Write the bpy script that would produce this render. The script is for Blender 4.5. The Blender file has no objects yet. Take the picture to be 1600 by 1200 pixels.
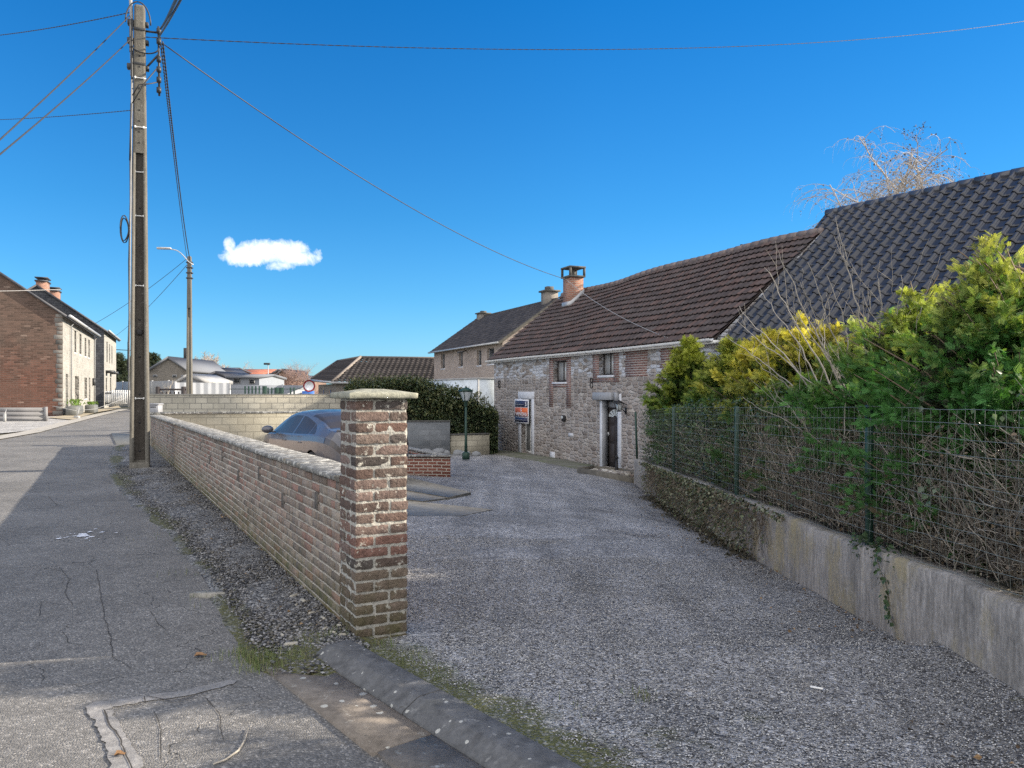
import bpy, math, random
import numpy as np
from mathutils import Vector

SC = bpy.context.scene
COL = SC.collection
R = math.radians
RNG = np.random.default_rng(7)
random.seed(7)

# ------------------------------------------------------------------ camera
H0 = 1.5
cam_d = bpy.data.cameras.new("camera")
cam = bpy.data.objects.new("camera", cam_d)
COL.objects.link(cam)
cam.location = (0, 0, H0)
cam.rotation_euler = (R(90), 0, 0)
cam_d.sensor_width = 36
cam_d.lens = 27
cam_d.shift_y = 0.0075
cam_d.clip_end = 4000
SC.camera = cam

# ------------------------------------------------------------------ light and sky
SUN_AZ, SUN_EL = R(12), R(21.5)          # azimuth from +X towards +Y
sd = bpy.data.lights.new("sun", 'SUN')
sd.energy = 4.6
sd.angle = R(0.5)
sd.color = (1.0, 0.88, 0.72)
sun = bpy.data.objects.new("sun", sd)
COL.objects.link(sun)
sv = Vector((math.cos(SUN_AZ)*math.cos(SUN_EL), math.sin(SUN_AZ)*math.cos(SUN_EL), math.sin(SUN_EL)))
sun.rotation_euler = sv.to_track_quat('Z', 'Y').to_euler()
sun.location = (30, 5, 30)

W = bpy.data.worlds.new("World")
SC.world = W
W.use_nodes = True
EXPOSURE = 1.22
SC.view_settings.view_transform = 'Standard'
SC.view_settings.look = 'None'
SC.view_settings.gamma = 1
SC.view_settings.use_curve_mapping = False
SC.view_settings.exposure = EXPOSURE
SC.render.engine = 'CYCLES'
SC.cycles.use_denoising = False
SC.cycles.max_bounces = 6
SC.cycles.transparent_max_bounces = 8


class G:
    """small helper to write a node tree"""
    def __init__(s, tree):
        s.t = tree
        s.t.nodes.clear()

    def n(s, typ, **kw):
        nd = s.t.nodes.new(typ)
        for k, v in kw.items():
            if k.startswith('p_'):
                setattr(nd, k[2:], v)
                continue
            key = int(k[1:]) if k[0] == 'i' and k[1:].isdigit() else k.replace('_', ' ')
            s.set(nd, key, v)
        return nd

    def set(s, nd, key, v):
        inp = nd.inputs[key]
        if isinstance(v, bpy.types.NodeSocket):
            s.t.links.new(v, inp)
        elif isinstance(v, bpy.types.Node):
            s.t.links.new(v.outputs[0], inp)
        else:
            if hasattr(inp.default_value, '__len__') and isinstance(v, (tuple, list)) and len(inp.default_value) == 4 and len(v) == 3:
                v = tuple(v) + (1,)
            inp.default_value = v

    def math(s, op, a, b=0.0, c=0.0, clamp=False):
        return s.n('ShaderNodeMath', p_operation=op, p_use_clamp=clamp, i0=a, i1=b, i2=c).outputs[0]

    def vmath(s, op, a, b=(0, 0, 0)):
        return s.n('ShaderNodeVectorMath', p_operation=op, i0=a, i1=b)

    def mix(s, f, a, b, typ='MIX'):
        nd = s.n('ShaderNodeMix', p_data_type='RGBA', p_blend_type=typ)
        s.set(nd, 0, f)
        s.set(nd, 6, a)
        s.set(nd, 7, b)
        return nd.outputs[2]

    def ramp(s, f, *stops, interp='LINEAR'):
        nd = s.n('ShaderNodeValToRGB', i0=f)
        cr = nd.color_ramp
        cr.interpolation = interp
        while len(cr.elements) > 1:
            cr.elements.remove(cr.elements[-1])
        for i, (p, c) in enumerate(stops):
            e = cr.elements[0] if i == 0 else cr.elements.new(p)
            e.position = p
            if not hasattr(c, '__len__'):
                c = (c, c, c)
            e.color = tuple(c) + (1,)
        return nd.outputs[0]

    def mr(s, v, a, b, c=0.0, d=1.0):
        return s.n('ShaderNodeMapRange', i0=v, i1=a, i2=b, i3=c, i4=d).outputs[0]

    def obj(s, scale=(1, 1, 1), loc=(0, 0, 0), gen='Object'):
        tc = s.n('ShaderNodeTexCoord')
        return s.n('ShaderNodeMapping', Vector=tc.outputs[gen], Scale=scale, Location=loc).outputs[0]

    def pos(s):
        return s.n('ShaderNodeNewGeometry').outputs['Position']

    def noise(s, vec, scale, detail=4, rough=0.55, dist=0.0):
        return s.n('ShaderNodeTexNoise', Vector=vec, Scale=scale, Detail=detail, Roughness=rough, Distortion=dist).outputs[0]

    def noisec(s, vec, scale, detail=3):
        return s.n('ShaderNodeTexNoise', Vector=vec, Scale=scale, Detail=detail).outputs[1]

    def bump(s, h, strength=0.5, dist=0.02, normal=None):
        nd = s.n('ShaderNodeBump', Strength=strength, Distance=dist, Height=h)
        if normal is not None:
            s.set(nd, 'Normal', normal)
        return nd.outputs[0]

    def out(s, base, rough=0.8, normal=None, metallic=0.0, spec=0.4, **kw):
        b = s.n('ShaderNodeBsdfPrincipled')
        s.set(b, 'Base Color', base)
        s.set(b, 'Roughness', rough)
        s.set(b, 'Metallic', metallic)
        s.set(b, 'Specular IOR Level', spec)
        if normal is not None:
            s.set(b, 'Normal', normal)
        for k, v in kw.items():
            s.set(b, k.replace('_', ' '), v)
        o = s.n('ShaderNodeOutputMaterial')
        s.t.links.new(b.outputs[0], o.inputs[0])
        return b


def newmat(name):
    m = bpy.data.materials.new(name)
    m.use_nodes = True
    return m, G(m.node_tree)


def _world():
    g = G(W.node_tree)
    sky = g.n('ShaderNodeTexSky')
    sky.sky_type = 'NISHITA'
    sky.sun_disc = False
    sky.sun_elevation = SUN_EL
    sky.sun_rotation = R(90) - SUN_AZ
    sky.air_density = 1.0
    sky.dust_density = 0.3
    sky.ozone_density = 2.0
    tc = g.n('ShaderNodeTexCoord')
    d = tc.outputs['Generated']
    xyz = g.n('ShaderNodeSeparateXYZ', i0=d)
    # deep clear blue in the north half of the sky, unseen white fill added behind the camera to neutralise blue shade
    hs = g.n('ShaderNodeHueSaturation', Hue=0.5, Saturation=1.0, Value=1.0, Color=sky)
    z = xyz.outputs[2]
    tint = g.ramp(z, (0.0, (0.34, 0.60, 1.00)), (0.06, (0.27, 0.56, 0.90)), (0.12, (0.20, 0.53, 0.82)), (0.22, (0.13, 0.50, 0.80)), (0.5, (0.028, 0.45, 0.84)), (1.0, (0.05, 0.42, 0.8)))
    base = g.mix(1.0, hs.outputs[0], tint, 'MULTIPLY')
    base = g.mix(1.0, base, g.ramp(xyz.outputs[0], (0.1, 1.0), (0.6, .80)), 'MULTIPLY')
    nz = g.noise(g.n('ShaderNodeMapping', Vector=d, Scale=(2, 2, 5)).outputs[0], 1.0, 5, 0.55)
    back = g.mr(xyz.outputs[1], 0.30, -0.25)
    fill_veil = g.math('MULTIPLY', back, g.mr(nz, 0.30, 0.60, 0.55, 1.0))
    c = g.mix(fill_veil, base, (8.2, 7.9, 7.7))
    # the small cloud
    az = g.math('ARCTAN2', xyz.outputs[0], xyz.outputs[1])
    px = g.math('ADD', g.math('MULTIPLY', g.math('DIVIDE', xyz.outputs[0], xyz.outputs[1]), 1200), 800)
    py = g.math('SUBTRACT', 612, g.math('MULTIPLY', g.math('DIVIDE', z, xyz.outputs[1]), 1200))
    wv = g.n('ShaderNodeCombineXYZ', i0=g.math('MULTIPLY', az, 1.0), i1=z).outputs[0]
    w1 = g.math('MULTIPLY', g.math('SUBTRACT', g.noise(wv, 42, 8, 0.68, .6), 0.5), 2.1)
    w2 = g.noise(wv, 130, 6, 0.7)
    blob = None
    for (cx, cy, rx, ry, a) in ((425, 393, 66, 21, 1.0), (385, 400, 42, 17, 0.9), (455, 403, 46, 15, 0.85), (359, 384, 10, 15, 0.7), (492, 402, 12, 14, 0.55), (440, 414, 26, 10, 0.7)):
        ex = g.math('POWER', g.math('DIVIDE', g.math('SUBTRACT', px, cx), rx), 2)
        ey = g.math('POWER', g.math('DIVIDE', g.math('SUBTRACT', py, cy), ry), 2)
        f = g.math('MULTIPLY', g.math('SUBTRACT', 1.0, g.math('ADD', ex, ey)), a)
        blob = f if blob is None else g.math('MAXIMUM', blob, f)
    dens = g.math('ADD', blob, g.math('ADD', w1, g.math('MULTIPLY', g.math('SUBTRACT', w2, 0.5), 0.8)))
    dens = g.mr(dens, -0.02, 0.85)
    front = g.math('GREATER_THAN', xyz.outputs[1], 0.2)
    dens = g.math('MULTIPLY', g.math('MULTIPLY', dens, front), 0.97)
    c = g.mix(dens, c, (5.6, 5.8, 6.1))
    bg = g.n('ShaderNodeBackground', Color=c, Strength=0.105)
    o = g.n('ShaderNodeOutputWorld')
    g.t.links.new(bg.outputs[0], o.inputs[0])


_world()

# ------------------------------------------------------------------ mesh helpers
class MB:
    def __init__(s):
        s.V, s.Fl, s.C, s.nv = [], [], [], 0

    def add(s, V, F, col=None, mat=0):
        V = np.asarray(V, float).reshape(-1, 3)
        F = np.asarray(F, int)
        if F.ndim == 1:
            F = F.reshape(1, -1)
        s.V.append(V)
        s.Fl.append((F + s.nv, mat))
        if col is None:
            col = (1, 1, 1)
        c = np.asarray(col, float)
        if c.ndim == 1:
            c = np.tile(c[:3], (len(V), 1))
        s.C.append(c)
        s.nv += len(V)

    def box(s, lo, hi, col=None, mat=0, cham=0.0, M=None, T=None):
        lo = np.array(lo, float); hi = np.array(hi, float)
        c = (lo + hi)/2; h = (hi - lo)/2
        if cham <= 0:
            V = np.array([[x, y, z] for x in (-1, 1) for y in (-1, 1) for z in (-1, 1)], float)*h
            F = [[0, 1, 3, 2], [4, 6, 7, 5], [0, 4, 5, 1], [2, 3, 7, 6], [0, 2, 6, 4], [1, 5, 7, 3]]
            Fs = [np.array(F)]
        else:
            V, Fs = _cham_box(h, cham)
        if M is not None:
            V = V @ np.asarray(M).T
        V = V + c if T is None else V + np.asarray(T)
        base = s.nv
        first = True
        for F in Fs:
            if first:
                s.add(V, F, col, mat); first = False
            else:
                s.Fl.append((F + base, mat))

    def quad(s, a, b, c, d, col=None, mat=0):
        s.add([a, b, c, d], [[0, 1, 2, 3]], col, mat)

    def poly(s, pts, col=None, mat=0):
        s.add(pts, [list(range(len(pts)))], col, mat)

    def prism(s, pts2, z0, z1, col=None, mat=0):
        """closed polygon (x,y) counter-clockwise, extruded in z"""
        n = len(pts2)
        V = [(p[0], p[1], z0) for p in pts2] + [(p[0], p[1], z1) for p in pts2]
        s.add(V, [[i, (i+1) % n, n+(i+1) % n, n+i] for i in range(n)], col, mat)
        s.Fl.append((np.array([[n+i for i in range(n)]]) + s.nv - 2*n, mat))
        s.Fl.append((np.array([[n-1-i for i in range(n)]]) + s.nv - 2*n, mat))

    def tube(s, P, r, k=6, col=None, mat=0, cap=True):
        P = np.asarray(P, float)
        n = len(P)
        r = np.broadcast_to(np.asarray(r, float), (n,))
        T = np.gradient(P, axis=0)
        T /= np.linalg.norm(T, axis=1)[:, None] + 1e-9
        up = np.array([0, 0, 1.0]) if abs(T[0][2]) < 0.9 else np.array([1.0, 0, 0])
        A = np.cross(T, up)
        A /= np.linalg.norm(A, axis=1)[:, None] + 1e-9
        B = np.cross(T, A)
        th = np.linspace(0, 2*np.pi, k, endpoint=False)
        V = P[:, None, :] + r[:, None, None]*(np.cos(th)[None, :, None]*A[:, None, :] + np.sin(th)[None, :, None]*B[:, None, :])
        idx = np.arange(n*k).reshape(n, k)
        nx = np.roll(idx, -1, axis=1)
        F = np.stack([idx[:-1], nx[:-1], nx[1:], idx[1:]], -1).reshape(-1, 4)
        s.add(V.reshape(-1, 3), F, col, mat)
        if cap:
            b = s.nv - n*k
            s.Fl.append((np.array([idx[0][::-1]]) + b, mat))
            s.Fl.append((np.array([idx[-1]]) + b, mat))

    def grid(s, P, col=None, mat=0, flip=False):
        P = np.asarray(P, float)
        n, m = P.shape[:2]
        idx = np.arange(n*m).reshape(n, m)
        F = np.stack([idx[:-1, :-1], idx[1:, :-1], idx[1:, 1:], idx[:-1, 1:]], -1).reshape(-1, 4)
        if flip:
            F = F[:, ::-1]
        s.add(P.reshape(-1, 3), F, col, mat)

    def inst(s, TV, TF, M, T, col, mat=0):
        """many copies of a template: M (n,3,3), T (n,3), col (n,3) or (n,k,3)"""
        n, k = len(T), len(TV)
        V = np.einsum('nij,kj->nki', M, TV) + T[:, None, :]
        F = (TF[None] + (np.arange(n)*k)[:, None, None]).reshape(-1, TF.shape[1])
        if col.ndim == 2:
            col = np.repeat(col[:, None, :], k, 1)
        s.add(V.reshape(-1, 3), F, col.reshape(-1, 3), mat)

    def build(s, name, mats, parent=None, loc=None, rotz=0.0, smooth=False, center=False):
        if not isinstance(mats, (list, tuple)):
            mats = [mats]
        V = np.concatenate(s.V)
        if center:
            c = V.mean(0); c[2] = V[:, 2].min()
            V = V - c; loc = c
        me = bpy.data.meshes.new(name)
        me.vertices.add(len(V))
        me.vertices.foreach_set('co', V.astype(np.float32).ravel())
        loops = np.concatenate([f.ravel() for f, m in s.Fl])
        tot = np.concatenate([np.full(len(f), f.shape[1]) for f, m in s.Fl])
        mi = np.concatenate([np.full(len(f), m) for f, m in s.Fl])
        st = np.concatenate([[0], np.cumsum(tot)[:-1]])
        me.loops.add(len(loops))
        me.loops.foreach_set('vertex_index', loops.astype(np.int32))
        me.polygons.add(len(tot))
        me.polygons.foreach_set('loop_start', st.astype(np.int32))
        me.polygons.foreach_set('loop_total', tot.astype(np.int32))
        me.polygons.foreach_set('material_index', mi.astype(np.int32))
        if smooth:
            me.polygons.foreach_set('use_smooth', np.ones(len(tot), bool))
        at = me.color_attributes.new('Col', 'FLOAT_COLOR', 'POINT')
        C = np.concatenate(s.C)
        at.data.foreach_set('color', np.hstack([C, np.ones((len(C), 1))]).astype(np.float32).ravel())
        me.update(calc_edges=True)
        me.validate()
        for m in mats:
            me.materials.append(m)
        o = bpy.data.objects.new(name, me)
        COL.objects.link(o)
        if loc is not None:
            o.location = loc
        o.rotation_euler[2] = rotz
        if parent is not None:
            o.parent = parent
        return o


def _cham_box(h, c):
    c = min(c, *(0.45*h*2))
    V, key = [], {}
    for sx in (-1, 1):
        for sy in (-1, 1):
            for sz in (-1, 1):
                S = np.array([sx, sy, sz], float)
                for ax in range(3):
                    p = S*(h - c)
                    p[ax] = S[ax]*h[ax]
                    key[(sx, sy, sz, ax)] = len(V)
                    V.append(p)
    Q = []
    for ax in range(3):
        o = [a for a in range(3) if a != ax]
        for sg in (-1, 1):
            q = []
            for (a, b) in ((-1, -1), (1, -1), (1, 1), (-1, 1)):
                k = [0, 0, 0]; k[ax] = sg; k[o[0]] = a; k[o[1]] = b
                q.append(key[(*k, ax)])
            Q.append(q)
    for ax in range(3):
        o = [a for a in range(3) if a != ax]
        for a in (-1, 1):
            for b in (-1, 1):
                k0 = [0, 0, 0]; k0[o[0]] = a; k0[o[1]] = b
                k1 = list(k0); k0[ax] = -1; k1[ax] = 1
                Q.append([key[(*k0, o[0])], key[(*k1, o[0])], key[(*k1, o[1])], key[(*k0, o[1])]])
    T = []
    for sx in (-1, 1):
        for sy in (-1, 1):
            for sz in (-1, 1):
                T.append([key[(sx, sy, sz, 0)], key[(sx, sy, sz, 1)], key[(sx, sy, sz, 2)]])
    V = np.array(V)

    def orient(F):
        out = []
        for f in F:
            p = V[f]
            nrm = np.cross(p[1]-p[0], p[2]-p[0])
            out.append(f if np.dot(nrm, p.mean(0)) > 0 else f[::-1])
        return np.array(out)
    return V, [orient(Q), orient(T)]


def empty(name, loc=(0, 0, 0), rotz=0.0):
    o = bpy.data.objects.new(name, None)
    o.empty_display_size = 0.3
    COL.objects.link(o)
    o.location = loc
    o.rotation_euler[2] = rotz
    return o


def tag(o, label=None, cat=None, group=None, kind=None):
    if label: o['label'] = label
    if cat: o['category'] = cat
    if group: o['group'] = group
    if kind: o['kind'] = kind
    return o


def thing(name, label, cat, loc=(0, 0, 0), rotz=0.0, group=None):
    return tag(empty(name, loc, rotz), label, cat, group)


def at(px, py, Y):
    """photo pixel at a given distance -> world point (surveying aid)"""
    return np.array([(px-800)/1200*Y, Y, H0-(py-612)/1200*Y])


def rot_z(a):
    c, s = math.cos(a), math.sin(a)
    return np.array([[c, -s, 0], [s, c, 0], [0, 0, 1.0]])


def sm(x, a, b):
    t = np.clip((x-a)/(b-a), 0, 1)
    return t*t*(3-2*t)


def vnoise(P, scale, seed=0):
    """cheap smooth pseudo noise from sines, -1..1"""
    P = np.asarray(P)*scale
    r = np.random.default_rng(seed)
    out = 0
    for k in range(6):
        d = r.normal(size=P.shape[-1]); ph = r.uniform(0, 6.28)
        out = out + np.sin((P*d).sum(-1)*1.7 + ph)
    return out/3.5

# ------------------------------------------------------------------ terrain
_cp = np.array([(-.95, 4.6, 0), (2.5, 3.8, 0), (1, 4, 0), (0, 2.5, .03), (-4, 10, -.13), (-1.4, 17.6, -.465), (-1.46, 24.4, -.62), (-.76, 32.6, -1.0),
                (3.1, 23.9, -.93), (2.69, 8.06, -.36), (2.78, 10.3, -.48), (3.06, 17, -.77), (3.18, 20, -.92), (-9, 20, -.35), (-4.1, 16.4, -.33), (-4.6, 14.5, -.29), (-3.2, 17.5, -.37), (-9, 30, -.8), (-4, 28, -.8)])


def _feat(x, y):
    return np.stack([np.ones_like(x), x, y, x*x*.1, x*y*.1, y*y*.1, x*y*y*.01, y**3*.01, x*x*y*.01], -1)


_co = np.linalg.lstsq(np.vstack([_feat(_cp[:, 0], _cp[:, 1]), np.eye(9)*0.02]), np.append(_cp[:, 2], np.zeros(9)), rcond=None)[0]


def gz(x, y):
    x = np.asarray(x, float); y = np.asarray(y, float)
    return _feat(x, np.clip(y, 0, 33)) @ _co


WU = np.array([-.479, .878, 0])        # direction of the long brick wall
WP = np.array([-.947, 4.64, 0])        # its near road-side corner


def wallx(y):
    return 1.582 - .545*y


def retx(y):
    return 2.354 + .0413*y


def retz(y):
    return .44 - .0425*(y-3.77)
# ------------------------------------------------------------------ materials
def flat(name, c, rough=0.6, var=0.12, sc=6, bump=0.15, bsc=60, metallic=0.0, spec=0.4, dirt=None):
    m, g = newmat(name)
    v = g.obj()
    n = g.noise(v, sc, 5)
    c = np.array(c)
    col = g.ramp(n, (0.3, tuple(c*(1-var))), (0.7, tuple(np.minimum(c*(1+var), 0.95))))
    if dirt is not None:
        n2 = g.noise(v, sc*.45, 6, 0.65)
        col = g.mix(g.mr(n2, 0.48, 0.68), col, dirt)
    nb = g.noise(v, bsc, 4)
    g.out(col, rough, g.bump(nb, bump, 0.01), metallic, spec)
    return m


def colmat(name, rough=0.8, var=0.25, sc=40, bump=0.5, bsc=90, bd=0.006, spec=0.3, trans=0.0, moss=None, lichen=None, grit=0.0):
    """material whose colour comes from the Col attribute of each piece"""
    m, g = newmat(name)
    v = g.obj()
    a = g.n('ShaderNodeAttribute', p_attribute_name='Col').outputs['Color']
    n = g.noise(v, sc, 5, 0.6)
    col = g.mix(1.0, a, g.ramp(n, (0.25, 1-var), (0.75, 1+var)), 'MULTIPLY')
    if lichen is not None:
        ln = g.noise(v, lichen[1], 7, 0.72)
        col = g.mix(g.mr(ln, lichen[2], lichen[2]+.05), col, lichen[0])
    if moss is not None:
        z = g.n('ShaderNodeSeparateXYZ', i0=g.pos()).outputs[2]
        mn = g.noise(v, 5, 5, 0.65)
        f = g.math('MULTIPLY', g.mr(z, moss[1], moss[2], 0.85, 0.0), g.mr(mn, 0.30, 0.60))
        col = g.mix(f, col, moss[0])
    h = g.noise(v, bsc, 6, 0.65)
    if grit:
        h = g.math('ADD', h, g.math('MULTIPLY', g.noise(v, bsc*.22, 4, 0.6), 1.5))
    nrm = g.bump(h, bump, bd)
    if trans > 0:
        b1 = g.n('ShaderNodeBsdfPrincipled', Base_Color=col, Roughness=rough)
        g.set(b1, 'Specular IOR Level', spec)
        b2 = g.n('ShaderNodeBsdfTranslucent', Color=g.mix(1.0, col, (1.25, 1.35, .6), 'MULTIPLY'))
        mx = g.n('ShaderNodeMixShader', i0=trans)
        g.t.links.new(b1.outputs[0], mx.inputs[1])
        g.t.links.new(b2.outputs[0], mx.inputs[2])
        o = g.n('ShaderNodeOutputMaterial')
        g.t.links.new(mx.outputs[0], o.inputs[0])
    else:
        g.out(col, rough, nrm, 0.0, spec)
    return m


def wallvec(g, sx=1.0, sz=1.0):
    tc = g.n('ShaderNodeTexCoord').outputs['Object']
    s = g.n('ShaderNodeSeparateXYZ', i0=tc)
    u = g.math('ADD', s.outputs[0], s.outputs[1])
    return g.n('ShaderNodeCombineXYZ', i0=g.math('MULTIPLY', u, sx), i1=g.math('MULTIPLY', s.outputs[2], sz)).outputs[0], tc, s


def brickmat(name, c1, c2, mortar, bw=.21, bh=.065, ms=.012, patch=None, bump=0.6, white=None, top=None):
    m, g = newmat(name)
    v, tc, s = wallvec(g)
    dis = g.vmath('ADD', v, g.n('ShaderNodeVectorMath', p_operation='SCALE', i0=g.noisec(tc, 1.5), Scale=0.02).outputs[0]).outputs[0]
    b = g.n('ShaderNodeTexBrick', Vector=dis, Color1=(0, 0, 0, 1), Color2=(1, 1, 1, 1), Mortar=(0.5, 0.5, 0.5, 1), Scale=1.0, Mortar_Size=ms, Mortar_Smooth=0.2, Bias=0.0, Brick_Width=bw, Row_Height=bh)
    n = g.noise(tc, 1.1, 5, 0.6)
    rb = g.math('ADD', g.math('MULTIPLY', b.outputs[0], 0.75), g.math('MULTIPLY', g.math('SUBTRACT', n, .37), 1.0))
    cc = (np.array(c1)+np.array(c2))/2
    col = g.ramp(rb, (0.05, c1), (0.5, tuple(cc)), (0.95, c2))
    if patch is not None:
        col = g.mix(g.mr(g.noise(tc, .45, 4, .6), .45, .62, 0, .5), col, patch)
    if top is not None:
        zf = g.math('ADD', s.outputs[2], g.math('MULTIPLY', g.noise(tc, .9, 5, .65), 4.0))
        col = g.mix(g.mr(zf, top[1], top[2]), col, g.mix(1.0, col, top[0], 'MULTIPLY'))
    if white is not None:
        wn = g.n('ShaderNodeTexBrick', Vector=dis, Color1=(0, 0, 0, 1), Color2=(1, 1, 1, 1), Mortar=(0, 0, 0, 1), Scale=1.0, Mortar_Size=0.0, Bias=-.55, Brick_Width=bw, Row_Height=bh, p_offset_frequency=2)
        f = g.math('MULTIPLY', g.mr(wn.outputs[0], 0.42, 0.55), g.mr(g.noise(tc, .9, 4, .7), .36, .55))
        col = g.mix(f, col, white)
    fine = g.noise(tc, 30, 4, .7)
    col = g.mix(1.0, col, g.ramp(fine, (.25, .75), (.75, 1.25)), 'MULTIPLY')
    col = g.mix(b.outputs[1], col, mortar)
    h = g.math('ADD', g.math('MULTIPLY', g.math('SUBTRACT', 1.0, b.outputs[1]), 1.0), g.math('MULTIPLY', fine, .5))
    g.out(col, 0.9, g.bump(h, bump, 0.012), 0, 0.2)
    return m


def stonemat(name, pal, mortar, sx=3.2, sz=6.0, upper=None, bump=0.8, zc=2.15):
    m, g = newmat(name)
    v, tc, s = wallvec(g, sx, sz)
    w = g.n('ShaderNodeVectorMath', p_operation='SCALE', i0=g.noisec(tc, 2.6, 5), Scale=0.75).outputs[0]
    vv = g.vmath('ADD', v, w).outputs[0]
    e = g.n('ShaderNodeTexVoronoi', p_feature='DISTANCE_TO_EDGE', p_voronoi_dimensions='2D', Vector=vv, Scale=1.0, Randomness=.66).outputs['Distance']
    c = g.n('ShaderNodeTexVoronoi', p_feature='F1', p_voronoi_dimensions='2D', Vector=vv, Scale=1.0, Randomness=.66)
    cs = g.n('ShaderNodeSeparateColor', i0=c.outputs['Color'])
    stops = [(i/(len(pal)-1)*.98, p) for i, p in enumerate(pal)]
    col = g.ramp(cs.outputs[0], *stops)
    if upper is not None:
        f = g.math('MULTIPLY', g.mr(g.math('ADD', s.outputs[2], g.math('MULTIPLY', g.noise(tc, 1.5), .4)), zc, zc+.15), g.mr(cs.outputs[1], .25, .6))
        col = g.mix(f, col, upper)
    fine = g.noise(tc, 25, 5, .65)
    col = g.mix(1.0, col, g.ramp(fine, (.2, .62), (.8, 1.38)), 'MULTIPLY')
    big = g.noise(tc, .8, 4, .6)
    col = g.mix(1.0, col, g.ramp(big, (.3, .84), (.7, 1.14)), 'MULTIPLY')
    mf = g.mr(g.math('ADD', e, g.math('MULTIPLY', g.math('SUBTRACT', g.noise(tc, 9, 3), .5), .16)), .03, .085, .85, 0)
    col = g.mix(mf, col, g.mix(1.0, mortar, g.ramp(fine, (.2, .75), (.8, 1.2)), 'MULTIPLY'))
    h = g.math('ADD', g.math('MULTIPLY', g.mr(e, 0, .25), 1.0), g.math('MULTIPLY', fine, .35))
    g.out(col, 0.9, g.bump(h, bump, 0.04), 0, 0.2)
    return m


def blockmat(name, c1, c2, mortar, bw=.4, bh=.2, stain=(.12, .12, .11)):
    m, g = newmat(name)
    v, tc, s = wallvec(g)
    b = g.n('ShaderNodeTexBrick', Vector=v, Color1=(0, 0, 0, 1), Color2=(1, 1, 1, 1), Mortar=(0.5, 0.5, 0.5, 1), Scale=1.0, Mortar_Size=.012, Mortar_Smooth=.1, Brick_Width=bw, Row_Height=bh)
    col = g.ramp(b.outputs[0], (0, c1), (1, c2))
    n = g.noise(tc, 1.7, 6, .65)
    col = g.mix(g.mr(n, .48, .72, 0, .75), col, stain)
    fine = g.noise(tc, 40, 4, .7)
    col = g.mix(1.0, col, g.ramp(fine, (.25, .75), (.75, 1.2)), 'MULTIPLY')
    col = g.mix(b.outputs[1], col, mortar)
    g.out(col, .92, g.bump(g.math('ADD', g.math('SUBTRACT', 1, b.outputs[1]), fine), .5, .012), 0, .2)
    return m


def gravelmat(name, pal, scale=75, moss=None, patch=None, bd=.012, edge=True):
    m, g = newmat(name)
    v = g.obj()
    v3 = g.n('ShaderNodeMapping', Vector=v, Scale=(1, 1, .4)).outputs[0]
    w = g.vmath('ADD', v3, g.n('ShaderNodeVectorMath', p_operation='SCALE', i0=g.noisec(v, scale*.7, 2), Scale=.012).outputs[0]).outputs[0]
    f1 = g.n('ShaderNodeTexVoronoi', p_feature='F1', p_voronoi_dimensions='2D', Vector=w, Scale=scale)
    f2 = g.n('ShaderNodeTexVoronoi', p_feature='F1', p_voronoi_dimensions='2D', Vector=w, Scale=scale*.47)
    cs = g.n('ShaderNodeSeparateColor', i0=f1.outputs['Color'])
    cs2 = g.n('ShaderNodeSeparateColor', i0=f2.outputs['Color'])
    big2 = g.math('GREATER_THAN', cs2.outputs[2], .80)
    r = g.mix(big2, cs.outputs[0], cs2.outputs[0])
    stops = [(i/(len(pal)-1)*.98, p) for i, p in enumerate(pal)]
    col = g.ramp(r, *stops)
    d = g.mix(big2, f1.outputs['Distance'], g.math('MULTIPLY', f2.outputs['Distance'], .9))
    n1 = g.noise(v, 2.2, 4, .6)
    n0 = g.noise(v, .5, 3, .6)
    col = g.mix(1.0, col, g.ramp(n1, (.3, .80), (.7, 1.16)), 'MULTIPLY')
    col = g.mix(1.0, col, g.ramp(n0, (.3, .80), (.7, 1.14)), 'MULTIPLY')
    if patch is not None:
        col = g.mix(g.mr(g.noise(v, .9, 6, .7), .54, .68, 0, .65), col, patch)
        trk = g.noise(g.n('ShaderNodeMapping', Vector=v, Scale=(2.2, .22, 1), Rotation=(0, 0, .12)).outputs[0], 1.0, 4, .6)
        col = g.mix(1.0, col, g.ramp(trk, (.32, .78), (.5, 1.0), (.66, 1.16)), 'MULTIPLY')
    if moss is not None:
        mn = g.noise(v, 2.6, 5, .7)
        a = g.n('ShaderNodeAttribute', p_attribute_name='Col').outputs['Color']
        sepc = g.n('ShaderNodeSeparateColor', i0=a); ma = sepc.outputs[1]
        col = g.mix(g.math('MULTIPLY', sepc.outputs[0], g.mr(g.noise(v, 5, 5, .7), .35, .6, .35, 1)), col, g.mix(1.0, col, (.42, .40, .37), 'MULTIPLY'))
        f = g.math('MULTIPLY', g.mr(g.math('ADD', mn, g.math('MULTIPLY', ma, .42)), .66, .84), g.mr(cs.outputs[1], .15, .5, .45, 1))
        col = g.mix(f, col, moss)
    h = g.math('SUBTRACT', 1, d)
    g.out(col, .85, g.bump(h, 1.0, bd), 0, .3)
    return m


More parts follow.
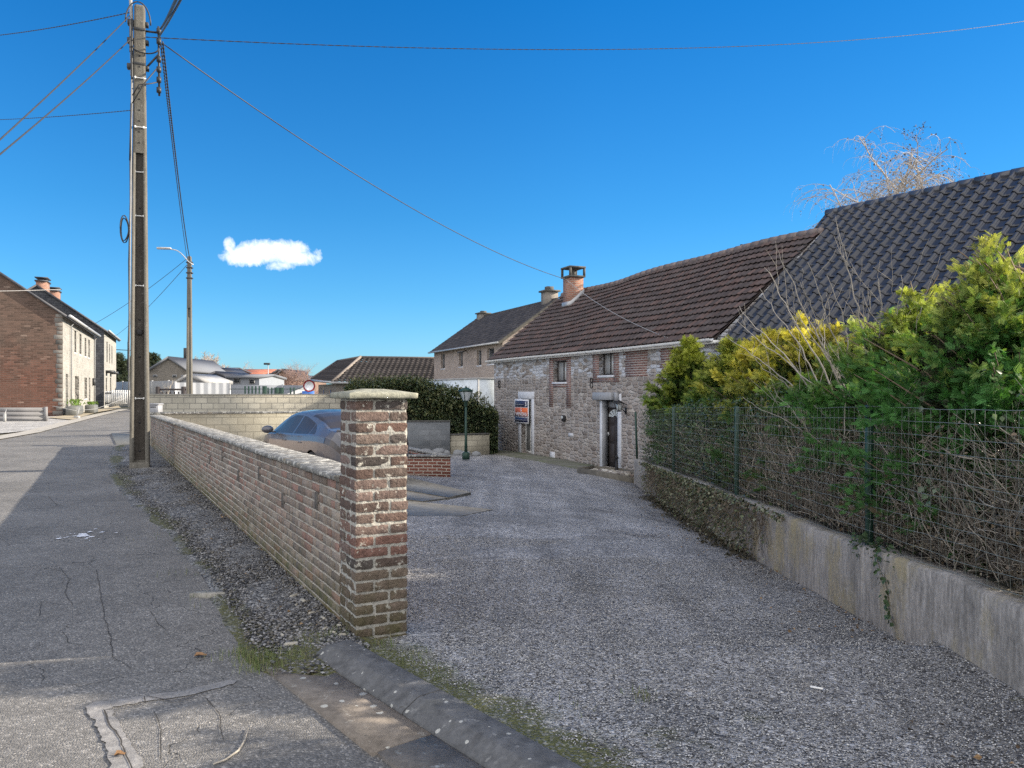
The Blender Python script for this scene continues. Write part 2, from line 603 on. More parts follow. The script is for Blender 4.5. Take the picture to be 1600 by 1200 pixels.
def asphaltmat(name):
    m, g = newmat(name)
    v = g.obj()
    f1 = g.n('ShaderNodeTexVoronoi', p_feature='F1', p_voronoi_dimensions='2D', Vector=v, Scale=110)
    cs = g.n('ShaderNodeSeparateColor', i0=f1.outputs['Color'])
    col = g.ramp(cs.outputs[0], (0, (.115, .113, .108)), (.6, (.165, .160, .152)), (.92, (.23, .222, .208)), (1, (.36, .345, .32)))
    n = g.noise(v, .7, 6, .65)
    col = g.mix(1.0, col, g.ramp(n, (.3, .74), (.7, 1.25)), 'MULTIPLY')
    n = g.noise(v, 9, 5, .7)
    col = g.mix(1.0, col, g.ramp(n, (.3, .82), (.7, 1.18)), 'MULTIPLY')
    # hair cracks
    w = g.vmath('ADD', v, g.n('ShaderNodeVectorMath', p_operation='SCALE', i0=g.noisec(v, 2.5, 5), Scale=.9).outputs[0]).outputs[0]
    e = g.n('ShaderNodeTexVoronoi', p_feature='DISTANCE_TO_EDGE', p_voronoi_dimensions='2D', Vector=w, Scale=.95).outputs['Distance']
    cr = g.math('MULTIPLY', g.mr(e, .0, .006, 1, 0), g.mr(g.noise(v, .8, 3), .44, .52))
    col = g.mix(g.math('MULTIPLY', cr, .85), col, (.022, .021, .02))
    wn = g.noise(v, 35, 3, .7)
    col = g.mix(g.mr(wn, .765, .78), col, (.42, .41, .37))
    h = g.math('SUBTRACT', g.math('SUBTRACT', 1, f1.outputs['Distance']), g.math('MULTIPLY', cr, 2.0))
    g.out(col, .85, g.bump(h, .7, .006), 0, .3)
    return m


def concretemat(name, c, streak=0.6, moss=(.10, .11, .05), dark=(.07, .07, .065), lich=(.42, .41, .37), spots=0.0, sc=1.0, stain=(.30, .22, .10), k=1.0, lt=.60):
    m, g = newmat(name)
    tc = g.n('ShaderNodeTexCoord').outputs['Object']
    sv_ = g.n('ShaderNodeMapping', Vector=tc, Scale=(3.0*sc, 3.0*sc, .55*sc)).outputs[0]
    n = g.noise(sv_, 2.2, 7, .68)
    c = np.array(c)
    col = g.ramp(n, (.25, tuple(c*.55)), (.5, tuple(c)), (.75, tuple(c*1.35)))
    if k > 1:
        col = g.mix(1.0, col, g.ramp(g.noise(sv_, 7, 6, .75), (.3, .55), (.7, 1.4)), 'MULTIPLY')
    col = g.mix(g.mr(g.noise(sv_, 1.1, 5, .6), .50, .72, 0, streak), col, dark)
    col = g.mix(g.mr(g.noise(g.n('ShaderNodeMapping', Vector=tc, Scale=(1, 1, .5), Location=(5, 1, 2)).outputs[0], 1.7*sc, 6, .7), .58 if k <= 1 else .50, .75 if k <= 1 else .62, 0, .55 if k <= 1 else .75), col, stain)
    fine = g.noise(tc, 30, 6, .75)
    col = g.mix(1.0, col, g.ramp(fine, (.25, .7), (.75, 1.25)), 'MULTIPLY')
    col = g.mix(g.mr(g.noise(tc, 14, 6, .75), lt, lt+.06, 0, .6 if lt > .55 else .85), col, lich)
    col = g.mix(g.mr(g.noise(tc, 17, 6, .75), .64, .70, 0, .8), col, dark)
    if spots:
        sp = g.n('ShaderNodeTexVoronoi', p_feature='F1', Vector=g.vmath('ADD', tc, g.n('ShaderNodeVectorMath', p_operation='SCALE', i0=g.noisec(tc, 30, 2), Scale=.02).outputs[0]).outputs[0], Scale=spots)
        f = g.math('MULTIPLY', g.math('LESS_THAN', g.math('ADD', sp.outputs['Distance'], g.math('MULTIPLY', g.noise(tc, 60, 2), .12)), g.math('MULTIPLY', g.n('ShaderNodeSeparateColor', i0=sp.outputs['Color']).outputs[1], .36)), g.math('GREATER_THAN', g.n('ShaderNodeSeparateColor', i0=sp.outputs['Color']).outputs[0], .55))
        col = g.mix(g.math('MULTIPLY', f, .85), col, (.50, .50, .46))
    g.out(col, .92, g.bump(g.math('ADD', fine, g.math('MULTIPLY', n, .6)), .7, .012), 0, .2)
    return m


def glassmat(name, c=(.02, .025, .03), rough=.06, spec=.6):
    m, g = newmat(name)
    v = g.obj()
    g.out(c, rough, g.bump(g.noise(v, 3, 2), .03, .01), 0, spec)
    return m


M = {}
M['brick_piece'] = colmat('brick_piece', .92, .28, 28, .9, 70, .010, .15, moss=((.075, .085, .022), .0, .42), lichen=((.44, .42, .36), 26, .70), grit=1)
M['pier_brick'] = colmat('pier_brick', .92, .34, 30, 1.0, 60, .014, .15, moss=((.07, .075, .025), -.05, .5), lichen=((.50, .48, .42), 19, .585), grit=1)
M['mortar'] = flat('mortar', (.42, .405, .37), .95, .2, 14, .9, 90)
M['pier_mortar'] = flat('pier_mortar', (.34, .33, .295), .95, .35, 30, 1.0, 60)
M['coping'] = concretemat('coping', (.20, .197, .185), .35, lich=(.60, .59, .54), sc=2.0, spots=11, lt=.52)
M['coping_edge'] = concretemat('coping_edge', (.10, .10, .095), .3, lich=(.3, .3, .28))
M['cap'] = concretemat('cap', (.30, .30, .24), .25, lich=(.50, .49, .42), sc=2.0, stain=(.22, .23, .10))
M['retaining'] = concretemat('retaining', (.33, .31, .285), .65, sc=1.3, lich=(.44, .43, .40), stain=(.34, .29, .17), dark=(.055, .055, .05), k=1.6)
M['kerb'] = concretemat('kerb', (.13, .132, .135), .25, lich=(.30, .30, .29), spots=24, sc=1.6, stain=(.15, .15, .13))
M['gutter_stone'] = concretemat('gutter_stone', (.21, .185, .16), .2, lich=(.42, .41, .37), spots=14, stain=(.22, .185, .15))
M['slab'] = concretemat('slab', (.30, .29, .26), .25, lich=(.5, .5, .46), stain=(.24, .22, .16))
M['paving_lit'] = flat('paving_lit', (.36, .31, .22), .9, .15, 2, .4, 30)
M['strip'] = flat('strip', (.36, .34, .30), .9, .15, 3, .5, 50)
M['asphalt'] = asphaltmat('asphalt')
M['gravel'] = gravelmat('gravel', [(.06, .06, .064), (.20, .20, .205), (.31, .31, .315), (.42, .42, .425), (.54, .54, .54)], 96, moss=(.12, .125, .05), patch=(.15, .145, .14))
M['verge'] = gravelmat('verge', [(.03, .031, .033), (.09, .091, .094), (.15, .152, .155), (.22, .22, .22), (.36, .36, .35)], 60, moss=(.10, .10, .042), patch=(.07, .065, .055))
M['white_gravel'] = gravelmat('white_gravel', [(.22, .215, .20), (.36, .35, .33), (.55, .54, .52)], 30)
M['stone_bit'] = colmat('stone_bit', .85, .2, 60, .4, 120, .003)
M['dirt'] = flat('dirt', (.09, .085, .06), .95, .3, 2, .8, 20, dirt=(.07, .085, .03))
M['rubble'] = stonemat('rubble', [(.18, .155, .14), (.28, .245, .22), (.36, .32, .29), (.31, .29, .28), (.26, .22, .195), (.42, .39, .36)], (.43, .41, .39), 3.3, 8.6, upper=(.50, .52, .56))
M['rubble_low'] = stonemat('rubble_low', [(.2, .2, .2), (.3, .3, .29), (.25, .25, .26)], (.3, .3, .28), 3, 4, bump=1)
M['red_brick'] = brickmat('red_brick', (.075, .038, .028), (.18, .085, .062), (.13, .095, .08), .34, .115, .014, patch=(.11, .065, .05), white=(.60, .50, .42), top=((.85, 1.2, 1.3), 4.0, 6.5))
M['trim_brick'] = brickmat('trim_brick', (.17, .095, .085), (.30, .17, .15), (.38, .36, .34), .21, .072, .012)
M['orange_brick'] = brickmat('orange_brick', (.20, .085, .06), (.34, .16, .11), (.30, .26, .22), .21, .075, .012)
M['planter_brick'] = brickmat('planter_brick', (.15, .055, .04), (.28, .12, .09), (.48, .44, .38), .215, .072, .010)
M['tan_brick'] = brickmat('tan_brick', (.24, .19, .165), (.44, .36, .31), (.40, .37, .34), .21, .07, .012)
M['gray_brick'] = brickmat('gray_brick', (.15, .135, .12), (.26, .235, .205), (.26, .25, .23), .21, .07, .010)
M['brown_brick'] = brickmat('brown_brick', (.14, .08, .06), (.26, .16, .12), (.22, .19, .17), .21, .07, .010)
M['white_stone'] = stonemat('white_stone', [(.23, .225, .205), (.32, .31, .285), (.28, .27, .24)], (.38, .37, .34), 2.6, 5.5, bump=.5)
M['blocks'] = blockmat('blocks', (.31, .295, .245), (.41, .39, .325), (.17, .165, .15), stain=(.22, .21, .18))
M['blocks_gray'] = blockmat('blocks_gray', (.15, .165, .18), (.21, .225, .24), (.17, .18, .19), stain=(.10, .11, .12))
M['blocks_old'] = blockmat('blocks_old', (.33, .31, .245), (.40, .375, .30), (.24, .225, .18), .42, .21, stain=(.23, .21, .165))
M['bluestone'] = flat('bluestone', (.58, .60, .64), .8, .12, 6, .3, 60)
M['slate'] = blockmat('slate', (.05, .055, .065), (.09, .095, .105), (.02, .02, .025), .35, .24, stain=(.05, .05, .06))
M['slate_roof'] = flat('slate_roof', (.055, .058, .07), .6, .3, 3, .5, 30)
M['tile_brown'] = colmat('tile_brown', .85, .3, 7, .5, 50, .006, .2, lichen=((.30, .29, .25), 9, .69))
M['tile_dark'] = colmat('tile_dark', .27, .15, 7, .12, 40, .003, .6)
M['tile_gray'] = colmat('tile_gray', .8, .3, 7, .4, 50, .005, .2)
M['tile_red'] = colmat('tile_red', .85, .3, 7, .4, 50, .005, .2)
M['white_metal'] = flat('white_metal', (.30, .305, .31), .7, .08, 3, .05, 30, dirt=(.45, .45, .42))
M['gray_metal'] = flat('gray_metal', (.30, .31, .33), .5, .1, 3, .1, 30)
M['zinc'] = flat('zinc', (.42, .43, .44), .45, .12, 4, .1, 30, metallic=.3)
M['dark_metal'] = flat('dark_metal', (.035, .037, .04), .5, .2, 8, .2, 40)
M['iron'] = flat('iron', (.02, .02, .022), .7, .2, 8, .3, 60)
M['green_metal'] = flat('green_metal', (.018, .05, .036), .5, .2, 8, .2, 40)
M['wire'] = flat('wire', (.24, .27, .25), .45, .2, 8, .1, 40, metallic=.3)
M['wood_dark'] = flat('wood_dark', (.038, .032, .032), .6, .25, 4, .4, 30)
M['wood_old'] = flat('wood_old', (.09, .085, .075), .9, .3, 5, .7, 40)
M['trailer'] = flat('trailer', (.62, .68, .72), .45, .08, 2, .1, 10, dirt=(.40, .43, .42))
M['white_fence'] = flat('white_fence', (.25, .27, .30), .6, .06, 2, .1, 20)
M['plank_gray'] = flat('plank_gray', (.20, .20, .205), .7, .12, 2, .3, 30)
M['paint_white'] = flat('paint_white', (.78, .78, .76), .6, .06, 4, .1, 30)
M['glass'] = glassmat('glass')
M['curtain_glass'] = glassmat('curtain_glass', (.5, .5, .49), .2)
M['pole'] = concretemat('pole', (.145, .138, .12), .25, lich=(.28, .27, .24), sc=1.3, stain=(.12, .112, .09))
M['pole_web'] = concretemat('pole_web', (.065, .058, .05), .35, lich=(.18, .17, .16), sc=1.3, stain=(.10, .09, .08))
M['cable'] = flat('cable', (.035, .037, .04), .55, .2, 8, .1, 40)
M['cable_gray'] = flat('cable_gray', (.30, .29, .28), .55, .2, 8, .1, 40)
M['conduit'] = flat('conduit', (.26, .26, .26), .5, .2, 8, .1, 40)
M['conifer'] = colmat('conifer', .7, .15, 30, .0, 50, .002, .25, trans=.30)
M['leaf'] = colmat('leaf', .30, .15, 30, .0, 50, .002, .5, trans=.18)
M['ivy'] = colmat('ivy', .5, .15, 30, .0, 50, .002, .3, trans=.15)
M['twig'] = colmat('twig', .9, .25, 40, .3, 120, .002, .2)
M['grass'] = colmat('grass', .8, .15, 30, 0, 50, .002, .2, trans=.25)
M['car'] = None
m, g = newmat('car_paint')
_fl = g.n('ShaderNodeTexVoronoi', Vector=g.obj(), Scale=900)
g.out(g.ramp(_fl.outputs['Distance'], (0, (.10, .104, .12)), (1, (.13, .135, .155))), .28, g.bump(g.noise(g.obj(), 5, 2), .02, .01), 0.2, .35, Coat_Weight=.35, Coat_Roughness=.05)
M['car'] = m
M['car_glass'] = glassmat('car_glass', (.05, .045, .042), .07, .10)
M['tyre'] = flat('tyre', (.02, .02, .02), .8, .2, 10, .5, 60)
M['rim'] = flat('rim', (.25, .26, .28), .3, .1, 10, .1, 60, metallic=.8)
M['lamp_red'] = flat('lamp_red', (.12, .012, .012), .15, .1, 10, .1, 60, spec=.8)
M['lamp_dark'] = flat('lamp_dark', (.02, .015, .018), .12, .1, 10, .05, 60, spec=.8)
M['lantern_glass'] = flat('lantern_glass', (.50, .54, .55), .25, .1, 6, .1, 30)
M['sign_navy'] = flat('sign_navy', (.015, .02, .07), .5, .1, 4, .05, 30)
M['sign_orange'] = flat('sign_orange', (.62, .13, .035), .5, .08, 4, .05, 30)
M['sign_white'] = flat('sign_white', (.75, .76, .80), .5, .05, 4, .05, 30)
M['sign_red'] = flat('sign_red', (.34, .04, .05), .5, .08, 4, .05, 30)
M['sign_blue'] = flat('sign_blue', (.05, .16, .50), .5, .08, 4, .05, 30)
M['paint_splash'] = flat('paint_splash', (.70, .72, .76), .7, .12, 20, .3, 60)
M['patch_mortar'] = concretemat('patch_mortar', (.26, .255, .25), .25, lich=(.40, .39, .37), sc=2)
M['crack'] = flat('crack', (.04, .038, .036), .95, .2, 20, .3, 60)
M['soil'] = flat('soil', (.055, .045, .035), .95, .3, 6, .8, 40, dirt=(.06, .075, .03))
M['dead_leaf'] = flat('dead_leaf', (.30, .17, .08), .8, .2, 20, .3, 60)
M['bed_stone'] = colmat('bed_stone', .8, .2, 30, .4, 60, .004)

# ------------------------------------------------------------------ ground, road, driveway
def build_ground():
    mb = MB()
    xs = np.concatenate([np.linspace(-900, -60, 12), np.linspace(-50, 40, 91), np.linspace(60, 900, 12)])
    ys = np.concatenate([np.linspace(-60, 0, 12), np.linspace(1, 60, 60), np.linspace(70, 1500, 20)])
    X, Y = np.meshgrid(xs, ys, indexing='ij')
    side = sm(X - wallx(Y), .1, 1.0)*sm(Y, 1.6, 6)
    z = -.035*(1-side) + side*(np.minimum(gz(np.clip(X, -9, 4), Y), 0) - .25)
    far = sm(Y, 23, 32)
    zf = -1.15*sm(X-wallx(Y), -2, 9) - .04
    z = z*(1-far)+np.where(Y > 28, zf, z)*far
    z = np.where(X < wallx(Y)-.3, np.where(Y < 30, -.035, np.maximum(z, -.6)), z)
    mb.grid(np.stack([X, Y, z], -1))
    return tag(mb.build('ground', M['dirt']), 'ground of bare earth and short grass around the houses', 'ground', kind='structure')


build_ground()


def strip_sheet(name, left, right, z, mat, label, cat, n=40, moss=None):
    """sheet between two polylines given as (x,y) lists, resampled"""
    def res(P):
        P = np.array(P, float)
        d = np.concatenate([[0], np.cumsum(np.linalg.norm(np.diff(P, axis=0), axis=1))])
        t = np.linspace(0, d[-1], n)
        return np.stack([np.interp(t, d, P[:, 0]), np.interp(t, d, P[:, 1])], -1)
    A, B = res(left), res(right)
    u = np.linspace(0, 1, 12)[None, :, None]
    P = A[:, None, :]*(1-u)+B[:, None, :]*u
    zz = np.full(P.shape[:2], z)
    P3 = np.concatenate([P, zz[..., None]], -1)
    mb = MB()
    mb.grid(P3, col=(0, 0, 0))
    o = mb.build(name, mat)
    if o.data.polygons[0].normal.z < 0:
        o.data.flip_normals()
    return tag(o, label, cat, kind='structure')


VERGE_EDGE = [(-1.30, 4.12), (-1.5, 4.35), (-2.0, 5.3), (-2.6, 6.4), (-3.55, 8.0), (-4.75, 9.8), (-5.9, 11.6), (-7.25, 13.9), (-8.7, 16.6), (-10.0, 19.2), (-11.0, 21.4)]
strip_sheet('road', [(-40, -20), (-30, 0), (-18, 12), (-15.6, 22), (-17.4, 28), (-20.6, 35.5), (-25.8, 48), (-33, 66), (-37.5, 80)],
            [(6, -20), (2.2, 0), (.0, 2.6)] + VERGE_EDGE + [(-11.2, 24), (-12, 29), (-14, 40), (-20, 60), (-28, 80)], .0, M['asphalt'],
            'worn grey asphalt lane with hairline cracks', 'road', 90)
strip_sheet('concrete_strip', [(-22, 12), (-16.0, 22.2), (-18.1, 28.5), (-21.4, 36.2), (-26.6, 48.5), (-33.6, 66)],
            [(-18, 12), (-15.3, 22), (-17.2, 28), (-20.4, 35.5), (-25.6, 48), (-32.8, 66)], .03, M['strip'], 'pale concrete gutter strip along the far side of the lane', 'kerb strip', 50)
strip_sheet('gravel_lot', [(-60, 10), (-60, 48), (-50, 52)], [(-22, 12), (-18.1, 28.5), (-26.4, 48)], .012, M['white_gravel'], 'pale gravel lot in front of the red brick gable', 'gravel lot', 20)
strip_sheet('pavement', [(-26.0, 43), (-27.4, 47), (-34, 63), (-41, 80)], [(-22.9, 40), (-25.0, 44.6), (-29.6, 55), (-34.6, 68)], .05, M['paving_lit'], 'sunlit cream paving in front of the white house', 'pavement', 20)

# verge of dark gravel between lane and brick wall
def verge():
    mb = MB()
    E = np.array([(-.50, 3.95), (-1.05, 3.98), (-1.36, 4.12)] + VERGE_EDGE[1:])
    d = np.concatenate([[0], np.cumsum(np.linalg.norm(np.diff(E, axis=0), axis=1))])
    t = np.linspace(0, d[-1], 130)
    A = np.stack([np.interp(t, d, E[:, 0]), np.interp(t, d, E[:, 1])], -1)
    A[:, 0] += vnoise(A, 3, 5)*.05
    s_ = np.linspace(0, 1, 130)
    B = np.stack([-.80 - 9.2*s_, 4.45 + 17*s_], -1)
    B[:, 0] = wallx(B[:, 1]) + .12
    u = np.concatenate([[-.16], np.linspace(0.0, 1, 15)])[None, :, None]
    P = A[:, None]*(1-u)+B[:, None]*u
    h = .012 + .02*np.sin(np.pi*u[..., 0])*np.ones(P.shape[:2]) + .008*vnoise(P, 4, 3)
    h[:, 1] = .005; h[:, 0] = -.03; h[:3] = .010
    P3 = np.concatenate([P, h[..., None]], -1)
    near = (1 - np.abs(u[..., 0]-.10)*5).clip(0, 1)
    moss = near*(.45+.55*vnoise(P, 1.2, 9)).clip(0, 1)*1.5
    moss = np.maximum(moss, sm(-(P[..., 1]), -5.3, -4.5)*.9)
    C = np.stack([np.zeros_like(moss), moss, np.zeros_like(moss)], -1)
    mb.grid(P3, col=C.reshape(-1, 3))
    o = mb.build('gravel_verge', M['verge'])
    if o.data.polygons[0].normal.z < 0: o.data.flip_normals()
    tag(o, 'dark loose gravel verge between the lane and the brick wall', 'verge', kind='structure')


verge()

# driveway sheet following the sloping yard
KB = [(-.80, 4.52), (-.40, 3.98), (.30, 3.10), (1.0, 2.25), (2.2, .8)]   # back edge of kerb


def driveway():
    mb = MB()
    ys = np.concatenate([np.linspace(.8, 10, 93), np.linspace(10.2, 34, 80)])
    P, C = [], []
    for y in ys:
        if y < 4.55:
            x0 = np.interp(-y, [-4.52, -3.98, -3.10, -2.25, -.8], [-.80, -.40, .30, 1.0, 2.2])
        elif y < 21.3:
            x0 = wallx(y)+(.28 if y > 5.2 else .03)
        else:
            x0 = np.interp(y, [21.3, 34], [-9.8, -9.8])
        x1 = retx(y)+.05 if y < 20 else np.interp(y, [20, 22, 24, 34], [3.3, 4.2, 3.4, -1.1])
        x1 = max(x1, x0+.02)
        x0_ = x0
        if y < 4.5: x0 = x0-.16
        u = np.linspace(0, 1, 60)
        x = x0+(x1-x0)*u
        Q = np.stack([x, np.full_like(x, y)], -1)
        z = gz(x, np.full_like(x, y)) + .006*vnoise(Q, 3, 2) + .01*vnoise(Q, .9, 4)
        z = z*sm(np.full_like(x, y), 1.0, 4.4) if y < 4.4 else z
        z = np.where(y < 4.6, np.maximum(z, .012), z)
        P.append(np.stack([x, np.full_like(x, y), z], -1))
        dk = (x-x0_)
        ms = (1-dk/.45).clip(0, 1)*(1 if y < 5.3 else .1)*.95
        ms = np.maximum(ms, (1-np.hypot(x-.62, y-3.15)/.35).clip(0, 1)*.75)
        ms = np.maximum(ms, (1-np.hypot(x-1.1, y-3.45)/.2).clip(0, 1)*.6)
        ms = np.maximum(ms, (1-np.abs(x1-x)/.5).clip(0, 1)*.2)
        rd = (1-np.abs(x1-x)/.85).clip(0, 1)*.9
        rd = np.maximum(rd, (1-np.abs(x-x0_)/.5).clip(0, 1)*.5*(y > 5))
        C.append(np.stack([rd, ms, ms*0], -1))
    mb.grid(P, col=np.array(C).reshape(-1, 3), flip=False)
    o = mb.build('driveway', M['gravel'])
    if o.data.polygons[0].normal.z < 0: o.data.flip_normals()
    tag(o, 'grey gravel driveway sloping down to the stone house', 'driveway', kind='structure')


driveway()

# loose stones on verge and driveway
def loose_stones():
    TV = np.array([(1, 0, 0), (-1, 0, 0), (0, 1, 0), (0, -1, 0), (0, 0, 1), (0, 0, -.6), (.62, .62, .3), (-.6, .6, .35), (.6, -.6, .4), (-.62, -.62, .3)], float)
    TF = np.array([(4, 0, 6), (4, 6, 2), (4, 2, 7), (4, 7, 1), (4, 1, 9), (4, 9, 3), (4, 3, 8), (4, 8, 0), (5, 6, 0), (5, 2, 6), (5, 7, 2), (5, 1, 7), (5, 9, 1), (5, 3, 9), (5, 8, 3), (5, 0, 8)])

    def place(n, xy, zf, smin, smax, pal, name, label, mat):
        r = np.random.default_rng(n)
        X, Y = xy(r, n)
        S = smin + (smax-smin)*r.random(len(X))**2
        Z = zf(X, Y) + S*.25
        ang = r.random(len(X))*6.28
        A = np.zeros((len(X), 3, 3))
        sx = S*(.8+.5*r.random(len(X))); sy = S*(.6+.4*r.random(len(X))); sz = S*(.4+.35*r.random(len(X)))
        A[:, 0, 0] = np.cos(ang)*sx; A[:, 0, 1] = -np.sin(ang)*sy
        A[:, 1, 0] = np.sin(ang)*sx; A[:, 1, 1] = np.cos(ang)*sy
        A[:, 2, 2] = sz
        A[:, 2, 0] = sz*r.normal(size=len(X))*.3
        pal = np.array(pal)
        c = pal[r.integers(0, len(pal), len(X))]*(.8+.4*r.random((len(X), 1)))
        mb = MB()
        mb.inst(TV, TF, A, np.stack([X, Y, Z], -1), c)
        tag(mb.build(name, mat), label, 'gravel', kind='stuff')

    def drv(r, n):
        y = 2.2 + 6.8*r.random(n*2)**1.7
        x = -1.2 + 4.2*r.random(n*2)
        kx = np.interp(-y, [-4.52, -3.98, -3.10, -2.25, -.8], [-.80, -.40, .30, 1.0, 2.2])
        x0 = np.where(y < 4.55, kx+.02, wallx(y)+.36)
        ok = (x > x0) & (x < retx(y)-.01)
        ok &= ~((x < -.45) & (y > 4.45) & (y < 5.1))
        return x[ok][:n], y[ok][:n]

    def drz(x, y):
        z = gz(x, y)
        z = np.where(y < 4.4, z*sm(y, 1.0, 4.4), z)
        return np.where(y < 4.6, np.maximum(z, .012), z)
    place(72000, drv, drz, .0036, .0078, [(.19, .19, .195), (.26, .262, .265), (.35, .35, .352), (.42, .42, .42), (.48, .48, .47), (.08, .08, .085)], 'loose_gravel', 'loose grey chippings on the driveway near the kerb', M['stone_bit'])

    E = np.array(VERGE_EDGE)

    def vg(r, n):
        y = 4.02 + 11.3*r.random(n*2)**1.7
        x0 = np.interp(y, E[:, 1], E[:, 0])
        x1 = wallx(y)-.005
        x = x0+(x1-x0)*(.06+.94*r.random(n*2)**.75)
        ok = (y > 4.42) | ((r.random(n*2) < .30) & (r.random(n*2) < (y-3.98)*3) & (x < -.95+.3*(y-4.0)) & (x > -1.3-.6*(y-4)))
        x = x+r.normal(size=n*2)*.015
        return x[ok][:n], y[ok][:n]
    place(26000, vg, lambda x, y: x*0+.024, .006, .016, [(.07, .072, .078), (.12, .122, .13), (.19, .19, .195), (.28, .28, .28), (.035, .037, .04), (.15, .14, .12)], 'loose_gravel', 'loose dark chippings on the verge beside the brick wall', M['stone_bit'])


loose_stones()

# kerb with sloping face, and the flat gutter stones in front of it
KU = np.array([.6237, -.7817, 0.])      # kerb direction, towards the camera and right
KN = np.array([.7817, .6237, 0.])       # kerb normal, away from the road


def kerb():
    root = thing('kerb', 'grey concrete kerb spotted with pale lichen at the driveway mouth', 'kerb')
    P0 = np.array([-1.14, 4.33, 0])
    for i in range(3):
        a, b = i*1.02+.004, (i+1)*1.02-.004
        mb = MB()
        prof = [(0, -.1), (0, .022), (.006, .030), (.088, .070), (.096, .074), (.106, .076), (.25, .079), (.258, .073), (.262, -.1)]
        n = 24
        ts = np.linspace(a, b, n)
        G_ = []
        for t in ts:
            row = []
            for (u, z) in prof:
                k = 1.0
                if i == 0 and t < .10:
                    k = math.sqrt(max(0, 1-((.10-t)/.10)**2))*.7+.3
                row.append(P0+KU*t+KN*(.11+(u-.13)*(.75+.25*k)*.84)+np.array([0, 0, z*k if z > 0 else z]))
            G_.append(row)
        mb.grid(np.array(G_))
        mb.add(np.array(G_[0]), [list(range(len(prof)))])
        mb.add(np.array(G_[-1]), [list(range(len(prof)))[::-1]])
        o = mb.build('kerb_stone', M['kerb'], root)
    root2 = thing('gutter', 'flat brownish concrete gutter slabs at the foot of the kerb', 'gutter')
    for i in range(3):
        a, b = i*1.3-.02, (i+1)*1.3-.03
        mb = MB()
        q = [P0+KU*a-KN*.005, P0+KU*b-KN*.005, P0+KU*b-KN*.29, P0+KU*a-KN*.27]
        V = [(p[0], p[1], .016) for p in q]+[(p[0], p[1], -.1) for p in q]
        mb.add(V, [[0, 1, 2, 3][::-1]]); mb.Fl.append((np.array([[0, 1, 5, 4], [1, 2, 6, 5], [2, 3, 7, 6], [3, 0, 4, 7]]), 0))
        mb.build('gutter_slab', M['gutter_stone'], root2)


kerb()

# lane details
def ground_strip(name, pix, w, z, mat, label, cat, kind=None, jit=.25, seed=1, closed=False):
    r = np.random.default_rng(seed)
    P = np.array([[(p[0]-800)/1200*(1800/(p[1]-612)), 1800/(p[1]-612)] for p in pix])
    d = np.concatenate([[0], np.cumsum(np.linalg.norm(np.diff(P, axis=0), axis=1))])
    n = max(int(d[-1]/.03), 8)
    t = np.linspace(0, d[-1], n)
    Q = np.stack([np.interp(t, d, P[:, 0]), np.interp(t, d, P[:, 1])], -1)
    jn = np.random.default_rng(seed+5).normal(size=(n, 2)); kk = np.ones(5)/5
    Q += np.stack([np.convolve(jn[:, q], kk, 'same') for q in (0, 1)], -1)*min(w, .02)*jit*4
    T = np.gradient(Q, axis=0); T /= np.linalg.norm(T, axis=1)[:, None]+1e-9
    N = np.stack([-T[:, 1], T[:, 0]], -1)
    rw = np.convolve(r.random(n+6), np.ones(7)/7, 'valid'); ww = w*(.1+1.1*rw+.25*r.random(n))*.6
    ww[0] = ww[-1] = w*.05
    A = Q+N*ww[:, None]; B = Q-N*ww[:, None]*(.85+.3*r.random((n, 1)))
    mb = MB()
    G_ = np.stack([np.c_[A, np.full(n, z)], np.c_[B, np.full(n, z)]], 1)
    mb.grid(G_)
    o = mb.build(name, mat)
    o.data.flip_normals() if o.data.polygons[0].normal.z < 0 else None
    return tag(o, label, cat, kind=kind)


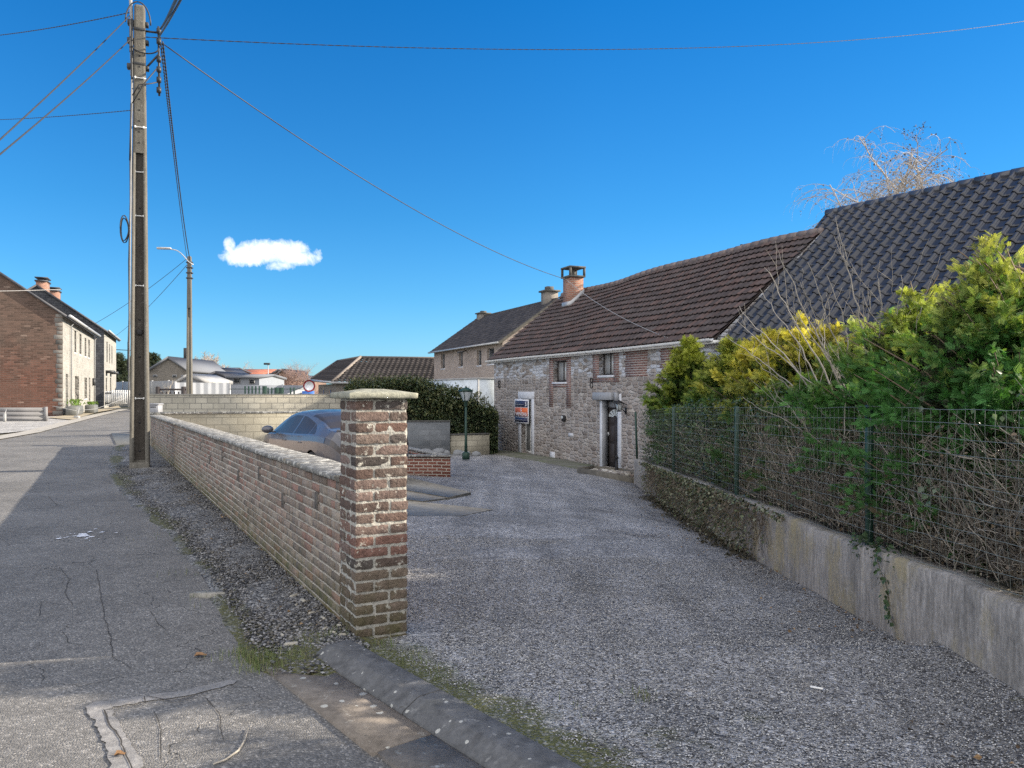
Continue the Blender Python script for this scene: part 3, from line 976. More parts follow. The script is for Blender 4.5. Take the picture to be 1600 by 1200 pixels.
def lane_marks():
    cr = [[(92, 886), (110, 905), (100, 925), (115, 945), (92, 945), (65, 940), (60, 965)], [(150, 890), (158, 930), (165, 965), (172, 1000), (178, 1030), (205, 1045)],
          [(235, 955), (250, 975), (262, 985)], [(100, 985), (105, 1005), (130, 1008)], [(75, 795), (90, 790), (75, 775)], [(240, 1110), (254, 1140), (250, 1190)],
          [(320, 1090), (345, 1120), (350, 1160)]]
    root = thing('road_cracks', 'thin dark cracks wandering over the asphalt lane', 'cracks')
    root['kind'] = 'structure'
    for i, c in enumerate(cr):
        o = ground_strip('crack', c, .0040, .004, M['crack'], None, None, seed=i, jit=.5)
        o.parent = root
    root = thing('road_patch', 'pale mortar repair in an L shape on the asphalt lane', 'road patch')
    root['kind'] = 'structure'
    a = ground_strip('mortar_patch', [(138, 1112), (180, 1100), (230, 1092), (290, 1084), (330, 1074), (370, 1064)], .085, .004, M['patch_mortar'], None, None, seed=21, jit=.05); a.parent = root
    a = ground_strip('mortar_patch', [(150, 1098), (162, 1120), (178, 1150), (190, 1180), (205, 1210)], .10, .006, M['patch_mortar'], None, None, seed=22, jit=.05); a.parent = root
    a = ground_strip('crack', [(160, 1112), (200, 1106), (226, 1102), (224, 1088), (270, 1098), (330, 1082)], .006, .008, M['crack'], None, None, seed=23); a.parent = root
    a = ground_strip('crack', [(162, 1110), (170, 1128), (182, 1150), (196, 1180), (210, 1210)], .007, .009, M['crack'], None, None, seed=24); a.parent = root
    # white paint spatter
    mb = MB()
    r = np.random.default_rng(3)
    c0 = at(130, 838, 1800/(838-612))
    for i in range(34):
        a = r.random()*6.28; rr = abs(r.normal())*.10
        cx, cy = c0[0]+math.cos(a)*rr*1.1, c0[1]+math.sin(a)*rr*1.5
        k = 9; s = .008+.034*r.random()**2*(1.4-min(rr/.2, 1.2)*.8)
        th = np.linspace(0, 6.28, k, endpoint=False)
        q = s*(.5+.9*r.random(k))
        mb.poly([(cx+math.cos(t)*qq, cy+math.sin(t)*qq*1.3, .004+.0002*i) for t, qq in zip(th, q)])
    o = mb.build('paint_spatter', M['paint_splash'])
    tag(o, 'white paint spatter splashed on the shaded asphalt', 'paint spatter', kind='structure')


lane_marks()

# concrete apron beyond the verge, parking slabs
mb = MB(); mb.prism([(-11.2, 21.75), (-9.9, 21.6), (-10.5, 25.9), (-14.2, 27.2)], -.05, .03)
tag(mb.build('concrete_apron', M['slab'], center=True), 'pale concrete apron between the verge and the block wall', 'apron', kind='structure')
# ------------------------------------------------------------------ brick wall and pier
E1 = np.array([.878, .479, 0.])
E2 = WU


def rough_brick(mb, c0, size, axes, col, seed, rr=.009, amp=.004, n=(9, 5, 4)):
    """brick with worn edges: box grid, rounded and roughened; c0 corner, axes rows"""
    size = np.array(size)
    h = size/2
    r = np.random.default_rng(seed)
    faces = []
    for ax in range(3):
        o = [a for a in range(3) if a != ax]
        for sg in (-1, 1):
            a = np.linspace(-1, 1, n[o[0]]+1); b = np.linspace(-1, 1, n[o[1]]+1)
            A, B = np.meshgrid(a, b, indexing='ij')
            P = np.zeros(A.shape+(3,))
            P[..., o[0]] = A*h[o[0]]; P[..., o[1]] = B*h[o[1]]; P[..., ax] = sg*h[ax]
            q = P.copy()
            inner = np.clip(q, -(h-rr), h-rr)
            d = q-inner
            L = np.linalg.norm(d, axis=-1, keepdims=True)+1e-9
            q = inner+d/L*np.minimum(L, rr)
            nz = vnoise(q, 45, seed % 50)*.5+vnoise(q, 110, seed % 31+3)*.5
            nrm = d/L
            q = q+nrm*(nz[..., None]*amp)
            # local chips on edges
            faces.append((q, (sg > 0) ^ (ax == 1)))
    ctr = c0 + (size[:, None]*.5*axes).sum(0)
    rot = rot_z(r.normal()*.012)
    for q, fl in faces:
        V = (q.reshape(-1, 3) @ rot.T) @ axes + ctr
        mb.grid(V.reshape(q.shape), col, flip=not fl)


PAL_W = np.array([(.23, .19, .16), (.27, .21, .175), (.23, .195, .165), (.26, .195, .16), (.27, .175, .145), (.30, .26, .22), (.26, .22, .19), (.19, .16, .14), (.25, .21, .18)])
PAL_P = np.array([(.18, .125, .105), (.14, .105, .09), (.21, .135, .11), (.17, .125, .108), (.10, .086, .08), (.21, .155, .135), (.18, .14, .12)])


def pier():
    root = thing('brick_pier', 'square weathered brick pier with flat stone cap ending the long wall', 'pier', tuple(WP))
    r = np.random.default_rng(11)
    mb = MB()
    ax = np.array([E1, E2, [0, 0, 1]])
    ch, hb = .0693, .058
    for k in range(-1, 21):
        z = -.006 + k*ch + .008
        j = r.normal()*.002
        ev = [((0, 0), (.212, .104)), ((.224, 0), (.114, .212)), ((.126, .224), (.212, .114)), ((0, .116), (.114, .222))]
        od = [((0, 0), (.114, .212)), ((.126, 0), (.212, .104)), ((.224, .116), (.114, .222)), ((0, .224), (.212, .114))]
        for i, ((a, b), (w, d)) in enumerate(ev if k % 2 else od):
            if 9 <= 21-k <= 30 and k in (8, 7) and i < 2:
                c = np.array((.19, .11, .09))
            elif k < 6:
                c = np.array((.16, .125, .10))*(.8+.4*r.random())
            else:
                c = PAL_P[r.integers(len(PAL_P))]*(.62+.45*r.random())
            zz = z+r.normal()*.0012
            rough_brick(mb, E1*(a+j+r.normal()*.0015)+E2*(b+r.normal()*.0015)+np.array([0, 0, zz]), (w, d, hb+r.normal()*.001), ax, c, int(r.integers(1e6)), rr=.010, amp=.0045)
    mb.build('bricks', M['pier_brick'], root, smooth=True)
    mb = MB()
    q = [E1*a+E2*b for a, b in ((.007, .007), (.331, .007), (.331, .331), (.007, .331))]
    # mortar core, roughened
    n = 60
    ring = []
    for i in range(4):
        p, s = q[i], q[(i+1) % 4]
        for t in np.linspace(0, 1, 14, endpoint=False):
            ring.append(p*(1-t)+s*t)
    ring.append(ring[0])
    ring = np.array(ring)
    zs = np.linspace(-.15, 1.452, 130)
    P = ring[None]+np.zeros((130, 1, 1)); P = P.copy(); P[..., 2] = zs[:, None]
    nz = vnoise(P, 40, 2)*.003+vnoise(P, 14, 5)*.002
    ctr = (E1+E2)*.169
    dirn = P-np.array([ctr[0], ctr[1], 0]); dirn[..., 2] = 0
    dirn /= np.linalg.norm(dirn, axis=-1, keepdims=True)
    nz[:, -1] = nz[:, 0]
    P += dirn*nz[..., None]
    mb.grid(P, flip=True)
    mb.build('mortar_joints', M['pier_mortar'], root)
    # cap: slab with low pyramid, one corner cracked off slightly
    mb = MB()
    o = .048
    z0, z1, z2 = 1.458, 1.494, 1.518
    def sq(e, z, nn=10):
        out = []
        c = [(-e, -e), (.338+e, -e), (.338+e, .338+e), (-e, .338+e)]
        for i in range(4):
            a, b = np.array(c[i]), np.array(c[(i+1) % 4])
            for t in np.linspace(0, 1, nn, endpoint=False):
                p = a*(1-t)+b*t
                out.append(E1*p[0]+E2*p[1]+np.array([0, 0, z]))
        out.append(out[0])
        return np.array(out)
    rows = [sq(-.16, z0), sq(o-.006, z0), sq(o, z0+.006), sq(o+.001, z1-.006), sq(o-.006, z1), sq(o-.09, z1+.012), sq(-.11, z2-.002), sq(-.168, z2)]
    P = np.array(rows)
    P[1:7, :-1] += (RNG.normal(size=P[1:7, :-1].shape)*.0013)
    P[:, -1] = P[:, 0]
    mb.grid(P, flip=True)
    mb.build('cap_stone', M['cap'], root)


pier()


def long_wall():
    L = 18.86
    root = thing('brick_wall', 'long low brown brick wall with grey stone coping beside the lane', 'wall', tuple(WP))
    r = np.random.default_rng(5)
    ax = np.array([E1, E2, [0, 0, 1]])
    n, ch = 14, .0673
    mb = MB()
    nout = -E1
    for k in range(n):
        s = .345 + (0 if k % 2 else -.105) + r.random()*.03
        s = max(s, .345)
        first = True
        while s < L:
            w = .205 if r.random() > .30 else .098
            if first and k % 2: w = .10
            first = False
            w = min(w, L-s)
            if w < .03: break
            f = 1-.115*s/L
            wob = .006*math.sin(s*1.3+k*.2)+.004*math.sin(s*3.1)
            c = PAL_W[r.integers(len(PAL_W))]*(.80+.35*r.random())
            z = (-.02 + k*ch)*f
            p = E2*s + E1*(.0+wob*.3+r.normal()*.0012)
            mb.box((0, 0, 0), (.10, w-.014, (ch-.0165)*f), c, cham=.005, M=ax.T, T=p+E2*(w-.012)/2+E1*.05+np.array([0, 0, z+ch*f/2+r.normal()*.0008]))
            s += w
    mb.build('road_side_bricks', M['brick_piece'], root)
    # vent bricks set on end
    mb = MB()
    for i in range(13):
        s = .95+i*1.12+r.normal()*.08
        k = 10 if i % 2 == 0 else 8
        f = 1-.115*s/L
        mb.box((0, 0, 0), (.08, .085, ch*2*f-.01), (.12, .11, .10), cham=.006, M=ax.T, T=E2*s+E1*.036+np.array([0, 0, (k+1)*ch*f-.01]))
    mb.build('upright_bricks', M['brick_piece'], root)
    mb = MB()
    # mortar body
    def P(s, a, z): return E2*s+E1*a+np.array([0, 0, z])
    top = lambda s: .922*(1-.115*s/L)
    V = [P(.335, .011, -.3), P(.335, .215, -.9), P(L-.004, .215, -.9), P(L-.004, .011, -.3), P(.335, .011, top(0)), P(.335, .215, top(0)), P(L-.004, .215, top(L)), P(L-.004, .011, top(L))]
    mb.add(V, [[0, 3, 7, 4], [0, 4, 5, 1], [2, 6, 7, 3], [4, 7, 6, 5]])
    mb.build('mortar_joints', M['mortar'], root)
    # yard side brick facing
    mb = MB()
    ang = math.atan2(E2[1], E2[0])
    mb.quad((.34, -.222, -.9), (.34, -.222, .915), (L-.006, -.222, .81), (L-.006, -.222, -.9))
    mb.build('yard_side_bricks', M['tan_brick'], root, rotz=ang)
    # coping slabs
    mb = MB()
    s = .342
    i = 0
    while s < L+.04:
        w = min(1.0+r.normal()*.04, L+.05-s)
        if w < .1: break
        a0, a1 = -.035+r.normal()*.004, .262
        z0 = top(s)+.008; z1 = top(s+w)+.008
        t = .036
        nn = 12
        sg = np.linspace(s+.004, s+w-.004, nn)
        e = r.normal(size=(nn, 2))*.0025
        rows = []
        for q, sv2 in enumerate(sg):
            zb = z0+(z1-z0)*(sv2-s)/w + .003*math.sin(i*2.1)
            rows.append([P(sv2, a0+.02, zb), P(sv2, a0+e[q, 0], zb+.004), P(sv2, a0+e[q, 0], zb+t-.005), P(sv2, a0+.006+e[q, 0], zb+t), P(sv2, a1-.006, zb+t+.004), P(sv2, a1, zb+t), P(sv2, a1, zb), P(sv2, a0+.02, zb)])
        mb.grid(np.array(rows), flip=True)
        mb.add(np.array(rows[0][:7]), [[6, 5, 4, 3, 2, 1, 0]]); mb.add(np.array(rows[-1][:7]), [[0, 1, 2, 3, 4, 5, 6]])
        s += w+.004; i += 1
    mb.build('coping', M['coping'], root)


long_wall()

# ------------------------------------------------------------------ retaining wall, garden soil behind
def retaining():
    root = thing('retaining_wall', 'stained grey concrete retaining wall under the green wire fence', 'wall', (retx(4), 4, 0))
    o = np.array([retx(4), 4, 0])
    ys = np.linspace(.6, 20, 160)
    mb = MB()
    rows = []
    for y in ys:
        x = retx(y)
        zt = retz(y)+.012*math.sin(y*1.7)+.006*math.sin(y*7.1+1)
        b = gz(x, y)-.25
        P_ = []
        for k, u in enumerate(np.linspace(0, 1, 9)):
            z = b+(zt-.014-b)*u
            P_.append((x+.008*vnoise(np.array([x, y, z]), 2.5, 8)+.004*vnoise(np.array([x, y, z]), 9, 4), y, z))
        P_ += [(x+.014, y, zt), (x+.17, y, zt+.004), (x+.185, y, zt-.3)]
        rows.append(np.array(P_)-o)
    mb.grid(np.array(rows))
    mb.add(rows[-1], [list(range(len(rows[-1])))[::-1]])
    mb.build('concrete_face', M['retaining'], root)
    mb = MB()
    rows = []
    for y in np.linspace(.6, 21, 70):
        x0 = retx(y)+.10
        rows.append([(x0+u*6, y, retz(y)-.03+.05*vnoise(np.array([x0+u*6, y]), 1.6, 7)*min(1, u*8)-.02*(u == 0)) for u in np.linspace(0, 1, 24)])
    mb.grid(np.array(rows), flip=True)
    o2 = mb.build('garden_soil', M['soil'])
    if o2.data.polygons[0].normal.z < 0: o2.data.flip_normals()
    tag(o2, 'dark garden soil with moss behind the retaining wall', 'soil', kind='structure')


retaining()


def fence():
    root = thing('wire_fence', 'green wire mesh fence on posts along the retaining wall', 'fence', (retx(8)+.09, 8, retz(8)))
    o = np.array(root.location)
    tops = {3.0: 1.42, 5.79: 1.385, 9.76: 1.30, 14.5: 1.20, 19.3: .98}
    yy = sorted(tops)
    ztop = lambda y: np.interp(y, yy, [tops[k] for k in yy])
    for i, y in enumerate(yy):
        mb = MB()
        x = retx(y)+.10
        if i == 4:
            mb.tube([(x-.05, y+.35, retz(y)-.05), (x-.09, y+.35, tops[y])]-o, .028, 8)
        else:
            mb.box((x-.024, y-.024, retz(y)-.08), (x+.024, y+.024, tops[y]+.015), cham=.006)
            mb.V[-1] = mb.V[-1]-o
        mb.build('post', M['green_metal'], root)
    mb = MB()
    # mesh
    y = .8
    cols = []
    while y < 19.3:
        cols.append(y); y += .10
    cols = np.array(cols)
    nh = 11
    G_ = np.zeros((nh+1, len(cols), 3))
    for i in range(nh+1):
        u = i/nh
        zt = ztop(cols); zb = retz(cols)+.02
        G_[i, :, 0] = retx(cols)+.065+.012*vnoise(np.c_[cols, cols*0+u], 2.5, 3)+.02*vnoise(np.c_[cols, cols*0+u], .8, 6)*(1-u)
        G_[i, :, 1] = cols+.008*vnoise(np.c_[cols, cols*0+u], 5, 5)
        G_[i, :, 2] = zb+(zt-zb)*u+.008*vnoise(np.c_[cols, cols*0+u], 3, i)
    G_ -= o
    for i in range(nh+1):
        mb.tube(G_[i], .0018, 3, cap=False)
    for j in range(len(cols)):
        mb.tube(G_[:, j], .0012, 3, cap=False)
    mb.build('wire_mesh', M['wire'], root)


fence()

# ------------------------------------------------------------------ block walls of the yard
def wall_run(name, mat, capmat, label, p0, p1, zb, zt, th=.2, capo=.03, capt=.05, cat='wall'):
    p0 = np.array(p0, float); p1 = np.array(p1, float)
    L = np.linalg.norm(p1-p0); ang = math.atan2(*(p1-p0)[::-1])
    root = thing(name, label, cat, (p0[0], p0[1], zb), ang)
    mb = MB(); mb.box((0, 0, -.3), (L, th, zt-zb-capt))
    mb.build('block_courses', mat, root)
    mb = MB(); mb.box((-capo, -capo, zt-zb-capt+.001), (L+capo, th+capo, zt-zb), cham=.008)
    mb.build('coping', capmat, root)
    return root


wall_run('block_wall', M['blocks_old'], M['coping'], 'low rendered block wall with rounded coping directly behind the parked car', (-10.05, 21.3), (-4.35, 22.75), -.7, .93, .2, .03, .06)
r_ = wall_run('block_wall', M['blocks'], M['slab'], 'taller cream concrete block wall behind the lower one', (-12.55, 26.5), (-5.95, 26.8), -.3, 1.42, .2, .02, .035)
mb = MB(); mb.box((6.62, -.02, -.3), (6.76, .18, 1.60)); mb.build('end_post', M['dark_metal'], r_)
wall_run('block_wall', M['blocks_gray'], M['coping_edge'], 'dark grey block wall below the laurel hedge', (-5.6, 28.0), (-2.28, 28.2), -.9, .44, .22, .02, .05)
wall_run('block_wall', M['blocks_old'], M['coping_edge'], 'lowest block wall between hedge and green gate', (-2.26, 28.3), (-.85, 28.9), -.95, -.06, .22, .02, .05)

# round stones at the foot of the grey wall
r = np.random.default_rng(77)
for i in range(9):
    mb = MB()
    x = -4.1+i*.36+r.normal()*.08; y = 27.55+r.normal()*.15
    s = .16+.1*r.random()
    th = np.linspace(0, np.pi, 7); ph = np.linspace(0, 2*np.pi, 11)
    T_, P_ = np.meshgrid(th, ph, indexing='ij')
    D = np.stack([np.sin(T_)*np.cos(P_), np.sin(T_)*np.sin(P_), np.cos(T_)], -1)
    q = s*(1+.2*vnoise(D, 1.5, i)[..., None])
    mb.grid(D*q*np.array([1.1, .8, .7]), (.22, .23, .24), flip=True)
    o = mb.build('boulder', M['bed_stone'], smooth=True)
    o.location = (x, y, gz(x, y)+s*.35)
    tag(o, 'rough grey boulder lying at the foot of the dark grey block wall', 'boulder', 'boulders at the foot of the grey wall')

# ------------------------------------------------------------------ raised brick planter and paving slabs
def planter():
    x0, y0 = -1.41, 17.6
    g0 = float(gz(x0, y0))
    root = thing('brick_planter', 'low red brick planter with grey stone coping behind the pier', 'planter', (x0, y0, g0), R(180-4))
    # local +x goes left, local -y... faces away; build in local frame, front face at y=0 towards camera is +y side
    Lx, Ly, h = 2.6, 3.4, .50
    mb = MB()
    mb.box((0, -.2, -.3), (Lx, 0, h-.045)); mb.box((0, -Ly, -.3), (.2, -.2, h-.045)); mb.box((Lx-.2, -Ly, -.3), (Lx, -.2, h-.045)); mb.box((.2, -Ly, -.3), (Lx-.2, -Ly+.2, h-.045))
    mb.V = [v+np.c_[-v[:, 1]*.56, v[:, 1]*0, v[:, 1]*0] for v in mb.V]
    mb.build('brick_sides', M['planter_brick'], root)
    mb = MB()
    mb.box((-.03, -.24, h-.044), (Lx+.03, .03, h), cham=.006); mb.box((-.03, -Ly-.03, h-.044), (.24, -.241, h+.001), cham=.006)
    mb.box((Lx-.24, -Ly-.03, h-.044), (Lx+.03, -.241, h+.001), cham=.006); mb.box((.241, -Ly-.03, h-.044), (Lx-.241, -Ly+.24, h), cham=.006)
    mb.V = [v+np.c_[-v[:, 1]*.56, v[:, 1]*0, v[:, 1]*0] for v in mb.V]
    mb.build('coping', M['coping'], root)
    mb = MB(); mb.box((.2, -Ly+.2, .1), (Lx-.2, -.2, h-.12)); mb.V = [v+np.c_[-v[:, 1]*.56, v[:, 1]*0, v[:, 1]*0] for v in mb.V]; mb.build('soil', M['soil'], root)


planter()
g0 = gz
mb = MB()
def slabpoly(pix, Y=None, top=.05):
    out = []
    for px, py in pix:
        # intersect pixel ray with yard surface
        y = 8.0
        for _ in range(60):
            y = y*.6+.4*((H0-(float(gz((px-800)/1200*y, y))+top))*1200/(py-612))
        out.append(((px-800)/1200*y, y, float(gz((px-800)/1200*y, y))+top))
    return out
for k, pix in enumerate(([(560, 742), (640, 746), (736, 769), (700, 777), (630, 765), (545, 756)], [(560, 758), (630, 766), (699, 778), (660, 783), (560, 772)], [(560, 774), (655, 784), (770, 796), (720, 806), (560, 806)])):
    P_ = slabpoly(pix, top=(.045, .030, .012)[k])
    n = len(P_)
    V = P_+[(p[0], p[1], p[2]-.25) for p in P_]
    F = [list(range(n))] if False else [list(range(n))[::-1]]
    mb = MB()
    mb.add(V, [[i, i+n, (i+1) % n+n, (i+1) % n] for i in range(n)])
    mb.Fl.append((np.array(F), 0))
    lab = ('broken concrete slab edge nearest the brick planter', 'middle concrete slab sunk in the gravel', 'flattest concrete slab nearest the camera, half under gravel')[k]
    tag(mb.build('concrete_slab', M['slab'], center=True), lab, 'slab', 'concrete slabs beside the parking place')

# ------------------------------------------------------------------ building helpers
def facade(mb, L, z0, z1, ops, y=0.0, depth=.18, mat=0, sgn=1):
    xs = sorted({0.0, L, *[o[0] for o in ops], *[o[1] for o in ops]})
    zs = sorted({z0, z1, *[o[2] for o in ops], *[o[3] for o in ops]})
    for i in range(len(xs)-1):
        for j in range(len(zs)-1):
            cx, cz = (xs[i]+xs[i+1])/2, (zs[j]+zs[j+1])/2
            if any(o[0] < cx < o[1] and o[2] < cz < o[3] for o in ops): continue
            mb.quad((xs[i], y, zs[j]), (xs[i+1], y, zs[j]), (xs[i+1], y, zs[j+1]), (xs[i], y, zs[j+1]), mat=mat)
    d = y+depth*sgn
    for (a, b, c, e) in [o[:4] for o in ops]:
        mb.quad((a, y, c), (a, y, e), (a, d, e), (a, d, c), mat=mat); mb.quad((b, y, e), (b, y, c), (b, d, c), (b, d, e), mat=mat)
        mb.quad((a, y, e), (b, y, e), (b, d, e), (a, d, e), mat=mat); mb.quad((b, y, c), (a, y, c), (a, d, c), (b, d, c), mat=mat)


def shell(mb, L, D, z0, ze, zr, ops=(), yr=None, gable0=(), mat=0):
    """walls: front (y=0) with openings, back, two gables"""
    yr = D/2 if yr is None else yr
    facade(mb, L, z0, ze, list(ops), mat=mat)
    mb.quad((L, D, z0), (0, D, z0), (0, D, ze), (L, D, ze), mat=mat)
    mb.poly([(0, D, z0), (0, 0, z0), (0, 0, ze), (0, yr, zr), (0, D, ze)], mat=mat)
    mb.poly([(L, 0, z0), (L, D, z0), (L, D, ze), (L, yr, zr), (L, 0, ze)], mat=mat)


def tiles(mb, x0, x1, ey, ez, ry, rz, course, period, prof, step, pal, seed=0, ns=6, sag=None, cvar=.12, lift=.03, inner=None):
    sl = math.hypot(ry-ey, rz-ez)
    dy, dz = (ry-ey)/sl, (rz-ez)/sl
    ny, nz = -dz*(1 if dy > 0 else -1), abs(dy)
    r = np.random.default_rng(seed)
    nc = max(int(round(sl/course)), 1); course = sl/nc
    nt = max(int(round((x1-x0)/period)), 1)
    period = (x1-x0)/nt
    xs = np.linspace(x0, x1, nt*ns+1)
    ph = ((xs-x0)/period) % 1.0
    ph[-1] = 1.0
    pr = prof(ph)
    tid = np.minimum((np.arange(nt*ns+1)//ns), nt-1)
    pal = np.array(pal)
    for j in range(nc):
        s0 = j*course; s1 = (j+1)*course+.02
        cols = pal[r.integers(0, len(pal), nt)]*(1-cvar+2*cvar*r.random((nt, 1)))
        c = cols[tid]
        off = np.repeat(r.normal(size=nt)*.003, ns); off = np.append(off, off[-1])
        rows = []
        for (s, hh) in ((s0+.045, -.006), (s0+.045, step-.016), (s0, step-.014), (s0, step), (s0+.3*course, step*.7), (s1, 0.0)):
            h = lift+hh+pr+off
            sg = sag(xs, s/sl) if sag is not None else 0
            rows.append(np.stack([xs, ey+dy*s+ny*h, ez+dz*s+nz*h+sg], -1))
        mb.grid(np.array(rows), np.tile(c, (6, 1)), flip=(dy < 0))
    # underside
    e = lift-.035
    mb.quad((x0, ey+ny*e, ez+nz*e), (x0, ry+ny*e, rz+nz*e), (x1, ry+ny*e, rz+nz*e), (x1, ey+ny*e, ez+nz*e), pal[0])


pan = lambda p: .022*np.clip(np.sin(p*2*np.pi), -0.35, 1)
flatroll = lambda p: .088*np.clip(1-((p-.72)/.18)**2, 0, 1)**.5+.010*np.clip(1-(p/.12), 0, 1)
smallpan = lambda p: .018*np.sin(p*2*np.pi)


def ridge_caps(mb, x0, x1, y, z, r=.11, seg=.4, col=(.2, .17, .16), sag=None):
    x = x0; k = 0
    while x < x1-.05:
        e = min(x+seg, x1)
        zz = [z+(sag(np.array([q]), 1.0)[0] if sag else 0) for q in (x, e)]
        mb.tube([(x, y, zz[0]-.01), (e, y, zz[1]-.01)], [r*1.0, r*.86], 10, col=tuple(np.array(col)*(.85+.3*random.random())))
        x = e-.03; k += 1


def window(root, x0, x1, z0, z1, y, frame=M['paint_white'], glass=M['glass'], fw=.06, bars=(1, 0), sill=None, sillmat=None, name='window', label=None):
    mb = MB()
    w = (x0, x1); d0, d1 = y, y+.05
    mb.box((x0, d0, z0), (x0+fw, d1, z1)); mb.box((x1-fw, d0, z0), (x1, d1, z1))
    mb.box((x0+fw, d0, z0), (x1-fw, d1, z0+fw)); mb.box((x0+fw, d0, z1-fw), (x1-fw, d1, z1))
    nb = bars[0]
    for i in range(1, nb+1):
        xc = x0+(x1-x0)*i/(nb+1)
        mb.box((xc-fw*.45, d0-.004, z0+fw), (xc+fw*.45, d1-.004, z1-fw))
    for i in range(1, bars[1]+1):
        zc = z0+(z1-z0)*i/(bars[1]+1)
        mb.box((x0+fw, d0+.006, zc-.015), (x1-fw, d1-.01, zc+.015))
    f = mb.build(name, frame, root)
    if label: f['label'] = label
    mb = MB(); mb.box((x0+fw*.5, d1-.03, z0+fw*.5), (x1-fw*.5, d1-.018, z1-fw*.5)); mb.build('pane', glass, f)
    if sill:
        mb = MB(); mb.box((x0-.06, y-sill, z0-.07), (x1+.06, y+.03, z0-.002), cham=.006); mb.build('sill', sillmat or M['bluestone'], f)
    return f
# ------------------------------------------------------------------ stone house
HD = (.404, -.9147)
C0 = (-.76, 32.6)


def hv(px):
    k = (px-800)/1200
    return (32.6*k+.76)/(.404+.9147*k)


def hz(px, py):
    v = hv(px)
    return H0-(py-612)/1200*(32.6-.9147*v)


def stone_house():
    rz = math.atan2(HD[1], HD[0])
    root = thing('stone_house', 'old rubble stone house with brown tiled roof and white gutter', 'house', (C0[0], C0[1], 0), rz)
    L, D, ze, zr = 14.75, 7.0, 2.92, 5.76
    yr = 3.35
    doorv = (8.98, 9.92)
    ops = [(2.78, 3.72, -.88, 1.22), (5.55, 6.55, 1.84, 2.60), (8.78, 9.66, 2.02, 2.74), (doorv[0], doorv[1], -.87, 1.42)]
    mb = MB(); shell(mb, L, D, -1.6, ze, zr, ops, yr, mat=0)
    mb.build('stone_walls', M['rubble'], root)
    # brick trim round upper windows (proud of the stone by 3 mm)
    for (a, b, c, e, oa, ob, oc, oe) in ((5.22, 6.88, .95, 2.9, 5.55, 6.55, 1.84, 2.60), (8.38, 9.98, 1.78, 2.9, 8.78, 9.66, 2.02, 2.74)):
        mb = MB()
        mb.box((a, -.006, c), (oa-.002, .05, e)); mb.box((ob+.002, -.006, c), (b, .05, e)); mb.box((oa-.002, -.006, oc-.20), (ob+.002, .05, oc-.04))
        mb.box((oa-.002, -.006, oe+.002), (ob+.002, .05, e))
        mb.build('brick_surround', M['trim_brick'], root)
    mb = MB()
    r = np.random.default_rng(4)
    zc = 1.95
    while zc < 2.84:
        a, b = 10.20+r.random()*.16, 11.45+r.random()*.12
        mb.box((a, -.006, zc), (b, .05, zc+.0715)); zc += .072
    mb.build('brick_infill', M['trim_brick'], root)
    mb = MB()
    zc = -1.0
    while zc < 2.8:
        a, b = 12.1+r.random()*.14, 12.7
        mb.box((a, -.006, zc), (b, .05, zc+.0715)); zc += .072
    mb.build('brick_corner', M['trim_brick'], root)
    # ground floor window with bluestone surround
    mb = MB()
    mb.box((2.50, -.02, 1.222), (3.98, .1, 1.50), cham=.01); mb.box((2.52, -.015, -.95), (2.778, .16, 1.22), cham=.008); mb.box((3.722, -.015, -.95), (3.96, .16, 1.22), cham=.008)
    mb.box((2.50, -.05, -1.02), (3.98, .16, -.882), cham=.01)
    mb.build('stone_surround', M['bluestone'], root)
    window(root, 2.78, 3.72, -.87, 1.21, .17, M['paint_white'], M['glass'], .07, (1, 0), label='tall ground floor window half covered by the sale sign')
    window(root, 5.55, 6.55, 1.84, 2.6, .16, M['wood_dark'], M['curtain_glass'], .06, (1, 0), .20)
    window(root, 8.78, 9.66, 2.02, 2.74, .16, M['wood_dark'], M['curtain_glass'], .05, (1, 0), .20)
    # door
    mb = MB()
    mb.box((8.83, -.012, -.93), (8.978, .2, 1.22), cham=.008); mb.box((9.922, -.015, -.93), (10.12, .2, 1.44), cham=.008)
    mb.box((8.80, -.06, -1.0), (10.14, .2, -.872), cham=.01)
    mb.build('door_surround', M['bluestone'], root)
    mb = MB()
    dy = .20
    mb.box((8.98, dy, -.87), (9.92, dy+.05, .98))
    for i in range(2):
        for j, (a, b) in enumerate(((-.72, -.14), (-.06, .42), (.48, .66))):
            mb.box((9.09+i*.38, dy-.012, a), (9.09+i*.38+.30, dy+.01, b), cham=.008)
    dr = mb.build('door', M['wood_dark'], root)
    mb = MB()
    mb.tube([(9.07, dy-.06, .16), (9.19, dy-.06, .16)], .014, 6); mb.box((9.05, dy-.05, .10), (9.09, dy, .22))
    mb.build('handle', M['zinc'], dr)
    # fanlight: half sunburst
    mb = MB()
    cx = 9.45
    mb.box((8.985, dy-.005, 1.0), (9.915, dy+.03, 1.2))
    mb.build('door_head', M['gray_metal'], dr)
    mb = MB()
    for k in range(6):
        a0 = math.pi*(k+.12)/6; a1 = math.pi*(k+.88)/6
        pts = [(cx+.10*math.cos(a0), dy-.012, .70+.05*math.sin(a0)), (cx+.10*math.cos(a1), dy-.012, .70+.05*math.sin(a1)), (cx+.40*math.cos(a1), dy-.012, .70+.25*math.sin(a1)), (cx+.40*math.cos(a0), dy-.012, .70+.25*math.sin(a0))]
        mb.poly(pts)
    mb.build('fanlight', M['lantern_glass'], dr)
    mb = MB()
    mb.box((8.66, -.19, 1.24), (9.80, -.002, 1.48), cham=.015); mb.box((9.80, -.10, 1.22), (10.0, -.002, 1.48))
    mb.box((8.982, .0, 1.0), (9.02, .18, 1.22)); mb.box((9.88, .0, -.86), (9.918, .18, 1.22)); mb.box((8.982, .0, -.86), (9.02, .18, 1.0))
    mb.build('shutter_box', M['gray_metal'], root)
    # roof
    mb = MB()
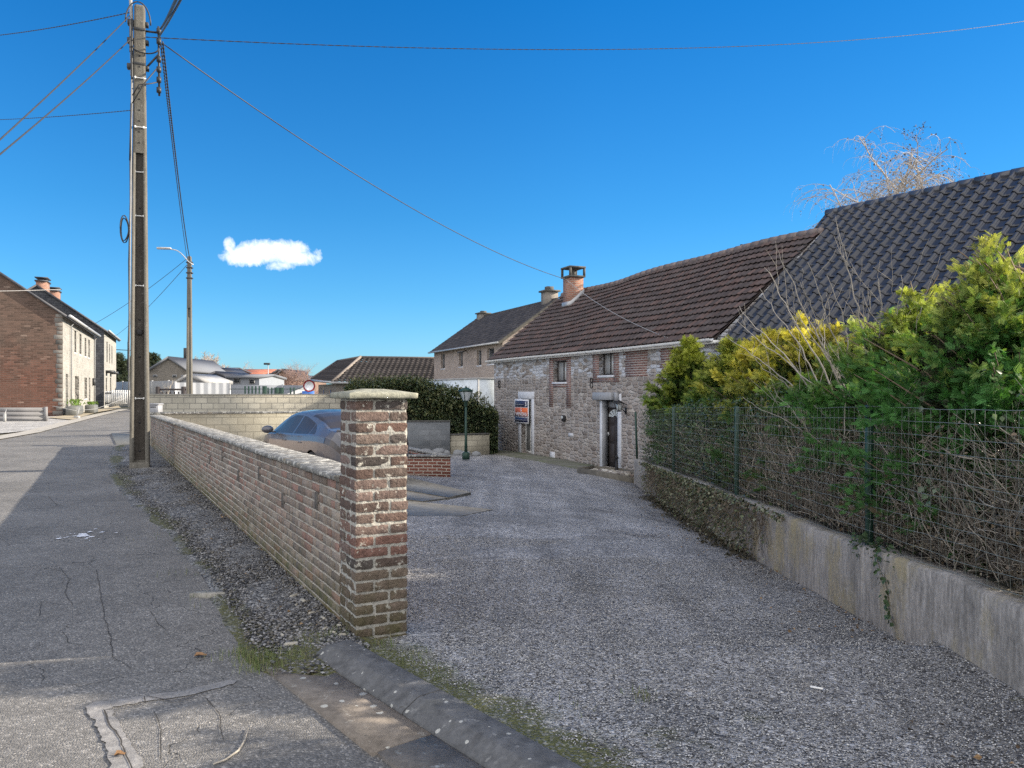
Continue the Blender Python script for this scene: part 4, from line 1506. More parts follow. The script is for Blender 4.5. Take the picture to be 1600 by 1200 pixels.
    sag = lambda x, s: -.05*np.sin(np.clip(np.asarray(x)/6, 0, 1)*np.pi)*s + .03*np.sin(np.asarray(x)*1.1)*s*(1-.2*s) + .07*np.sin(np.clip((np.asarray(x)-5)/10, 0, 1)*np.pi)*s + .05*np.sin(np.asarray(x)*.8+s*5)*s*(1-s)*2
    tiles(mb, -.12, L, -.22, 2.80, yr, zr, .30, .21, pan, .052, [(.085, .068, .066), (.10, .075, .07), (.075, .062, .06), (.115, .08, .072), (.09, .075, .072)], 3, 6, sag)
    rf = mb.build('roof', M['tile_brown'], root)
    mb = MB()
    tiles(mb, -.12, L, D+.2, 2.80, yr, zr, .30, .21, pan, .05, [(.10, .08, .075), (.12, .09, .08)], 5, 4, sag)
    mb.build('back_slope', M['tile_brown'], rf)
    mb = MB(); ridge_caps(mb, -.12, L, yr, zr+.03, .12, .40, (.20, .165, .155), sag)
    mb.build('ridge_tiles', M['tile_brown'], rf, smooth=True)
    # gutter
    mb = MB()
    th = np.linspace(math.pi, 2*math.pi, 8)
    prof = [(-.30+.065*math.cos(t), 2.80+.065*math.sin(t)) for t in th]
    xs = np.linspace(-.15, L, 30)
    mb.grid(np.array([[(x, p[0], p[1]+.01*math.sin(x*.5)) for p in prof] for x in xs]))
    mb.grid(np.array([[(x, p[0]+.004, p[1]+.012+.01*math.sin(x*.5)) for p in prof] for x in xs]), flip=True)
    mb.box((-.15, -.24, 2.70), (L, -.02, 2.78))
    gt = mb.build('gutter', M['paint_white'], root)
    for x in np.arange(.3, L, .55):
        mb = MB(); mb.box((x-.01, -.371, 2.73), (x+.01, -.24, 2.81)); mb.build('gutter_bracket', M['zinc'], gt)
    # chimney
    cx, cy = 1.95, 2.75
    mb = MB(); mb.box((cx-.33, cy-.30, 4.6), (cx+.33, cy+.30, 6.22))
    ch = mb.build('chimney', M['orange_brick'], root)
    mb = MB()
    a, b = .40, .37
    mb.box((cx-a, cy-b, 6.221), (cx+a, cy+b, 6.29), cham=.01)
    for sx in (-1, 1):
        for sy in (-1, 1):
            mb.box((cx+sx*(a-.045)-.04, cy+sy*(b-.045)-.04, 6.29), (cx+sx*(a-.045)+.04, cy+sy*(b-.045)+.04, 6.60))
    mb.box((cx-a-.01, cy-b-.01, 6.601), (cx+a+.01, cy+b+.01, 6.67), cham=.01)
    mb.tube([(cx, cy, 6.29), (cx, cy, 6.52)], .11, 10)
    mb.build('chimney_cowl', M['coping_edge'], ch)
    mb = MB()
    t = .85
    mb.box((cx-.37, cy-.345, 4.72), (cx+.37, cy+.32, 5.22))
    zf = lambda y: 2.85+(y+.22)*(zr-2.8)/(yr+.22)
    mb.V[-1] = np.array([(v[0]*1.0, v[1], (zf(v[1])+(.16 if v[2] > 5 else -.1))) for v in mb.V[-1]])
    mb.build('flashing', M['zinc'], ch)
    # vent pipes on ridge
    mb = MB(); mb.tube([(11.0, yr+.5, 5.2), (11.0, yr+.5, 6.12)], .05, 8); mb.build('vent_pipe', M['dark_metal'], rf)
    # wall anchors
    mb = MB()
    for (cz, r_) in ((1.87, .075), (1.71, .09)):
        th = np.linspace(0, 2*math.pi, 15)
        mb.tube([(8.31+r_*math.cos(t), -.02, cz+r_*math.sin(t)) for t in th], .014, 5, cap=False)
    mb.build('wall_anchor', M['iron'], root)['label'] = 'iron wall anchor shaped like an eight'
    mb = MB()
    th = np.linspace(-1.2, 4.2, 14)
    mb.tube([(.6+.10*math.cos(t), -.02, 1.88+.075*math.sin(t)) for t in th], .018, 5)
    mb.tube([(.6+.10*math.cos(t+3.1), -.02, 1.74+.075*math.sin(t+3.1)) for t in th], .018, 5)
    mb.build('wall_anchor', M['iron'], root)['label'] = 'iron wall anchor of two curled hooks'
    mb = MB(); mb.box((5.30, -.012, -1.0), (5.68, .05, -.66)); mb.build('stone_plug', M['bluestone'], root)
    mb = MB(); mb.box((6.7, -.008, -.04), (7.05, .05, .08)); mb.build('stone_plug', M['bluestone'], root)
    # concrete skirt at wall foot
    return root, rz


sh_root, sh_rz = stone_house()


def house_world(v, y, z):
    c, s = HD
    return np.array([C0[0]+v*c+y*.9147, C0[1]+v*s+y*.404, z])


def sale_sign():
    o = house_world(2.36, -.10, .28)
    root = thing('sale_sign', 'orange and navy sale board reading A VENDRE fixed over the tall window', 'sign', tuple(o), sh_rz)
    w, h = 1.28, .92
    mb = MB(); mb.box((0, 0, 0), (w, .03, h), cham=.008); mb.build('board', M['sign_white'], root)
    mb = MB(); mb.box((.05, -.004, .04), (w-.05, .01, .215)); mb.box((.05, -.004, .235), (w-.05, .01, .27)); mb.box((.05, -.004, .615), (w-.05, .01, h-.05)); mb.build('navy_panel', M['sign_navy'], root)
    mb = MB(); mb.box((.05, -.004, .275), (w-.05, .01, .60)); mb.build('orange_panel', M['sign_orange'], root)

    def text(s, x, z, size, mat, sx=1.0):
        cu = bpy.data.curves.new('lettering', 'FONT')
        cu.body = s; cu.size = size; cu.extrude = .002; cu.align_x = 'CENTER'; cu.offset = size*.02
        cu.materials.append(mat)
        tmp = bpy.data.objects.new('lettering', cu); COL.objects.link(tmp)
        me = bpy.data.meshes.new_from_object(tmp.evaluated_get(bpy.context.evaluated_depsgraph_get()))
        bpy.data.objects.remove(tmp); bpy.data.curves.remove(cu)
        t = bpy.data.objects.new('lettering', me); COL.objects.link(t)
        me.materials.clear(); me.materials.append(mat)
        t.parent = root; t.location = (x, -.008, z); t.rotation_euler = (R(90), 0, 0); t.scale = (sx, 1, 1)
    text('À', w/2, .445, .16, M['sign_white'], 1.2)
    text('VENDRE', w/2, .30, .17, M['sign_white'], 1.65)
    text('S', w*.84, .67, .24, M['sign_white'], 1.3)
    mb = MB()
    rr = np.random.default_rng(3)
    for (xa, xb, z, hh) in ((.08, .78, .70, .07), (.08, .78, .80, .03), (.10, 1.18, .64, .03), (.10, 1.18, .10, .06)):
        x = xa
        while x < xb:
            q = .03+.05*rr.random()
            mb.box((x, -.007, z+.01*rr.random()), (x+q, 0, z+hh*(.35+.35*rr.random()))); x += q+.03
    mb.box((.08, -.007, .242), (w-.08, 0, .256))
    mb.build('small_print', flat('print_gray', (.30, .31, .34), .5), root)['kind'] = 'stuff'


def lantern(name, v, z, label):
    o = house_world(v, 0, z)
    root = thing(name, label, 'wall lamp', tuple(o), sh_rz)
    mb = MB()
    mb.box((-.05, -.02, -.10), (.05, 0, .10), cham=.01)
    th = np.linspace(0, math.pi*.9, 8)
    mb.tube([(0, -.02-.22*math.sin(t*.55), -.05+.12*math.sin(t)) for t in th], .014, 5)
    mb.build('bracket', M['iron'], root)
    mb = MB()
    z0 = .02
    for (a, b, q0, q1) in ((.05, .10, z0, z0+.2),):
        for sx, sy in ((-1, -1), (1, -1), (1, 1), (-1, 1)):
            mb.tube([(sx*a, -.25+sy*a, q0), (sx*b, -.25+sy*b, q1)], .010, 4)
    mb.add([(-.13, -.38, z0+.2), (.13, -.38, z0+.2), (.13, -.12, z0+.2), (-.13, -.12, z0+.2), (0, -.25, z0+.32)], [[0, 1, 4], [1, 2, 4], [2, 3, 4], [3, 0, 4]]); mb.Fl.append((np.array([[3, 2, 1, 0]])+mb.nv-5, 0))
    mb.box((-.05, -.30, z0-.04), (.05, -.20, z0))
    mb.build('lantern_frame', M['iron'], root)
    mb = MB(); mb.prism([(-.06, -.31), (.06, -.31), (.06, -.19), (-.06, -.19)], z0+.01, z0+.19); mb.build('lantern_glass', M['lantern_glass'], root)


sale_sign()
lantern('wall_lantern', 10.38, .92, 'black lantern on a scrolled bracket right of the dark door')
# small bulkhead lamp
o = house_world(6.42, 0, .58)
root = thing('wall_light', 'small black wall light between the tall window and the door', 'wall lamp', tuple(o), sh_rz)
mb = MB(); mb.box((-.11, -.09, -.12), (.11, 0, .10), cham=.03); mb.build('housing', M['iron'], root)
mb = MB(); mb.box((-.08, -.105, -.02), (.03, -.088, .07), cham=.01); mb.build('lens', M['lantern_glass'], root)

# paving strip along the house foot, bed with stones, door bed
mb = MB()
P_ = []
for v in np.linspace(-.3, 12.5, 30):
    a = house_world(v, -.02, 0); b = house_world(v, -1.25, 0)
    P_.append([(a[0], a[1], float(gz(a[0], a[1]))+.05), (b[0], b[1], float(gz(b[0], b[1]))+.035), (b[0], b[1], float(gz(b[0], b[1]))-.1)])
mb.grid(np.array(P_))
o = mb.build('path', flat('path_concrete', (.14, .14, .115), .95, .25, 3, .6, 40, dirt=(.10, .12, .06)))
tag(o, 'mossy concrete path along the foot of the stone house', 'path', kind='structure')


def stone_bed():
    pts = [np.array(p) for p in ((1.92, 22.1), (2.46, 23.4), (3.35, 23.1), (3.9, 21.6), (3.17, 20.15))]
    root = thing('stone_bed', 'kerbed bed of broken stones between door and retaining wall', 'stone bed', (2.5, 22, float(gz(2.5, 22))))
    o = np.array(root.location)
    mb = MB()
    for i in range(5):
        a, b = pts[i], pts[(i+1) % 5]
        d = (b-a)/np.linalg.norm(b-a); n = np.array([-d[1], d[0]])*.05
        q = [a-n, b-n, b+n, a+n]
        z = [float(gz(*p)) for p in q]
        V = [(*p, zz+.14) for p, zz in zip(q, z)]+[(*p, zz-.1) for p, zz in zip(q, z)]
        mb.add(np.array(V)-o, [[0, 1, 2, 3], [0, 4, 5, 1], [1, 5, 6, 2], [2, 6, 7, 3], [3, 7, 4, 0]])
    mb.build('bed_kerb', flat('bed_kerb', (.13, .12, .10), .95, .25, 6, .6, 40), root)
    mb = MB()
    r = np.random.default_rng(8)
    for i in range(120):
        u = r.dirichlet([1]*5); p = sum(ui*pi for ui, pi in zip(u, pts))
        s = .04+.07*r.random()
        c = np.array([(.36, .34, .30), (.22, .20, .18), (.5, .48, .44), (.15, .12, .10)][r.integers(4)])
        mb.box((-s, -s*.7, -s*.4), (s, s*.7, s*.4), c, cham=s*.25, M=rot_z(r.random()*6), T=np.array([*p, float(gz(*p))+.06+.03*r.random()])-o)
    mb.build('bed_stones', M['bed_stone'], root)['kind'] = 'stuff'
    # little iron stand
    mb = MB(); p = house_world(10.25, -.25, -.93)-o
    mb.tube([p, p+np.array([0, 0, .1]), p+np.array([0, 0, .42])], [.10, .05, .035], 8); mb.tube([p+np.array([0, 0, .42]), p+np.array([0, 0, .52])], [.07, .02], 8)
    q = mb.build('boot_scraper', M['iron'])
    q.location = tuple(o)
    tag(q, 'small dark iron post standing beside the door step', 'iron post')


stone_bed()

# ------------------------------------------------------------------ dark roofed house on the right
def dark_house():
    d = (.561, -.828)
    rz = math.atan2(d[1], d[0])
    A = (5.36, 18.72)
    root = thing('tiled_house', 'house with glossy black tiled roof rising behind the hedge', 'house', (A[0], A[1], 0), rz)
    L, D, ze, zr, yr = 12.4, 8.6, 2.75, 6.42, 4.28
    mb = MB(); shell(mb, L, D, -1.2, ze, zr, [], yr); mb.build('brick_walls', M['tan_brick'], root)
    mb = MB()
    pal = [(.030, .033, .042), (.036, .039, .048), (.026, .029, .037)]
    tiles(mb, -.25, L+.3, -.35, 2.42, yr, zr, .345, .30, flatroll, .024, pal, 9, 16, None, .06)
    rf = mb.build('roof', M['tile_dark'], root, smooth=False)
    mb = MB(); tiles(mb, -.25, L+.3, D+.35, 2.42, yr, zr, .345, .30, flatroll, .040, pal, 10, 5, None, .06)
    mb.build('back_slope', M['tile_dark'], rf)
    mb = MB(); ridge_caps(mb, -.27, L+.3, yr, zr+.04, .115, .42, (.055, .06, .075)); mb.build('ridge_tiles', M['tile_dark'], rf, smooth=True)
    mb = MB()
    for sgn, y1 in ((1, -.35), (-1, D+.35)):
        a = np.array([-.27, y1, 2.42]); b = np.array([-.27, yr, zr])
        for w in (-.27,):
            V = [a+(0, 0, .07), b+(0, 0, .07), b+(0, 0, -.14), a+(0, 0, -.14)]
            V2 = [v+np.array([.03, 0, 0]) for v in V]
            mb.add(V+V2, [[0, 1, 2, 3], [7, 6, 5, 4], [0, 4, 5, 1], [1, 5, 6, 2], [2, 6, 7, 3], [3, 7, 4, 0]])
    mb.build('verge_board', M['slate_roof'], rf)
    mb = MB(); mb.box((-.25, -.50, 2.32), (L+.3, -.36, 2.45), cham=.02); mb.build('gutter', M['zinc'], root)


dark_house()

# ------------------------------------------------------------------ tan brick house behind
def tan_house():
    rz = math.atan2(*HD[::-1])
    far = np.array([-.58-.4417*12.0, 58.0])      # far facade corner
    d = np.array(HD)
    root = thing('brick_house', 'two storey tan brick house with dark roof behind the stone house', 'house', (far[0], far[1], 0), rz)
    L = 13.15; D = 7.2; ze, zr = 4.62, 7.2
    # window columns in pixels -> local x
    def lx(px):
        k = (px-800)/1200
        return (k*far[1]-far[0])/(d[0]-k*d[1])
    ops = []
    for (a, b, t, bo) in ((689, 695, 553, 576), (717, 723, 550, 573), (745, 752, 547, 571), (761, 772, 544, 569)):
        x0, x1 = lx(a), lx(b)
        Y = far[1]+d[1]*(x0+x1)/2
        ops.append((x0, x1, H0-(bo-612)/1200*Y, H0-(t-612)/1200*Y))
    mb = MB(); shell(mb, L, D, -1.5, ze, zr, ops); mb.build('brick_walls', M['tan_brick'], root)
    for o in ops:
        window(root, *o, .15, M['gray_metal'], M['glass'], .05, (0, 0), .17)
    mb = MB(); pal = [(.055, .052, .055), (.07, .065, .066), (.045, .044, .048)]
    tiles(mb, -.2, L+.15, -.3, 4.45, D/2, zr, .30, .25, smallpan, .02, pal, 2, 4)
    rf = mb.build('roof', M['tile_gray'], root)
    mb = MB(); tiles(mb, -.2, L+.15, D+.3, 4.45, D/2, zr, .30, .25, smallpan, .02, pal, 2, 3); mb.build('back_slope', M['tile_gray'], rf)
    mb = MB(); ridge_caps(mb, -.2, L+.15, D/2, zr+.02, .1, .4, (.07, .065, .06)); mb.build('ridge_tiles', M['tile_gray'], rf)
    mb = MB()
    a = np.array([L+.16, -.3, 4.45]); b = np.array([L+.16, D/2, zr])
    mb.add([a+(0, 0, .06), b+(0, 0, .06), b+(0, 0, -.16), a+(0, 0, -.16), a+(-.04, 0, .06), b+(-.04, 0, .06), b+(-.04, 0, -.16), a+(-.04, 0, -.16)], [[0, 3, 2, 1], [4, 5, 6, 7], [0, 1, 5, 4], [3, 7, 6, 2]])
    mb.build('barge_board', M['wood_old'], rf)
    mb = MB(); mb.box((-.2, -.44, 4.38), (L+.15, -.31, 4.48)); mb.build('gutter', M['zinc'], root)
    mb = MB(); mb.box((L-1.3, D/2-.4, 6.6), (L-.5, D/2+.4, 7.75)); c = mb.build('chimney', M['gray_brick'], root)
    mb = MB(); mb.box((L-1.42, D/2-.52, 7.751), (L-.38, D/2+.52, 7.85)); mb.box((L-1.15, D/2-.22, 7.851), (L-.75, D/2+.22, 8.1)); mb.build('chimney_cap', M['coping_edge'], c)
    mb = MB(); mb.box((.6, D/2-.4, 6.6), (1.3, D/2+.4, 7.42)); c = mb.build('chimney', M['gray_brick'], root)
    mb = MB(); mb.box((.5, D/2-.5, 7.421), (1.4, D/2+.5, 7.5)); mb.box((.8, D/2-.2, 7.501), (1.15, D/2+.2, 7.65)); mb.build('chimney_cap', M['coping_edge'], c)
    # lamp arm on wall
    x = lx(733)
    mb = MB(); mb.tube([(x-.6, -.02, 4.25), (x, -.5, 4.15), (x+.5, -.8, 4.1)], .04, 5); mb.box((x+.3, -.95, 4.04), (x+.9, -.7, 4.12)); mb.build('wall_light', M['dark_metal'], root)


tan_house()


# ------------------------------------------------------------------ hip roofed bungalow
def bungalow():
    Cn = at(520, 596, 60); Dn = at(487, 592.5, 69); Er = at(700, 598, 60)
    P_ = at(563.5, 559, 65.5); Rr = at(710, 561, 65.5); Q = at(527.5, 565, 74)
    root = thing('bungalow', 'low brick bungalow with hipped grey tile roof behind the hedge', 'house', (Cn[0], Cn[1], 0))
    o = np.array(root.location)
    pal = np.array([(.052, .046, .044), (.04, .038, .037)])

    def tilequad(mb, a, b, c, d, n, m):
        """a-b eave, d-c ridge: shallow tile relief"""
        r = np.random.default_rng(2)
        a, b, c, d = [np.array(q)-o for q in (a, b, c, d)]
        nrm = np.cross(b-a, d-a); nrm /= np.linalg.norm(nrm)
        if nrm[2] < 0: nrm = -nrm
        for j in range(m):
            v0, v1 = j/m, (j+1.08)/m
            L0, R0 = a+(d-a)*v0, b+(c-b)*v0
            L1, R1 = a+(d-a)*min(v1, 1), b+(c-b)*min(v1, 1)
            u = np.linspace(0, 1, n*4+1)[:, None]
            # keep tile columns vertical: sample along eave direction
            r0 = L0+(R0-L0)*u; r1 = L1+(R1-L1)*u
            ed = (b-a)/np.linalg.norm(b-a)
            w = .035*np.sin((r0-a)@ed/.42*2*np.pi)[:, None]
            mb.grid(np.array([r0+nrm*(w-.01), r0+nrm*(w+.07), r1+nrm*w]), pal[0]*(.8+.5*r.random()))
    mb = MB()
    tilequad(mb, Cn, Er, Rr, P_, 70, 12)
    tilequad(mb, Dn, Cn, P_, Q, 45, 12)
    mb.poly([np.array(q)-o for q in (Dn, Q, (Q[0]+9, Q[1]+2, Q[2]), (Dn[0]+12, Dn[1]+4, Dn[2]))], pal[0])
    mb.poly([np.array(q)-o for q in (P_, Rr, (Rr[0], Rr[1]+8, 2.3), (P_[0]+5, P_[1]+8, 2.3))], pal[0])
    rf = mb.build('roof', M['tile_gray'], root)
    mb = MB(); mb.tube([Cn-o, P_-o+(0, 0, .08)], .13, 6, (.22, .19, .165)); mb.tube([P_-o+(0, 0, .05), Rr-o+(0, 0, .05)], .12, 6, (.14, .12, .11)); mb.tube([P_-o+(0, 0, .05), Q-o+(0, 0, .05)], .12, 6, (.14, .12, .11)); mb.tube([Dn-o+(0, 0, .05), Q-o+(0, 0, .05)], .12, 6, (.14, .12, .11))
    mb.build('hip_tiles', M['tile_gray'], rf)
    mb = MB()
    zb = -1.5; zt = 2.12
    a, b, c = Cn-o+np.array([.15, .45, 0]), Er-o+np.array([0, .45, 0]), Dn-o+np.array([.55, .2, 0])
    mb.quad((a[0], a[1], zb), (b[0], b[1], zb), (b[0], b[1], zt), (a[0], a[1], zt))
    u = (a-c); Lc = np.linalg.norm(u[:2])
    mb.quad((c[0], c[1], zb), (a[0], a[1], zb), (a[0], a[1], zt), (c[0], c[1], zt))
    mb.build('brick_walls', M['gray_brick'], root)
    mb = MB(); e1 = Cn-o; e2 = Er-o; e3 = Dn-o
    for p, q in ((e1, e2), (e3, e1)):
        mb.tube([p+(0, 0, -.1), q+(0, 0, -.1)], .10, 5)
    mb.build('gutter', M['zinc'], root)
    for t in (.33, .72):
        p = c+(a-c)*t
        d_ = (a-c)[:2]/Lc; n_ = np.array([-d_[1], d_[0]]); n_ = n_ if n_[1] < 0 else -n_
        w = .34
        V = []
        for s in (-w, w):
            for dd in (.03, -.05):
                for z in (.55, 1.65):
                    V.append((p[0]+d_[0]*s+n_[0]*dd, p[1]+d_[1]*s+n_[1]*dd, z))
        mb = MB(); mb.add(V, [[0, 1, 3, 2], [4, 6, 7, 5], [0, 4, 5, 1], [2, 3, 7, 6], [1, 5, 7, 3], [0, 2, 6, 4]])
        mb.build('window', M['glass'], root)


bungalow()
# ------------------------------------------------------------------ houses across the lane
LD = (-.395, .919)


def lane_x(corner, px):
    k = (px-800)/1200
    return (k*corner[1]-corner[0])/(LD[0]-k*LD[1])


def lane_ops(corner, boxes):
    out = []
    for (a, b, t, bo) in boxes:
        x0, x1 = lane_x(corner, a), lane_x(corner, b)
        Y = corner[1]+LD[1]*(x0+x1)/2
        out.append((x0, x1, max(H0-(bo-612)/1200*Y, .12), H0-(t-612)/1200*Y))
    return out


def left_house():
    cn = (-27.5, 47.0)
    rz = math.atan2(LD[1], LD[0])
    root = thing('white_stone_house', 'long pale stone house with a red brick gable left of the lane', 'house', (cn[0], cn[1], 0), rz)
    L, D, ze, zr = 18.3, 10.4, 6.25, 9.95
    ops = lane_ops(cn, [(116.3, 119.2, 517, 551), (124.3, 127.2, 522, 554), (132.3, 134.8, 528, 557), (138, 140.4, 531, 559), (102.7, 106.7, 584.5, 650), (117.2, 123.6, 588, 643), (132, 136, 590, 623), (138.8, 141.2, 590, 638)])
    mb = MB(); facade(mb, L, -.3, ze, ops, depth=.3); mb.build('stone_front', M['white_stone'], root)
    mb = MB()
    mb.poly([(0, D, -.3), (0, 0, -.3), (0, 0, ze), (0, D/2, zr), (0, D, ze)]); mb.poly([(L, 0, -.3), (L, D, -.3), (L, D, ze), (L, D/2, zr), (L, 0, ze)]); mb.quad((L, D, -.3), (0, D, -.3), (0, D, ze), (L, D, ze))
    mb.build('brick_gable', M['red_brick'], root)
    mb = MB()
    r = np.random.default_rng(6)
    z = -.2
    while z < ze-.2:
        h = .22+.12*r.random(); d = .25+.3*r.random()
        mb.box((-.006, -.006, z), (.10, d, z+h-.015), tuple(np.array((.14, .135, .125))*(.6+.8*r.random())), cham=.02); z += h
    mb.build('quoins', M['bed_stone'], root)
    for i, o in enumerate(ops):
        if i in (4, 5, 7):
            mb = MB(); mb.box((o[0], .25, o[2]), (o[1], .29, o[3])); mb.build('door', [M['gray_metal'], M['wood_dark'], None, M['gray_metal']][i-4], root)
        else:
            window(root, *o, .24, M['gray_metal'], M['glass'], .06, (0, 0), .26)
    mb = MB()
    sl = (zr-ze)/(D/2)
    for (y0, y1) in ((-.35, D/2), (D+.35, D/2)):
        z0 = ze-.35*sl
        a = [(-.18, y0, z0+.10), (L+.1, y0, z0+.10), (L+.1, y1, zr+.10), (-.18, y1, zr+.10)]
        b = [(p[0], p[1], p[2]-.16) for p in a]
        mb.add(a+b, [[0, 1, 2, 3], [7, 6, 5, 4], [0, 4, 5, 1], [1, 5, 6, 2], [2, 6, 7, 3], [3, 7, 4, 0]])
    rf = mb.build('roof', M['slate_roof'], root)
    mb = MB(); mb.tube([(-.2, -.42, ze-.12), (L+.1, -.42, ze-.12)], .10, 8); mb.build('gutter', M['zinc'], root)
    for px in (109.0, 146.3):
        mb = MB()
        x = lane_x(cn, px)
        mb.tube([(x, -.36, ze-.15), (x, -.10, ze-.45), (x, -.09, .1)], .05, 6)
        mb.build('downpipe', M['zinc'], root)
    mb = MB(); x = lane_x(cn, 144.6); mb.box((x-.15, -.2, 2.0), (x+.15, 0, 2.6)); mb.build('letter_box', M['dark_metal'], root)

    c2 = (-39.3, 74.0)
    root = thing('slate_clad_house', 'taller house with dark slate clad gable and sunlit white front', 'house', (c2[0], c2[1], 0), rz)
    L, D, ze, zr = 14.7, 11.2, 7.5, 11.45
    ops = lane_ops(c2, [(166.4, 168.2, 534, 566), (170.4, 172.0, 538, 568), (174.3, 175.6, 541, 569), (165.4, 167.2, 590, 630), (172.0, 173.8, 590, 628)])
    mb = MB(); facade(mb, L, -.3, ze, ops, depth=.3); mb.build('white_front', M['white_stone'], root)
    mb = MB(); mb.poly([(0, D, -.3), (0, 0, -.3), (0, 0, ze), (0, D/2, zr), (0, D, ze)]); mb.build('slate_gable', M['slate'], root)
    mb = MB(); mb.poly([(L, 0, -.3), (L, D, -.3), (L, D, ze), (L, D/2, zr), (L, 0, ze)]); mb.quad((L, D, -.3), (0, D, -.3), (0, D, ze), (L, D, ze)); mb.build('rear_walls', M['white_stone'], root)
    for o in ops:
        window(root, *o, .24, M['gray_metal'], M['glass'], .06, (0, 0))
    for px in (166.3, 172.9):
        mb = MB()
        x = lane_x(c2, px)
        mb.box((x-.9, -.7, 3.35), (x+.9, 0, 3.6))
        mb.build('door_canopy', M['dark_metal'], root)
    mb = MB()
    sl = (zr-ze)/(D/2)
    for (y0, y1) in ((-.35, D/2), (D+.35, D/2)):
        z0 = ze-.35*sl
        a = [(-.15, y0, z0+.10), (L+.1, y0, z0+.10), (L+.1, y1, zr+.10), (-.15, y1, zr+.10)]
        b = [(p[0], p[1], p[2]-.2) for p in a]
        mb.add(a+b, [[0, 1, 2, 3], [7, 6, 5, 4], [0, 4, 5, 1], [1, 5, 6, 2], [2, 6, 7, 3], [3, 7, 4, 0]])
    mb.build('roof', M['slate_roof'], root)
    for (x0, x1) in ((2.6, 4.6), (10.4, 12.0)):
        mb = MB(); mb.box((x0, D/2-.45, 10.6), (x1, D/2+.45, 12.15)); c = mb.build('chimney', M['orange_brick'], root)
        mb = MB(); mb.box((x0-.1, D/2-.55, 12.151), (x1+.1, D/2+.55, 12.28)); 
        for t in (.2, .5, .8):
            mb.box((x0+(x1-x0)*t-.12, D/2-.15, 12.281), (x0+(x1-x0)*t+.12, D/2+.15, 12.5))
        mb.box((x0-.1, D/2-.55, 12.501), (x1+.1, D/2+.55, 12.58)); mb.build('chimney_cap', M['slate_roof'], c)
    mb = MB(); mb.tube([(-.1, -.42, ze-.12), (L, -.42, ze-.12)], .10, 6); mb.build('gutter', M['zinc'], root)
    # aerial on far corner
    mb = MB()
    mb.tube([(L, -1.2, 5.8), (L, -1.2, 7.2)], .05, 4); mb.tube([(L, -2.6, 6.2), (L, .4, 6.3)], .04, 4)
    mb.build('aerial', M['dark_metal'], root)


left_house()

# plank barrier by the brick gable
root = thing('plank_barrier', 'grey plank barrier standing on the pale gravel before the brick gable', 'barrier', (-28.6, 38.6, 0), R(0))
mb = MB()
for k in range(3):
    mb.box((0, 0, .03+k*.225), (5.1, .05, .03+k*.225+.22))
mb.build('planks', M['plank_gray'], root)
mb = MB(); mb.box((5.1, -.03, 0), (5.22, .08, .74)); mb.box((2.4, -.03, 0), (2.5, -.001, .70)); mb.build('post', M['plank_gray'], root)
mb = MB(); mb.box((3.55, -.8, 0), (3.65, -.7, .42)); mb.tube([(3.6, -.75, .38), (3.2, -.02, .62)], .02, 4); mb.build('brace', M['white_metal'], root)
root = thing('rope_barrier', 'white chain hung from the brick gable to a small stand', 'chain', (-24.4, 42.6, 0))
mb = MB(); mb.tube([(-.5, -1, .72), (.2, 0, .45), (.8, .9, .52), (1.7, 2.4, 1.1)], .012, 5); mb.build('chain', M['white_metal'], root)
mb = MB(); mb.box((.12, -.1, 0), (.42, .1, .16), cham=.04); mb.tube([(.25, 0, .1), (.35, .1, .6)], .03, 5); mb.build('stand', M['white_metal'], root)

# planters on the pavement
for i, (px, py, w, lab) in enumerate(((117, 648, 1.35, 'grey stone trough planter with green leaves nearer on the pavement'), (143, 645, .9, 'smaller grey stone trough farther along the pavement'))):
    Y = 1740/(py-612)
    p = at(px, py, Y)
    root = thing('planter', lab, 'planter', (p[0], p[1], .05), math.atan2(LD[1], LD[0]))
    mb = MB(); mb.box((-w*1.3, -.3, 0), (w*1.3, .3, .55), (.13, .135, .13), cham=.05); mb.build('trough', M['bed_stone'], root)
    mb = MB()
    rr = np.random.default_rng(i)
    n = 160
    for k in range(n):
        a = rr.random()*6.28; q = rr.random()
        c = np.array([(q*2-1)*w*1.2, rr.normal()*.15, .55+.35*rr.random()*(1-i*.6)])
        s = .10
        mb.poly([c, c+np.array([s*math.cos(a), s*math.sin(a), s*.6]), c+np.array([s*math.cos(a+.8), s*math.sin(a+.8), s*1.2])], (.12, .20, .03))
    mb.build('leaves', M['leaf'], root)


# ------------------------------------------------------------------ background buildings
def wmat(g_):
    return M[g_]


